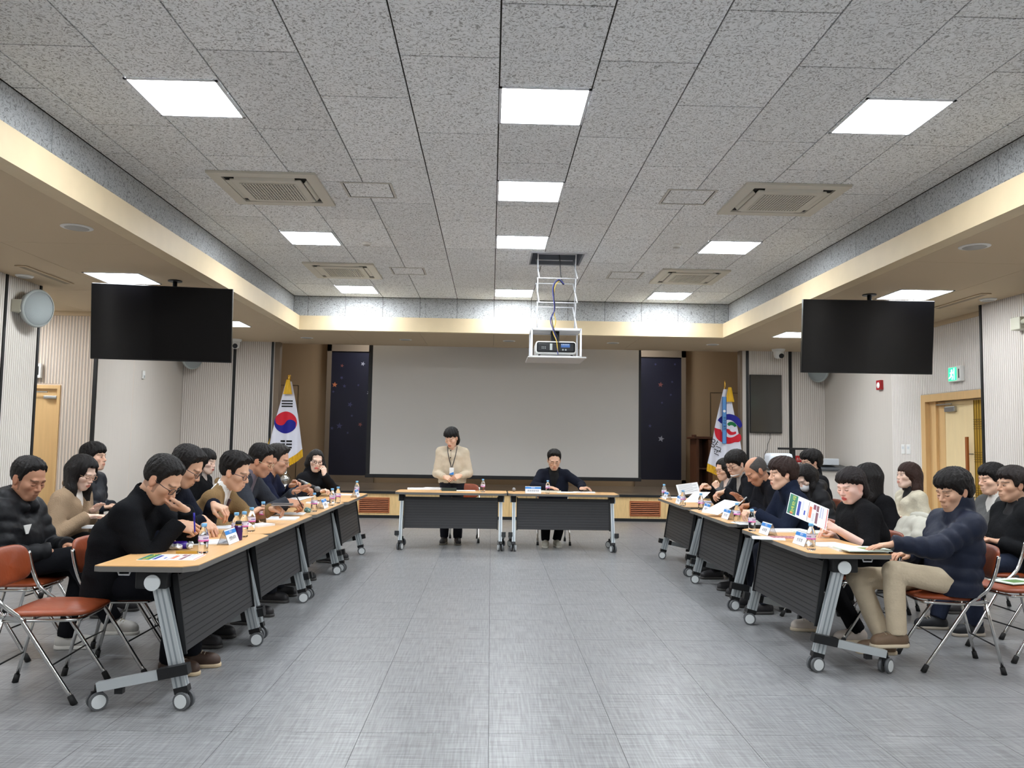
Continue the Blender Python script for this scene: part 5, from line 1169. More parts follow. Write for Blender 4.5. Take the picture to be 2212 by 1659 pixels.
    for s in (1, -1):
        Wc, Rm, pose = hand[s]
        q = Field(np.minimum(el[s], wr[s])-0.06, np.maximum(el[s], wr[s])+0.06, 0.0065); q.cap(el[s], wr[s], 0.041*sc if sleeve < 1 else 0.036*sc, 0.0265*sc, 0); V, Q = q.mesh(); parts.append((V, Q, None))
        V, Q, C = hand_mesh(pose, -s)      # template: thumb on +y = right hand palm down
        parts.append((Wc+(V*(sc*(0.92 if female else 1.0))) @ Rm.T, Q, C))
    link('body', mk_mesh('body', parts, [smat]), t_)
    # ---- top garment
    tn = 'cloth_%d_%d_%d' % top
    tm = mat(tn, top, 0.9, bump=fabric[0], bscale=fabric[1], spec=0.12, noise=0.08, nscale=14) if not quilt else mat(tn+'_q', top, 0.55, bump=0.3, bscale=28, spec=0.25, noise=0.06, nscale=12)
    allp = [P-np.array([0.22, 0.25, 0.10]), P+np.array([0.25, 0.25, 0]), N-0.24, N+0.2]+[p-0.11 for p in el.values()]+[p+0.11 for p in el.values()]+[p-0.08 for p in wr.values()]+[p+0.08 for p in wr.values()]
    g = Field(np.minimum.reduce(allp), np.maximum.reduce(allp), h)
    bk = bulk*sc; wb = (0.012, 0.085) if quilt else None
    hemz = P[2]-0.075 if not stand else P[2]-0.06
    for s in (1, -1):
        g.cap(P+np.array([0.0, s*0.075*bk, -0.06]), mid+np.array([0, s*0.085*bk, 0.0]), 0.118*bk, 0.115*bk, 0.05, wob=wb)
        g.cap(mid+cl*s*0.085*bk, N-cu*0.15*sc+cl*s*0.092*bk+cf*0.01, 0.113*bk, 0.098*bk, 0.05, wob=wb)
        g.cap(N-cu*0.025*sc+cl*s*0.045, S[s]-cu*0.005, 0.058*bk, 0.066*bk, 0.045)
    if female: g.ell(mid*0.35+N*0.65-cu*0.04+cf*0.085, (0.06, 0.11, 0.065), 0.06)
    g.ell(mid*0.75+P*0.25+np.array([0.035, 0, 0]), (0.12*bk, 0.15*bk, 0.15), 0.06)
    for s in (1, -1):
        cd = n3(*(wr[s]-el[s])); fl = np.linalg.norm(wr[s]-el[s]); ce = el[s]+cd*(fl+0.012 if sleeve >= 1 else fl*sleeve)
        g.cap(S[s], el[s], 0.068*bk**0.5*(1.12 if quilt else 1), 0.060*bk**0.5*(1.12 if quilt else 1), 0.035, wob=(0.010, 0.075) if quilt else None)
        if sleeve > 0.05: g.cap(el[s], ce+cd*0.05, 0.059*bk**0.5*(1.12 if quilt else 1), (0.040 if sleeve >= 1 else 0.05)*bk**0.5*(1.1 if quilt else 1), 0.012, wob=(0.009, 0.07) if quilt else None, cut=(ce, cd))
        g.ell(el[s], (0.055, 0.055, 0.055), 0.02)
    if collar in ('stand', 'hood', 'high'):
        hh = {'stand': 0.055, 'high': 0.085, 'hood': 0.045}[collar]; nd = n3(*(HC-Rh @ np.array([0.03, 0, 0.06])-N)); a = N-cu*0.02; b = N+nd*hh
        rr = {'stand': 0.083, 'high': 0.092, 'hood': 0.085}[collar]
        g.cap(a-nd*0.02, b-nd*0.01, rr, rr-0.006, 0.02)
        g.cap(b-nd*0.005+cf*0.004, b+nd*0.12+cf*0.02, rr-0.022, rr+0.02, 0.006, 's')
        g.op(lambda X, Y_, Z: ((X-b[0])*nd[0]+(Y_-b[1])*nd[1]+(Z-b[2])*nd[2]), b-0.001-np.array([0.11]*3), b+np.array([0.11]*3), 0, 'x') if False else None
        if collar == 'hood':
            for s in (1, -1): g.cap(N-cf*0.07+cl*s*0.02+cu*0.01, N+cl*s*0.105-cf*0.01+cu*0.02, 0.058, 0.045, 0.03); g.cap(N+cl*s*0.105-cf*0.01+cu*0.02, N+cl*s*0.05+cf*0.085-cu*0.04, 0.045, 0.035, 0.03)
    elif collar == 'crew':
        nd = n3(*(HC-Rh @ np.array([0.03, 0, 0.06])-N)); g.cap(N+nd*0.03, N+nd*0.14, 0.056, 0.065, 0.01, 's')
    elif collar == 'turtle':
        nd = n3(*(HC-Rh @ np.array([0.03, 0, 0.06])-N)); g.cap(N-cu*0.02, N+nd*0.05, 0.068, 0.062, 0.02)
    elif collar == 'lapel':
        nd = n3(*(HC-Rh @ np.array([0.03, 0, 0.06])-N))
        g.cap(N-cf*0.062+cu*0.035, N+cl*0.068+cu*0.02, 0.020, 0.020, 0.02); g.cap(N-cf*0.062+cu*0.035, N-cl*0.068+cu*0.02, 0.020, 0.020, 0.02)
        for s in (1, -1): g.cap(N+cl*s*0.068+cu*0.02, N+cl*s*0.05-cu*0.16+cf*0.105, 0.018, 0.014, 0.012)
        g.cap(N+nd*0.02, N+nd*0.14, 0.060, 0.07, 0.01, 's')
    g.noise(0.0075 if not quilt else 0.007, 30, seed=int(px) % 97)
    if vneck:
        a0 = N+cu*0.03
        def wedge(X, Y_, Z):
            dx, dy, dz = X-a0[0], Y_-a0[1], Z-a0[2]; u = -(dx*cu[0]+dy*cu[1]+dz*cu[2]); l = np.abs(dx*cl[0]+dy*cl[1]+dz*cl[2]); fr = dx*cf[0]+dy*cf[1]+dz*cf[2]
            return np.maximum(np.maximum(l-0.072*np.clip(1-u/vneck, 0, 1)-0.004, u-vneck), -(fr+0.02))
        g.op(wedge, N-0.45, N+0.3, 0.008, 's')
    # hem
    if not stand:
        pass
    g.F = np.maximum(g.F, (hemz-g.ax[2])[None, None, :].astype(np.float32))
    gV, gQ = g.mesh()
    jk = link(topname, mk_mesh(topname, [(gV, gQ, None)], [tm]), t_)
    if inner is not None:
        im = mat('cloth_%d_%d_%d' % inner, inner, 0.85, bump=0.2, bscale=80)
        q = Field(N-np.array([0.26, 0.2, 0.42]), N+np.array([0.26, 0.2, 0.14]), h)
        for s in (1, -1): q.cap(mid+cl*s*0.07, N-cu*0.15*sc+cl*s*0.075+cf*0.012, 0.105*bk, 0.090*bk, 0.05)
        q.cap(N-cu*0.06-cl*0.03, N-cu*0.06+cl*0.03, 0.07, 0.07, 0.04)
        nd = n3(*(HC-Rh @ np.array([0.03, 0, 0.06])-N)); q.cap(N-cu*0.03, N+nd*0.035, 0.070, 0.064, 0.02); q.cap(N+nd*0.035, N+nd*0.13+cf*0.012, 0.052, 0.06, 0.006, 's')
        V, Q = q.mesh(); link('shirt', mk_mesh('shirt', [(V, Q, None)], [im]), t_)
    if tie is not None:
        q = MB(); a = N-cu*0.035+cf*0.088; b = N-cu*0.30+cf*0.125
        q.tube([a, a*0.8+b*0.2, b], [0.012, 0.010, 0.02], 8); q.build('tie', mat('tie_%d' % tie[0], tie, 0.6), t_)
    # ---- trousers
    lm = mat('trouser_%d_%d_%d' % legs, legs, 0.9, bump=0.3, bscale=70, spec=0.12, noise=0.06, nscale=14)
    lp = [P-np.array([0.2, 0.24, 0.16]), P+np.array([0.2, 0.24, 0.1])]+[p-0.12 for p in kn.values()]+[p+0.12 for p in kn.values()]+[p-0.1 for p in an.values()]+[p+0.1 for p in an.values()]
    q = Field(np.minimum.reduce(lp), np.maximum.reduce(lp), h*1.05)
    for s in (1, -1):
        q.cap(hip[s], kn[s], 0.088*sc, 0.070*sc, 0.05)
        cd = n3(*(an[s]-kn[s])); q.cap(kn[s], an[s]+cd*0.06, 0.067*sc, 0.060*sc, 0.015, cut=(an[s]+cd*0.005, cd))
    q.cap(P-np.array([0.0, 0.06, 0.0]), P+np.array([0.0, 0.06, 0.0]), 0.112*sc, 0.112*sc, 0.05)
    if skirt: q.cap((kn[1]+kn[-1])/2-np.array([0.03, 0.1, 0]), (kn[1]+kn[-1])/2+np.array([-0.03, 0.1, 0]), 0.075, 0.075, 0.06); q.cap(P, (kn[1]+kn[-1])/2, 0.10, 0.08, 0.06)
    if stand: q.F = np.maximum(q.F, (q.ax[2]-hemz-0.02)[None, None, :].astype(np.float32))
    q.noise(0.005, 26, seed=int(py) % 89)
    V, Q = q.mesh(); link('trousers', mk_mesh('trousers', [(V, Q, None)], [lm]), t_)
    # ---- shoes
    shm = mat('shoe_%d_%d_%d' % shoes, shoes, 0.55, bump=0.1, bscale=60); som = mat('sole_%d_%d_%d' % sole, sole, 0.6)
    for s in (1, -1):
        A = an[s]; z0 = A[2]-0.085; yaw = s*0.12; c, sn = math.cos(yaw), math.sin(yaw)
        q = Field((-0.09, -0.065, 0.0), (0.22, 0.065, 0.15), 0.0065)
        q.cap((-0.035, 0, 0.045), (0.15, 0.0, 0.036), 0.042, 0.038, 0); q.cap((-0.01, 0, 0.06), (0.0, 0, 0.10), 0.042, 0.042, 0.03); q.cap((0.06, 0.0, 0.055), (0.13, 0, 0.045), 0.036, 0.034, 0.02)
        q.F = np.maximum(q.F, (0.018-q.ax[2])[None, None, :].astype(np.float32)); q.F = np.maximum(q.F, (q.ax[2]-0.108)[None, None, :].astype(np.float32))
        V, Q = q.mesh(); T = lambda V: np.stack([A[0]+0.93*(c*V[:, 0]-sn*V[:, 1]), A[1]+0.93*(sn*V[:, 0]+c*V[:, 1]), z0+V[:, 2]], 1)
        sh = link('shoe', mk_mesh('shoe', [(T(V), Q, None)], [shm]), t_)
        q = Field((-0.10, -0.07, -0.01), (0.22, 0.07, 0.05), 0.0065); q.cap((-0.035, 0, 0.012), (0.15, 0, 0.012), 0.047, 0.044, 0); q.F = np.maximum(q.F, np.abs(q.ax[2]-0.0115)[None, None, :].astype(np.float32)-0.0115)
        V, Q = q.mesh(); link('sole', mk_mesh('sole', [(T(V), Q, None)], [som]), sh)
    if Y < 6.2:
        for s in (1, -1):
            q = MB(); kd = n3(*(kn[s]-an[s])); q.cyl(an[s]-kd*0.01, an[s]+kd*0.13, 0.040*sc, 0.046*sc, 14); q.build('sock', mat('sock_black', (24, 22, 24), 0.9), t_)
            A = an[s]; z0 = A[2]-0.085; yaw = s*0.12; c, sn = math.cos(yaw), math.sin(yaw); q = MB()
            for k in range(4):
                xx = 0.058+0.019*k; zz = 0.094-0.0065*k; q.tube([(A[0]+c*(xx+0.008)-sn*yy, A[1]+sn*(xx+0.008)+c*yy, z0+zz-abs(yy)*0.30) for yy in (-0.024, -0.012, 0.0, 0.012, 0.024)], 0.0028, 5)
            o = q.build('laces', mat('laces', (170, 160, 140) if sum(shoes) > 150 else (90, 86, 82), 0.8), t_); o['kind'] = 'stuff'
    # ---- hair, glasses, mask
    hm = mat('hair_%d_%d_%d' % haircol, haircol, 0.5, bump=0.5, bscale=260, stretch=(0.3, 1, 0.3), spec=0.25)
    V, Q = hair_mesh(hair, sx, vol, 0.0042 if Y < 7 else 0.0055, int(px) % 17, hlen, Rh.T @ np.array([0.0, 0, -1.0]))
    link('hair', mk_mesh('hair', [(HC+(V*hs) @ Rh.T, Q, None)], [hm]), t_)
    TH_ = lambda p: tuple(HC+Rh @ (np.array(p)*hs))
    if glasses is not None:
        gm = mat('spectacle_%d_%d_%d' % glasses, glasses, 0.3, 0.4 if sum(glasses) > 300 else 0.0)
        q = MB(); r = 0.0016 if sum(glasses) > 300 else 0.0022
        for s in (1, -1):
            q.tube([TH_((0.100-0.25*abs(abs(0.033+0.0235*sq(a, 3.6)[0])-0.0)*0.35, s*(0.033+0.0235*sq(a, 3.6)[0]), -0.005+0.0165*sq(a, 3.6)[1])) for a in np.linspace(0.01, 2*math.pi+0.01, 24, endpoint=False)], r, 5, closed=True)
            q.tube([TH_((0.094, s*0.056, 0.002)), TH_((0.06, s*0.074*sx, 0.004)), TH_((-0.012, s*0.080*sx, 0.006)), TH_((-0.03, s*0.078*sx, -0.010))], r, 5)
        q.tube([TH_((0.098, 0.0105, 0.0)), TH_((0.101, 0, 0.003)), TH_((0.098, -0.0105, 0.0))], r, 5); o = q.build('glasses', gm, t_)
    if mask:
        q = Field((-0.02, -0.08, -0.14), (0.13, 0.08, 0.0), 0.004); q.ell((0.030, 0, -0.062), (0.076, 0.062, 0.058), 0); q.ell((0.060, 0, -0.06), (0.052, 0.034, 0.042), 0.02); q.op(lambda X, Y_, Z: 0.012-X+0*Y_+0*Z, q.lo, np.array([0.13, 0.08, 0.0]), 0, 'i', 0.0)
        if mask == 'chin': q.op(lambda X, Y_, Z: Z+0.088+0*X+0*Y_, q.lo, np.array([0.13, 0.08, 0.0]), 0, 'i', 0.0)
        V, Q = q.mesh(); mk_ = link('face_mask', mk_mesh('face_mask', [(HC+(V*hs) @ Rh.T, Q, None)], [mat('mask_white', (226, 226, 228), 0.8)]), t_)
        q = MB()
        for s in (1, -1): q.tube([TH_((0.03, s*0.062, -0.075)), TH_((-0.006, s*0.082*sx, -0.03)), TH_((-0.018, s*0.084*sx, 0.01))], 0.0018, 5)
        q.build('ear_loop', MATS['mask_white'], mk_)
    info = dict(t=t_, HC=HC, Rh=Rh, N=N, cu=cu, cf=cf, cl=cl, P=P, mid=mid, wr=wr, el=el, hand=hand, root=root, L=L0, dz=dz, heading=heading, sc=sc, w2l=w2l)
    l2w = lambda p: np.array([root[0]+cr*p[0]-sr*p[1], root[1]+sr*p[0]+cr*p[1], p[2]]); info['l2w'] = l2w; info['mats'] = (tm, lm, smat); info['gV'] = gV
    return info
PI = math.pi
FAIR = (226, 184, 158); MID = (208, 164, 136); TAN = (188, 138, 110); PALE = (236, 202, 182)
BLK = (21, 21, 23); NAVY = (26, 31, 46)
# ---------------- left row, facing the aisle
L1 = person('man in a black fleece and glasses bent over the near left table, writing', 349, 1037, 4.75, 0, lean=20, head=(-4, 36, 0), skin=MID, hair='short', vol=0.016, fade=1, stub=0.25,
    top=(20, 21, 24), topname='fleece', bulk=1.08, collar='stand', legs=(20, 21, 26), shoes=(70, 52, 42), sole=(190, 170, 140), glasses=(28, 28, 30), sx=1.05, jaw=1.08, hs=1.09,
    handR=('px', 412, 1140, 4.72), poseR='pen', dirR=(0.8, 0.35, -0.25), upR=(-0.2, -0.75, 0.6), poleR=(-0.5, -0.5, -0.8), handL=('face', 0.150, 0.012, -0.085), poseL='relax', dirL=(-0.86, -0.28, 0.30), upL=(0.35, -0.25, -0.9), poleL=(0.75, 0.45, -1.0), fabric=(0.5, 160), feet={1: (0.42, 0.16, 0.085), -1: (0.36, 0.02, 0.085)})
L2 = person('man in a dark navy jacket behind the fleece-wearing writer, gesturing over the table', 402, 1010, 5.5, 0, lean=20, head=(4, 30, 0), skin=MID, hair='short', vol=0.024, haircol=(30, 27, 26),
    top=(24, 27, 38), topname='jacket', collar='stand', legs=BLK, handL=('px', 480, 1098, 5.55), poseL='curl', dirL=(0.9, -0.3, -0.25), upL=(0.2, -0.2, 0.9), handR=('px', 449, 1140, 5.3), poseR='relax', dirR=(0.6, -0.4, -0.65), upR=(0.6, -0.6, 0.4), glasses=(60, 60, 64), hs=1.06)
L4 = person('man in a brown corduroy jacket with white shirt and tie, wearing glasses', 507, 1021, 6.15, 0, lean=22, head=(-6, 18, 0), skin=(214, 170, 142), hair='short', vol=0.030,
    top=(128, 104, 72), topname='jacket', collar='lapel', vneck=0.26, inner=(232, 232, 230), tie=(64, 28, 32), legs=(44, 44, 50), glasses=(40, 42, 56), bulk=1.05, hs=1.08,
    handR=('px', 562, 1112, 6.14), poseR='relax', handL=('px', 604, 1099, 6.1), poseL='curl', dirL=(0.95, -0.2, 0.1), upL=(0, 0.5, 0.8), fabric=(0.35, 90))
L5 = person('man in a charcoal jacket and thin gold glasses writing at the third left table', 564, 997, 6.95, 0, lean=24, head=(-4, 20, 0), skin=TAN, hair='short', vol=0.026,
    top=(52, 55, 62), topname='jacket', collar='lapel', vneck=0.20, inner=(106, 98, 108), legs=(36, 38, 44), glasses=(206, 186, 150),
    handR=('px', 638, 1088, 6.75), poseR='pen', dirR=(0.9, 0.1, -0.2), upR=(0, -0.6, 0.8), handL=('px', 652, 1066, 7.1), poseL='flat')
L6 = person('man in a dark navy sweater holding a microphone in both hands', 600, 994, 7.75, 0, lean=16, head=(2, 14, 0), skin=(202, 156, 130), hair='short', vol=0.028, haircol=(40, 36, 34), glasses=(150, 140, 130),
    top=(28, 32, 52), topname='sweater', collar='crew', legs=BLK, handR=('px', 662, 1055, 7.7), poseR='curl', dirR=(0.9, 0.25, 0.2), upR=(-0.3, -0.2, 0.9), handL=('px', 638, 1041, 7.85), poseL='curl', dirL=(0.6, -0.4, 0.6), upL=(-0.5, 0.5, 0.6))
L7 = person('woman in a black scarf and coat with glasses, hand at her cheek', 682, 996, 9.2, -0.35, lean=16, head=(-46, 6, -6), female=True, skin=PALE, hair='long', vol=0.010, hlen=0.13, top=(22, 22, 25), topname='coat', collar='high', legs=BLK, lip=(0.62, 0.14, 0.16), eyes='open', glasses=(70, 60, 58),
    handL=('px', 699, 1013, 9.10), poseL='curl', dirL=(-0.15, -0.1, 0.95), upL=(0.75, -0.3, 0.1), poleL=(0.6, 0.7, -1), handR=('px', 701, 1066, 9.0), poseR='curl', bulk=1.05)
# ---------------- left, second row
A1 = person('man in a black puffer jacket with a white badge at the left edge', 60, 1041, 5.2, 0, lean=4, head=(-16, 22, 0), skin=TAN, hair='short', vol=0.014, fade=1, top=(20, 21, 24), topname='puffer_jacket', quilt=1, bulk=1.16, collar='hood', legs=(22, 23, 27), shoes=(200, 198, 192), sole=(222, 220, 214), sx=1.06, jaw=1.1, hs=1.06,
    handR=('px', 133, 1196, 5.15), poseR='relax', dirR=(0.9, 0.3, -0.2), handL=('loc', 0.40, 0.02, 0.64), knees={1: (0.42, 0.10, 0.53), -1: (0.44, -0.05, 0.60)}, feet={1: (0.34, 0.1, 0.085), -1: (0.66, 0.02, 0.20)})
B1 = person('woman with long black hair in a beige coat, looking down at her notebook', 177, 1023, 6.3, 0, lean=8, head=(-12, 22, 0), female=True, skin=PALE, hair='long', vol=0.018, hlen=0.30, top=(152, 130, 106), topname='coat', collar='lapel', vneck=0.30, inner=(232, 230, 224), legs=(20, 20, 22), glasses=(190, 150, 120), lip=(0.70, 0.32, 0.30), bulk=1.06,
    handR=('px', 210, 1114, 6.2), poseR='flat', dirR=(0.95, 0.2, 0.05), handL=('px', 214, 1110, 6.35), poseL='flat', fabric=(0.5, 130), skirt=True)
C1 = person('young man with bowl cut hair in a black quilted jacket by the left wall', 203, 988, 7.8, 0, lean=2, head=(-4, -3, 0), skin=FAIR, hair='bowl', vol=0.024, top=(26, 29, 36), topname='puffer_jacket', quilt=1, bulk=1.02, collar='stand', legs=BLK, eyes='open', lip=(0.86, 0.56, 0.52))
D1 = person('woman with a black bob in a black coat seated behind the brown jacket', 444, 998, 8.5, 0, lean=6, head=(-8, 6, 0), female=True, skin=PALE, hair='bob', hlen=0.13, vol=0.02, top=(20, 20, 22), topname='coat', collar='lapel', vneck=0.12, inner=(190, 176, 168), legs=BLK, lip=(0.66, 0.22, 0.24))
# ---------------- right row, facing the aisle
R1 = person('man in a navy puffer jacket and cream trousers with crossed feet', 2060, 1061, 5.06, PI, lean=-9, head=(14, 14, 0), skin=MID, hair='mop', vol=0.024, stub=0.2, top=(27, 33, 50), topname='puffer_jacket', quilt=1, bulk=1.12, collar='high', legs=(200, 184, 158), shoes=(112, 90, 70), sole=(206, 190, 164), hs=1.05,
    handL=('px', 1906, 1178, 4.90), poseL='flat', dirL=(0.98, -0.1, -0.15), handR=('loc', 0.30, -0.10, 0.66), knees={1: (0.42, 0.09, 0.60), -1: (0.56, -0.10, 0.53)}, feet={1: (0.40, 0.08, 0.225), -1: (0.42, -0.04, 0.15)})
R2 = person('woman with a black bob and red lips in a black sweater, reading a colour leaflet', 1838, 1050, 5.80, PI, lean=6, head=(24, 16, 0), female=True, skin=(240, 200, 184), hair='bobear', vol=0.018, haircol=(30, 24, 24), top=(19, 19, 21), topname='sweater', collar='crew', legs=(18, 18, 20), shoes=(210, 200, 190), sole=(214, 200, 176), lip=(0.75, 0.06, 0.10), sx=1.10, jaw=1.2, bulk=1.22, sleeve=0.30, hs=1.0,
    handL=('px', 1789, 1134, 5.52), poseL='pinch', dirL=(0.85, 0.05, 0.40), upL=(-0.4, 0.75, 0.4), poleL=(-0.3, 0.5, -0.9), handR=('px', 1778, 1146, 5.72), poseR='pinch', dirR=(0.9, 0.2, 0.3), feet={1: (0.13, 0.14, 0.085), -1: (0.30, -0.18, 0.085)}, knees={1: (0.38, 0.15, 0.515), -1: (0.40, -0.15, 0.515)})
R3 = person('man with a brown bowl haircut in a navy jacket, hands clasped on the right table', 1690, 1025, 6.7, PI, lean=16, head=(2, 2, 0), skin=FAIR, hair='mop', vol=0.026, haircol=(46, 32, 28), top=(27, 33, 50), topname='jacket', collar='high', bulk=1.14, legs=(30, 32, 40), lip=(0.84, 0.55, 0.52), eyes='down',
    handL=('px', 1617, 1107, 6.62), poseL='curl', dirL=(0.9, -0.4, 0.1), handR=('px', 1612, 1104, 6.75), poseR='curl', dirR=(0.85, 0.45, 0.1))
R4 = person('balding grey haired man in a black jacket looking down with a pen', 1634, 1018, 7.45, PI, lean=18, head=(4, 36, 0), skin=TAN, hair='bald', vol=0.006, haircol=(72, 68, 66), top=(22, 23, 28), topname='jacket', collar='stand', bulk=1.1, legs=BLK, fade=1,
    handL=('px', 1608, 1091, 7.3), poseL='pen', dirL=(0.9, -0.2, -0.1), handR=('px', 1590, 1085, 7.5), poseR='flat')
R5 = person('man in a black coat with glasses and a mask pulled under his chin', 1590, 1002, 8.35, PI, lean=12, head=(20, 22, 0), skin=FAIR, hair='mop', vol=0.022, top=(22, 23, 27), topname='coat', collar='lapel', vneck=0.14, inner=(150, 146, 142), legs=BLK, glasses=(44, 26, 26), mask='chin', sx=1.04,
    handL=('px', 1552, 1064, 8.15), poseL='curl', dirL=(0.9, -0.2, -0.2), handR=('px', 1518, 1056, 8.5), poseR='pinch')
R6 = person('woman with glasses in a grey jacket with a raised fist, farthest along the right tables', 1565, 1018, 9.35, PI, lean=10, head=(14, 10, 0), female=True, skin=FAIR, hair='long', vol=0.012, hlen=0.10, top=(92, 92, 94), topname='jacket', collar='lapel', vneck=0.2, inner=(226, 206, 196), legs=BLK, glasses=(120, 90, 70),
    handL=('px', 1543, 1043, 9.15), poseL='fist', dirL=(0.3, -0.2, 0.9), upL=(0.6, 0.7, 0.1), poleL=(0.5, 0.5, -1))
# ---------------- right, second row
S1 = person('man in a black padded shirt jacket seated at the right edge', 2187, 1049, 6.0, PI, lean=-2, head=(2, 0, 0), skin=MID, hair='fringe', vol=0.022, haircol=(36, 30, 28), top=(25, 26, 28), topname='shirt_jacket', collar='lapel', vneck=0.09, inner=(30, 30, 32), bulk=1.12, legs=(42, 48, 64), eyes='open', quilt=0, stub=0.2, feet={1: (0.40, 0.10, 0.085), -1: (0.56, -0.1, 0.085)}, shoes=(38, 40, 44), sole=(180, 170, 156))
S6 = person('dark haired person in a grey wool coat hidden behind the man at the right edge', 2143, 1036, 6.8, PI, lean=0, head=(2, 4, 0), skin=FAIR, hair='mop', vol=0.02, top=(92, 92, 92), topname='coat', collar='lapel', vneck=0.2, inner=(200, 196, 190), bulk=1.05, legs=(70, 70, 72))
S2 = person('woman with long brown hair in a cream cardigan looking up, by the right wall', 1962, 1034, 7.7, PI, lean=2, head=(2, -6, 0), female=True, skin=PALE, hair='longbang', vol=0.014, hlen=0.26, haircol=(52, 34, 28), top=(206, 198, 176), topname='cardigan', collar='lapel', vneck=0.22, inner=(26, 24, 24), legs=BLK, eyes='open', lip=(0.84, 0.48, 0.46))
S3 = person('woman with long straight black hair over a black top, turned away from the camera', 1876, 1036, 6.95, PI, lean=6, head=(-26, 20, 0), female=True, skin=FAIR, hair='longbang', vol=0.02, hlen=0.36, top=(20, 20, 22), topname='sweater', collar='crew', legs=BLK)
S4 = person('woman with black hair and a white face mask, looking down', 1742, 1033, 7.95, PI, lean=14, head=(22, 34, 0), female=True, skin=PALE, hair='long', vol=0.014, hlen=0.24, top=(26, 26, 29), topname='puffer_coat', quilt=1, collar='hood', legs=BLK, mask=True)
S5 = person('man with thick black hair and black glasses behind the masked woman', 1752, 999, 9.2, PI, lean=4, head=(6, 6, 0), skin=FAIR, hair='mop', vol=0.030, top=(24, 24, 27), topname='jacket', collar='stand', legs=BLK, glasses=(24, 24, 26))
# ---------------- head tables
H1 = person('man in a black turtleneck and dark blazer seated at the head table reading papers', 1197, 994, 10.82, -PI/2, lean=10, head=(0, 22, 0), skin=FAIR, hair='short', vol=0.022, top=(28, 31, 42), topname='blazer', collar='lapel', vneck=0.34, inner=(18, 18, 20), legs=BLK, shoes=(176, 172, 158), sole=(200, 196, 184), glasses=(180, 150, 120), lip=(0.84, 0.56, 0.54), sx=1.02,
    handL=('px', 1266, 1053, 10.45), poseL='relax', dirL=(0.55, 0.75, 0.2), handR=('px', 1192, 1053, 10.45), poseR='flat', dirR=(0.6, 0.75, -0.1), poleL=(-0.3, 0.9, -0.4), poleR=(-0.3, -0.9, -0.4), bulk=1.05, feet={1: (0.36, 0.03, 0.085), -1: (0.40, -0.12, 0.085)})
W1 = person('woman standing in a beige jacket with a lanyard, head bowed and hands folded', 975, 948, 10.62, -PI/2, lean=5, head=(-22, 26, 0), female=True, skin=FAIR, hair='bobear', vol=0.022, top=(196, 182, 160), topname='jacket', collar='crew', vneck=0, legs=(40, 40, 46), shoes=(44, 40, 40), sole=(120, 112, 100), lip=(0.74, 0.30, 0.30), bulk=1.02, stand=True, fabric=(0.15, 120),
    handL=('px', 984, 1031, 10.42), poseL='curl', dirL=(0.35, -0.9, -0.3), upL=(0.8, 0.1, 0.4), handR=('px', 970, 1034, 10.42), poseR='curl', dirR=(0.35, 0.9, -0.3), upR=(0.8, 0, 0.4), poleL=(-0.5, 0.45, -0.9), poleR=(-0.5, -0.45, -0.9))
# ---------------- chairs under the seated people
for p_, l in ((L1, 'brown folding chair under the man in the fleece'), (L2, 'brown folding chair under the gesturing man in navy'), (L4, 'brown folding chair under the man in the brown jacket'), (L5, 'brown folding chair under the man in the charcoal jacket'), (L6, 'brown folding chair under the man with the microphone'), (L7, 'brown folding chair under the woman with the black scarf'),
              (A1, 'brown folding chair under the man in the black puffer, left'), (B1, 'brown folding chair under the woman in the beige coat'), (C1, 'brown folding chair under the young man by the left wall'), (D1, 'brown folding chair under the woman with the black bob, left'),
              (R1, 'brown folding chair under the man with cream trousers'), (R2, 'brown folding chair under the woman reading the leaflet'), (R3, 'brown folding chair under the man with brown hair'), (R4, 'brown folding chair under the balding man'), (R5, 'brown folding chair under the man with the lowered mask'), (R6, 'brown folding chair under the woman with the raised fist'),
              (S1, 'brown folding chair under the man at the right edge'), (S6, 'brown folding chair under the person in grey wool'), (S2, 'brown folding chair under the woman in the cream cardigan'), (S3, 'brown folding chair under the woman with long straight black hair'), (S4, 'brown folding chair under the masked woman'), (S5, 'brown folding chair under the man with black glasses'),
              (H1, 'brown folding chair under the man at the head table')):
    r_ = p_['root']; hd = p_['heading']; dx, dy, dr = {id(L1): (0.0, 0.16, 0.0), id(R1): (0.02, 0.05, -0.14)}.get(id(p_), (0.02*math.cos(hd), 0.02*math.sin(hd), 0.0)); chair(r_[0]+dx, r_[1]+dy, hd+dr, l)
chair(-0.36, 11.12, -PI/2, 'empty brown folding chair behind the standing woman')
chair(3.24, 6.40, PI, 'empty brown folding chair with an off-white coat over its back')
chair(3.62, 5.40, PI+0.1, 'empty brown folding chair at the right edge with a booklet on its seat')
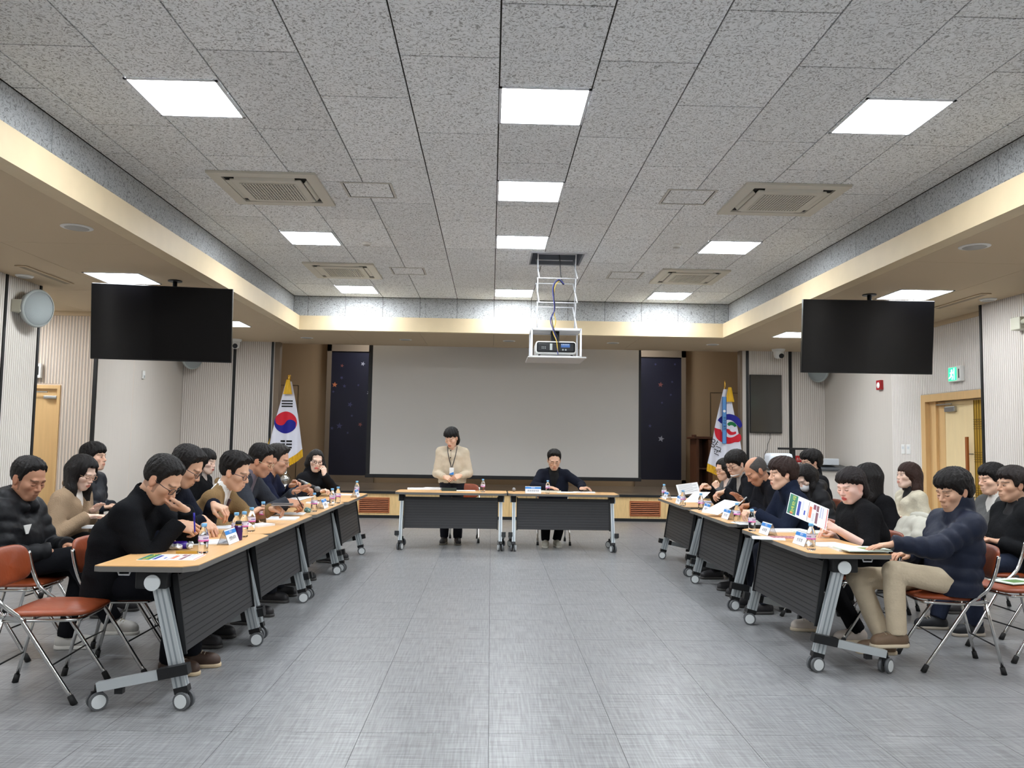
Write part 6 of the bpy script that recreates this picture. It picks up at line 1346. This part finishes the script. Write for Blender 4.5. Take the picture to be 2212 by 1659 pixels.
# ================================================================ THINGS ON THE TABLES
TZ = TH
m_pet = mat('pet_water', (250, 252, 252), 0.04, trans=1.0, ior=1.30, spec=0.5)
m_cap = mat('cap_blue', (128, 190, 236), 0.4); m_lab = mat('label_white', (232, 222, 234), 0.5); m_pink = mat('label_pink', (232, 110, 190), 0.5); m_purple = mat('label_purple', (110, 70, 150), 0.5)
def make_bottle(label):
    t_ = thing('water_bottle', label, 'bottle', (0, 0, 0), 0, 'small water bottles on the tables')
    R = 0.0275
    prof = [(0, 0.004), (0.018, 0.002), (0.023, 0.0), (R, 0.006)]
    for k in range(6): z = 0.012+k*0.009; prof += [(R, z), (R-0.0022, z+0.0045)]
    prof += [(R, 0.066), (R, 0.098), (R-0.001, 0.103), (0.0225, 0.121), (0.015, 0.137), (0.0125, 0.142), (0.0125, 0.150)]
    q = MB(); q.lathe(prof, n=20); q.build('body', m_pet, t_)
    q = MB(); q.lathe([(R+0.0004, 0.068), (R+0.0007, 0.070), (R+0.0007, 0.097), (R+0.0004, 0.098)], n=24); lb = q.build('label', m_lab, t_)
    q = MB(); q.lathe([(R+0.0011, 0.068), (R+0.0012, 0.0685), (R+0.0012, 0.0755), (R+0.0011, 0.076)], n=24); q.build('pink_band', m_pink, lb)
    q = MB()
    for a0 in range(0, 360, 120):
        for k in range(5):
            a = math.radians(a0+k*13); q.obox((math.cos(a)*(R+0.001), math.sin(a)*(R+0.001), 0.085), 0.0006, 0.0042, 0.006, RZ(a)); q.obox((math.cos(a+0.06)*(R+0.001), math.sin(a+0.06)*(R+0.001), 0.087), 0.0006, 0.001, 0.009, RZ(a))
    o = q.build('lettering', m_purple, lb); o['kind'] = 'stuff'
    q = MB(); q.lathe([(0.0125, 0.147), (0.0150, 0.148), (0.0152, 0.163), (0.0140, 0.1655), (0, 0.166)], n=20); q.build('cap', m_cap, t_)
    return t_
BOT = None
for px, py, l in ((438.5, 1195, 'water bottle beside the foil wrapped snacks on the nearest left table'), (509, 1163, 'water bottle hidden behind the purple tumbler'), (526, 1160, 'water bottle just right of the purple tumbler'), (542, 1148, 'water bottle third in the group past the purple tumbler'), (567, 1131, 'water bottle in front of the brown jacket, before the open report'),
                  (678, 1105, 'water bottle left of the second left name plate'), (717, 1092, 'water bottle right behind the second left name plate'), (729.5, 1087, 'water bottle farther behind the second left name plate, by the sleeve'), (770.5, 1070.3, 'water bottle at the far end of the left row, beside its name plate'),
                  (1434.5, 1076, 'water bottle at the far end of the right row'), (1475.5, 1093, 'water bottle beside the second right name plate, before the held paper'), (1514, 1102, 'water bottle behind the third right name plate'), (1592, 1129, 'water bottle beside the ring binder on the middle right table'), (1624.5, 1147, 'water bottle at the far corner of the nearest right table'), (1752.5, 1188, 'water bottle nearest the camera on the right, beside a name plate'),
                  (1043, 1063, 'water bottle alone on the standing woman\'s table'), (1183, 1066, 'water bottle beside the wide name plate on the head table')):
    p = at_z(px, py, TZ)
    if BOT is None: BOT = make_bottle(l); BOT.location = p; BOT.rotation_euler = (0, 0, -1.2)
    else: dup(BOT, tuple(p), random.uniform(0, 6), l)
m_acr = mat('acrylic', (235, 236, 240), 0.08, trans=0.9, ior=1.2); m_card = mat('card_white', (234, 235, 238), 0.6); m_pb = mat('plate_blue', (40, 128, 206), 0.5); m_ink = mat('ink', (40, 42, 60), 0.7)
def plate(px0, py0, px1, py1, rz, org, nm, label):
    """tent name plate; front bottom edge runs between two photo points on the table"""
    a = at_z(px0, py0, TZ); b_ = at_z(px1, py1, TZ); c = (a+b_)/2
    t_ = thing('name_plate', label, 'name plate', (c[0], c[1], TZ), rz, 'tent name plates'); W, Hh, D = 0.10, 0.088, 0.035
    # local: front faces -y, front edge at y=0, apex at y=D
    T0_ = Matrix(((1, 0, 0, 0), (0, D/0.095, -Hh/0.095, 0), (0, Hh/0.095, D/0.095, 0), (0, 0, 0, 1)))   # plane of the front card: x, up along slope
    q = MB(); q.quad((-W, 0, 0), (W, 0, 0), (W, D, Hh), (-W, D, Hh)); q.quad((-W, 2*D, 0), (W, 2*D, 0), (W, D, Hh), (-W, D, Hh)); o = q.build('acrylic_tent', m_acr, t_)
    md = o.modifiers.new('thick', 'SOLIDIFY'); md.thickness = 0.0015
    def onf(x0, x1, v0, v1, m, nme, par, off):
        q = MB(); f = lambda x, v: T0_ @ Vector((x, v, off)); q.quad(f(x0, v0), f(x1, v0), f(x1, v1), f(x0, v1), m); return q.build(nme, None, par)
    cd = onf(-W+0.001, W-0.001, 0.002, 0.093, m_card, 'card', t_, 0.0018); onf(-W+0.001, W-0.001, 0.062, 0.086, m_pb, 'blue_band', cd, 0.0026)
    R_ = T0_.to_3x3()
    for s_, v, sz, m in ((org, 0.074, 0.018, m_card), (nm, 0.034, 0.027 if len(nm) < 6 else 0.027, m_ink)):
        o = link('lettering', text_me(s_, sz, m, 0.0002), cd); o.matrix_local = Matrix.Translation(T0_ @ Vector((0, v, 0.0032))) @ R_.to_4x4()
PL, PR = PI/2, -PI/2
plate(494, 1178, 517, 1169, PL, '영양군', '산림녹지과', 'name plate on the nearest left table, beside the purple tumbler')
plate(699, 1100, 711, 1095.5, PL, '영양군', '농업기술', 'name plate in the middle of the left row, between water bottles')
plate(771.5, 1074.6, 777.5, 1072.7, PL, '영양군', '유통지원', 'name plate at the far end of the left row')
plate(1428.7, 1076.8, 1441, 1079.4, PR, '영양군', '김 민 정', 'name plate at the far end of the right row')
plate(1458, 1087, 1468, 1089.5, PR, '영양군', '박 영 호', 'name plate second along the right row, partly behind a bottle')
plate(1516, 1105, 1528.5, 1108.5, PR, '영양군', '이 종 열', 'name plate third along the right row, before the raised binder page')
plate(1559, 1119.4, 1570.6, 1122.7, PR, '영양군', '정 수 철', 'name plate beside the ring binder on the middle right table')
plate(1634, 1151.5, 1663, 1158, PR, '영양군', '서 희 형', 'name plate at the far end of the nearest right table')
plate(1711, 1173, 1737.5, 1182, PR, '영양군', '신 호 정', 'name plate nearest the camera on the right')
plate(1135.5, 1066, 1168, 1066.5, 0, '영양군', '경관관광국장', 'wide name plate on the head table before the seated man')
# ---- papers and booklets
m_paper = mat('paper_white', (236, 238, 240), 0.7); m_print = mat('print_grey', (150, 152, 158), 0.8)
def rect_item(nm, label, cat, px, py, w, d, rz, h=0.002, m=None, z=TZ, lines=0, group=None, loc=None):
    p = at_z(px, py, z) if loc is None else loc
    t_ = thing(nm, label, cat, (p[0], p[1], z), rz, group)
    q = MB(); q.box((-w/2, -d/2, 0), (w/2, d/2, h)); q.build('sheet' if h < 0.004 else 'block', m or m_paper, t_)
    if lines:
        q = MB()
        for k in range(lines):
            y = d*(0.40-0.80*k/lines); q.box((-w*0.40, y-0.0016, h), (w*(0.40-0.25*((k*7) % 3 == 0)), y+0.0016, h+0.0004))
        o = q.build('printed_lines', m_print, t_); o['kind'] = 'stuff'
    return t_
def blocks(t_, items, z, S_=1.0):
    """flat print: (x0, y0, x1, y1, colour)"""
    for k, (x0, y0, x1, y1, c) in enumerate(items):
        q = MB(); q.box((x0*S_, y0*S_, z), (x1*S_, y1*S_, z+0.0004+0.0001*(k % 4))); q.build('printed_field', mat('print_%d_%d_%d' % c, c, 0.6), t_)
def leaflet_print(t_, z, S_=1.0):
    G = (54, 120, 96)
    blocks(t_, [(-0.146, -0.100, -0.086, 0.100, G), (-0.078, -0.085, -0.058, 0.060, (50, 64, 150)), (0.008, -0.06, 0.028, 0.055, (222, 120, 84)), (0.060, -0.09, 0.078, 0.02, (128, 84, 92)), (0.060, 0.03, 0.078, 0.09, (128, 84, 92)), (0.088, -0.02, 0.098, 0.09, (176, 182, 206)), (0.104, -0.02, 0.114, 0.09, (190, 186, 206)),
                (-0.028, -0.055, -0.018, -0.01, (36, 60, 160)), (0.0, -0.1, 0.004, 0.1, (140, 128, 128)), (0.138, -0.1, 0.144, 0.1, (196, 90, 80)), (-0.050, -0.02, -0.034, 0.08, (206, 206, 214)), (0.034, -0.08, 0.052, 0.0, (206, 206, 210)), (0.036, 0.04, 0.056, 0.09, (134, 72, 88))], z, S_)
    o = link('lettering', text_me('한눈에 보는 사업', 0.026*S_, mat('print_yellow', (226, 226, 70), 0.6), 0.0002), t_, (-0.112*S_, 0.0, z+0.0012), (0, 0, PI/2))
    q = MB(); q.cyl((-0.118*S_, -0.085*S_, z), (-0.118*S_, -0.085*S_, z+0.001), 0.011, n=14); q.build('printed_seal', mat('print_red', (186, 44, 70), 0.6), t_)
t_ = rect_item('leaflet', 'colour printed leaflet lying on the near corner of the left row', 'leaflet', 372, 1204, 0.297, 0.21, 0.06, 0.0015); leaflet_print(t_, 0.0016)
rect_item('notebook', 'cream notebook under the elbow of the man in the fleece', 'notebook', 352, 1181, 0.13, 0.19, 0.2, 0.012, mat('notebook_cream', (222, 220, 204), 0.6))
rect_item('report', 'open white report under the writing hand of the man in the fleece', 'paper', 440, 1172, 0.30, 0.22, 0.35, 0.006, None, TZ, 10)
rect_item('report', 'printed report between the writer and the man in navy', 'paper', 478, 1140, 0.29, 0.21, 0.12, 0.008, None, TZ, 12)
rect_item('notebook', 'white notebook behind the four bottles on the left row', 'notebook', 563, 1136, 0.12, 0.17, -0.5, 0.014)
rect_item('report', 'open report with curled pages in front of the brown jacket', 'paper', 601, 1121, 0.30, 0.21, 0.05, 0.010, None, TZ, 12)
rect_item('report', 'thin report beyond the curled one on the left row', 'paper', 622, 1110, 0.28, 0.20, 0.1, 0.004, None, TZ, 8)
rect_item('paper_sheet', 'white sheets between the second name plate and the bottle, left row', 'paper', 690, 1086, 0.26, 0.19, 0.2, 0.003, None, TZ, 6)
rect_item('paper_sheet', 'white papers at the far end of the left row', 'paper', 748, 1069, 0.28, 0.2, 0.05, 0.006, None, TZ, 6)
rect_item('notebook', 'dark phone case lying near the far left bottles', 'phone', 700, 1083, 0.08, 0.15, 0.6, 0.009, mat('phone_dark', (40, 38, 44), 0.3), TZ+0.003)
t_ = rect_item('notebook', 'dark marker lying on the report by the man in navy', 'pen', 456, 1152, 0.05, 0.02, 0.3, 0.016, m_blackp, TZ+0.008)
# held sheet of the man in charcoal
def held(nm, label, corners, lines=0, extra=None, group=None):
    """a stiff sheet held in the air; corners: near-left, near-right, far-right, far-left in room coordinates"""
    P_ = [np.array(c) for c in corners]; c = sum(P_)/4; u = n3(*(P_[1]-P_[0]+P_[2]-P_[3])); v = P_[3]-P_[0]+P_[2]-P_[1]; v = n3(*(v-u*(v@u))); n = np.cross(u, v)
    w_ = (np.linalg.norm(P_[1]-P_[0])+np.linalg.norm(P_[2]-P_[3]))/2; d = (np.linalg.norm(P_[3]-P_[0])+np.linalg.norm(P_[2]-P_[1]))/2
    t_ = thing(nm, label, 'paper' if nm != 'leaflet' else 'leaflet', (0, 0, 0), 0, group)
    t_.matrix_world = Matrix(((u[0], v[0], n[0], c[0]), (u[1], v[1], n[1], c[1]), (u[2], v[2], n[2], c[2]), (0, 0, 0, 1)))
    q = MB(); N_ = 8
    for i in range(N_):
        x0, x1 = -w_/2+w_*i/N_, -w_/2+w_*(i+1)/N_; q.quad((x0, -d/2, 0), (x1, -d/2, 0), (x1, d/2, 0), (x0, d/2, 0))
    o = q.build('sheet', m_paper, t_); md = o.modifiers.new('thick', 'SOLIDIFY'); md.thickness = 0.0012; md.offset = 0
    if lines:
        q = MB()
        for k in range(lines):
            y = d*(0.40-0.80*k/lines)
            for zz in (0.0008, -0.0012): q.box((-w_*0.42, y-d*0.012, zz), (w_*(0.42-0.2*(k % 3 == 0)), y+d*0.012, zz+0.0004))
        o = q.build('printed_lines', m_print, t_); o['kind'] = 'stuff'
    return t_, w_, d
held('report', 'report tilted up under the pen of the man in charcoal', [at_y(594, 1088, 6.75), at_y(630, 1092, 6.6), at_y(663, 1071, 7.05), at_y(612, 1078, 7.1)], 8)
# ---- snacks, tumbler, pens on the left
t_ = thing('snack_tube', 'shiny purple snack packet on its side on the near left table', 'snack', tuple(at_z(384, 1177, TZ+0.022)), 0.05)
q = MB(); q.lathe([(0.012, -0.055), (0.022, -0.05), (0.0225, 0.05), (0.012, 0.055)], n=14, axis=RY(PI/2)); q.build('wrapper', mat('wrap_purple', (66, 34, 168), 0.3, coat=0.3), t_)
for s_ in (-1, 1):
    q = MB(); q.box((s_*0.052, -0.02, -0.012), (s_*0.066, 0.02, 0.012), None, 0.003); q.build('crimped_end', mat('wrap_silver', (206, 206, 214), 0.3, 0.4), t_)
def crumple(nm, label, px, py, r, m, seed, flat=0.5):
    p = at_z(px, py, TZ); t_ = thing(nm, label, 'snack', (p[0], p[1], TZ), seed)
    f = Field((-0.08, -0.08, -0.004), (0.08, 0.08, 0.06), 0.004); f.ell((0, 0, r[2]*0.95), r, 0); f.noise(0.012, 120, seed); f.F = np.maximum(f.F, (0.001-f.ax[2])[None, None, :].astype(np.float32)); V, Q = f.mesh()
    me = mk_mesh('wrapper', [(V, Q, None)], [m]); 
    for pl in me.polygons: pl.use_smooth = False
    link('wrapper', me, t_); return t_
m_foil = mat('foil_white', (222, 226, 230), 0.25, 0.35, noise=0.35, nscale=60)
crumple('snack_packet', 'white and silver foil snack on the near left table, left one', 377, 1188, (0.045, 0.022, 0.020), m_foil, 3)
crumple('snack_packet', 'white and silver foil snack beside the near water bottle', 409, 1185, (0.055, 0.022, 0.020), m_foil, 5)
t_ = rect_item('snack_bar', 'flat golden wrapped snack bar in front of the foil packets', 'snack', 405, 1195, 0.115, 0.035, 0.0, 0.014, mat('wrap_gold', (206, 164, 72), 0.3, 0.5))
crumple('snack_packet', 'small teal and silver sweet beside the bottle in the middle of the left row', 664, 1107, (0.035, 0.025, 0.02), mat('foil_teal', (120, 160, 156), 0.3, 0.3, noise=0.5, nscale=50), 8)
p = at_z(514, 1167, TZ); t_ = thing('tumbler', 'dark purple faceted drinking tumbler beside the nearest left name plate', 'tumbler', tuple(p))
q = MB(); q.lathe([(0, 0), (0.024, 0), (0.026, 0.004), (0.026, 0.085), (0.020, 0.097), (0.018, 0.100)], n=9)
for f_ in q.bm.faces: f_.smooth = False
q.build('body', mat('tumbler_purple', (66, 30, 96), 0.25, coat=0.5), t_)
q = MB(); q.lathe([(0.018, 0.098), (0.0195, 0.10), (0.0195, 0.118), (0.015, 0.122), (0, 0.122)], n=18); q.build('lid', m_blackp, t_)
q = MB(); q.lathe([(0.0197, 0.094), (0.0206, 0.096), (0.0197, 0.10)], n=18); q.build('gold_ring', m_gold, t_)
def pen(label, P_, d, c, L_=0.14):
    P_ = np.array(P_); d = n3(*d); t_ = thing('pen', label, 'pen', tuple(P_))
    a = -d*L_*0.45; b_ = d*L_*0.55; q = MB(); q.cyl(a, b_, 0.0045, n=8); q.cyl(a-d*0.012, a, 0.001, 0.0042, 8); q.build('barrel', mat('pen_%d_%d_%d' % c, c, 0.35), t_)
    q = MB(); q.cyl(b_-d*0.045, b_+d*0.004, 0.0055, n=8); q.build('cap', mat('pencap_%d_%d_%d' % c, tuple(int(v*0.8) for v in c), 0.3), t_)
pen('blue capped pen in the writing hand of the man in the fleece', at_y(420, 1130, 4.66), (-0.05, -0.1, 0.95), (44, 44, 190), 0.10)
pen('black pen in the writing hand of the man in charcoal', at_y(646, 1082, 6.72), (-0.5, 0.1, 0.8), (30, 30, 34))
pen('white pen held by the balding man', at_y(1600, 1086, 7.25), (0.6, -0.1, 0.6), (226, 226, 226), 0.13)
# phone held by the man in brown, microphone, head table pieces
t_ = thing('phone', 'grey flip case phone held by the man in the brown jacket', 'phone', tuple(at_y(610, 1092, 6.05)), 0.1)
q = MB(); q.box((-0.075, -0.04, 0), (0.075, 0.04, 0.010), None, 0.003); q.build('case', mat('case_grey', (150, 148, 148), 0.4), t_)
q = MB(); q.box((-0.075, -0.04, 0.012), (0.075, 0.04, 0.016), None, 0.001); q.build('cover', mat('case_dark', (70, 66, 66), 0.4), t_)
m_micg = mat('mic_mesh', (150, 152, 156), 0.35, 0.8, bump=0.6, bscale=700); m_micb = mat('mic_black', (26, 26, 28), 0.4)
def mic(label, A, B):
    A, B = np.array(A), np.array(B); d = n3(*(B-A)); t_ = thing('microphone', label, 'microphone', tuple(A)); L_ = np.linalg.norm(B-A)
    q = MB(); q.cyl((0, 0, 0), d*(L_-0.05), 0.013, 0.017, 14); q.build('handle', m_micb, t_)
    q = MB(); q.cyl(d*(L_*0.15), d*(L_*0.5), 0.0148, 0.0162, 14); q.build('silver_sleeve', m_steel, t_)
    q = MB(); q.cyl(d*(L_*0.52), d*(L_*0.56), 0.0168, 0.017, 14); q.build('yellow_ring', mat('mic_yellow', (206, 190, 60), 0.5), t_)
    q = MB(); q.cyl(d*(L_-0.055), d*(L_-0.038), 0.017, 0.024, 14); q.sph(d*(L_-0.022), 0.026, seg=14); q.build('grille', m_micg, t_)
mic('black microphone with a silver head held by the man in the navy sweater', at_y(645, 1037, 7.72), at_y(689, 1058, 7.45))
p = at_z(1110, 1062, TZ); mic('microphone lying on the head table, its silver head toward the camera', (p[0], p[1]+0.22, TZ+0.017), (p[0], p[1], TZ+0.027))
rect_item('report', 'stack of white reports at the left of the standing woman\'s table', 'paper', 905, 1057, 0.30, 0.2, 0.1, 0.016)
rect_item('report', 'second white report overlapping the first on the standing woman\'s table', 'paper', 935, 1057, 0.24, 0.2, -0.1, 0.022)
rect_item('notebook', 'closed dark green notebook in front of the standing woman', 'notebook', 970, 1060, 0.19, 0.13, 0.05, 0.034, mat('notebook_green', (48, 62, 60), 0.5))
rect_item('paper_sheet', 'loose white sheet right of the green notebook', 'paper', 1005, 1060, 0.26, 0.2, 0.05, 0.003)
rect_item('report', 'cream report under the hand of the man at the head table', 'paper', 1190, 1063, 0.26, 0.2, -0.1, 0.016, mat('paper_cream', (226, 222, 206), 0.7))
rect_item('paper_sheet', 'white sheets right of the cream report on the head table', 'paper', 1222, 1064, 0.25, 0.2, 0.08, 0.006)
rect_item('paper_sheet', 'white sheets at the right end of the head table', 'paper', 1262, 1064, 0.28, 0.2, -0.08, 0.008)
# ---- right row papers
m_mint = mat('cover_mint', (214, 228, 214), 0.6); m_green = mat('cover_green', (104, 128, 66), 0.6)
t_ = rect_item('booklet', 'mint covered booklet with a green photo under the hand of the man in cream trousers', 'booklet', 1866, 1187, 0.30, 0.21, 0.08, 0.006, m_mint, TZ+0.014)
blocks(t_, [(-0.02, -0.03, 0.06, 0.05, (120, 128, 60)), (-0.02, -0.05, 0.03, -0.03, (70, 150, 90)), (-0.14, -0.095, -0.05, 0.095, (234, 236, 236))], 0.006)
rect_item('report', 'thick white report under the mint booklet on the nearest right table', 'paper', 1852, 1188, 0.30, 0.22, -0.1, 0.012)
rect_item('paper_sheet', 'white sheets with a black clip behind the near right bottle', 'paper', 1788, 1177, 0.24, 0.20, 0.2, 0.005, None, TZ, 6)
rect_item('paper_sheet', 'white sheets at the far side of the nearest right table', 'paper', 1660, 1163, 0.22, 0.18, -0.3, 0.004, None, TZ, 5)
t_ = rect_item('leaflet', 'pink and maroon striped leaflet between the two near right name plates', 'leaflet', 1695, 1162, 0.20, 0.10, 0.05, 0.008, mat('leaf_pink', (214, 160, 166), 0.6))
blocks(t_, [(-0.095+0.028*k, -0.045, -0.08+0.028*k, 0.045, (110, 44, 56)) for k in range(6)], 0.008)
rect_item('report', 'open white report in front of the woman reading the leaflet', 'paper', 1700, 1147, 0.32, 0.21, 0.1, 0.008, None, TZ, 10)
rect_item('booklet', 'mint booklet lying right of the open report on the nearest right table', 'booklet', 1757, 1152, 0.26, 0.2, 0.1, 0.012, m_mint)
t_ = rect_item('booklet', 'mint booklet with a green picture on the near end of the middle right table', 'booklet', 1668, 1130, 0.28, 0.2, 0.05, 0.020, m_mint); blocks(t_, [(-0.06, 0.0, 0.03, 0.07, (110, 140, 90))], 0.020)
rect_item('paper_sheet', 'white sheets beside the bottle on the middle right table', 'paper', 1618, 1131, 0.24, 0.2, 0.1, 0.006, None, TZ, 6)
t_, w_, d_ = held('binder_page', 'raised white page of the ring binder on the middle right table', [at_y(1541, 1109, 7.25), at_y(1566, 1111, 7.15), at_y(1585, 1086, 7.4), at_y(1540, 1077, 7.6)], 0)
rect_item('ring_binder', 'open grey ring binder under the raised page', 'binder', 1574, 1107, 0.26, 0.24, 0.1, 0.014, mat('binder_grey', (150, 152, 160), 0.5))
q = MB()
for k in range(2): q.tube([(-0.03+0.06*k+0.016*math.cos(a), 0, 0.016+0.016*math.sin(a)) for a in np.linspace(0, 2*PI, 14, endpoint=False)], 0.0018, 5, closed=True)
held('paper_sheet', 'printed sheet held upright by the woman with the raised fist', [at_y(1463, 1069.5, 8.95), at_y(1510, 1064, 9.0), at_y(1509, 1041, 9.05), at_y(1463.5, 1048, 9.0)], 9)
held('paper_sheet', 'white page being turned by the man with the lowered mask', [at_y(1490, 1084, 8.25), at_y(1500, 1083, 8.15), at_y(1545, 1065, 8.2), at_y(1488, 1064, 8.4)], 6)
rect_item('report', 'grey covered report before the man with the lowered mask', 'paper', 1530, 1086, 0.28, 0.22, 0.1, 0.012, mat('cover_grey', (150, 150, 166), 0.6))
rect_item('paper_sheet', 'white papers at the far end of the right row', 'paper', 1452, 1075, 0.24, 0.18, 0.1, 0.005)
t_, w_, d_ = held('leaflet', 'green and white colour leaflet held up by the woman in the black sweater', [at_y(1697, 1109, 5.42), at_y(1781, 1142, 5.38), at_y(1794, 1103, 5.50), at_y(1709, 1063, 5.55)])
leaflet_print(t_, 0.0010, w_/0.30)
t_ = rect_item('booklet', 'booklet with a green cover on the empty chair at the right edge', 'booklet', 0, 0, 0.26, 0.19, 0.3, 0.006, m_mint, 0.481, 0, None, (3.55, 5.38)); blocks(t_, [(-0.08, -0.06, 0.06, 0.04, (92, 130, 70))], 0.006)
rect_item('notebook', 'white notebook on the lap of the woman in the beige coat', 'notebook', 0, 0, 0.20, 0.15, 0.2, 0.012, None, 0.665, 0, None, tuple(at_y(214, 1122, 6.25)[:2]))
# ---- coat on the back of a chair
t_ = thing('coat', 'off-white padded coat draped over a chair back between the near right guests', 'coat', (3.40, 6.41, 0))
f = Field((-0.35, -0.35, 0.40), (0.35, 0.35, 0.95), 0.010)
f.cap((0.05, -0.17, 0.74), (0.05, 0.17, 0.74), 0.075, 0.075, 0.05)
for a, b_, r in (((0.02, -0.15, 0.70), (-0.05, -0.20, 0.50), 0.085), ((0.02, 0.02, 0.70), (-0.06, -0.02, 0.48), 0.085), ((0.02, 0.15, 0.70), (-0.04, 0.16, 0.50), 0.085), ((0.0, -0.05, 0.62), (-0.16, -0.12, 0.52), 0.075), ((0.10, -0.1, 0.7), (0.14, -0.12, 0.5), 0.06), ((0.10, 0.1, 0.7), (0.14, 0.1, 0.5), 0.06)): f.cap(a, b_, r, r*0.9, 0.03, wob=(0.012, 0.08))
f.noise(0.014, 26, 4); V, Q = f.mesh(); link('shell', mk_mesh('shell', [(V, Q, None)], [mat('coat_offwhite', (184, 181, 168), 0.7, bump=0.25, bscale=30)]), t_)
f = Field((-0.1, -0.3, 0.6), (0.25, 0.3, 0.95), 0.010); f.cap((0.085, -0.13, 0.82), (0.085, 0.13, 0.82), 0.030, 0.030, 0.03); f.noise(0.008, 30, 2); V, Q = f.mesh(); link('collar', mk_mesh('collar', [(V, Q, None)], [MATS['coat_offwhite']]), t_)
# ---- details worn by people (parts of them)
def on_chest(I, down, across, out):   # point on the front of a person's trunk, in the person's own frame
    R_ = I['gV']-I['N']; u = -(R_ @ I['cu']); l = R_ @ I['cl']; fo = R_ @ I['cf']
    m = (np.abs(u-down) < 0.025) & (np.abs(l-across) < 0.025) & (fo > 0.0) & (fo < 0.23)
    return I['N']-I['cu']*down+I['cl']*across+I['cf']*((fo[m].max() if m.any() else out)+0.004)
I = W1; t_ = I['t']
m_strap = mat('lanyard', (30, 34, 46), 0.6)
q = MB(); q.tube([on_chest(I, d_, a_, 0.1) for d_, a_ in ((-0.02, 0.062), (0.0, 0.062), (0.04, 0.056), (0.09, 0.046), (0.14, 0.034), (0.19, 0.020), (0.24, 0.006), (0.24, -0.006), (0.19, -0.020), (0.14, -0.034), (0.09, -0.046), (0.04, -0.056), (0.0, -0.062), (-0.02, -0.062))], 0.005, 6); ly = q.build('lanyard', m_strap, t_)
c = on_chest(I, 0.295, 0.0, 0.158)+np.array([0.004, 0, 0]); q = MB(); q.box((c[0]-0.003, -0.03, c[2]-0.05), (c[0]+0.003, 0.03, c[2]+0.045), None, 0.002); bd = q.build('id_card', m_white, ly)
q = MB(); q.prism([(-0.028, -0.048), (0.028, -0.048), (0.028, -0.01), (-0.028, -0.034)], 0.001, mat('card_blue', (40, 120, 200), 0.5), Matrix.Translation((c[0]+0.0032, 0, c[2])) @ Matrix(((0, 0, 1, 0), (1, 0, 0, 0), (0, 1, 0, 0), (0, 0, 0, 1)))); q.build('card_print', None, bd)
m_btn = mat('button_dark', (46, 38, 34), 0.4)
for dn in (0.03, 0.12): 
    c = on_chest(I, dn, -0.018, 0.112 if dn < 0.1 else 0.142); q = MB(); q.sph(tuple(c), 0.009, seg=8, sc=(0.5, 1, 1)); q.build('button', m_btn, t_)
q = MB(); q.tube([on_chest(I, 0.03+0.03*k, -0.012, 0.1)-np.array([0.002, 0, 0]) for k in range(9)], 0.0025, 5); q.build('placket_seam', mat('seam_beige', (150, 136, 114), 0.8), t_)
I = A1; c = on_chest(I, 0.16, -0.115, 0.135); q = MB(); q.prism([(-0.042, 0.026), (0.042, 0.026), (0.012, -0.030), (-0.012, -0.030)], 0.004, None, Matrix.Translation(tuple(c)) @ Matrix(((0, 0, 1, 0), (1, 0, 0, 0), (0, 1, 0, 0), (0, 0, 0, 1))) @ Matrix.Rotation(0.0, 4, 'Z')); q.build('badge', m_white, I['t'])
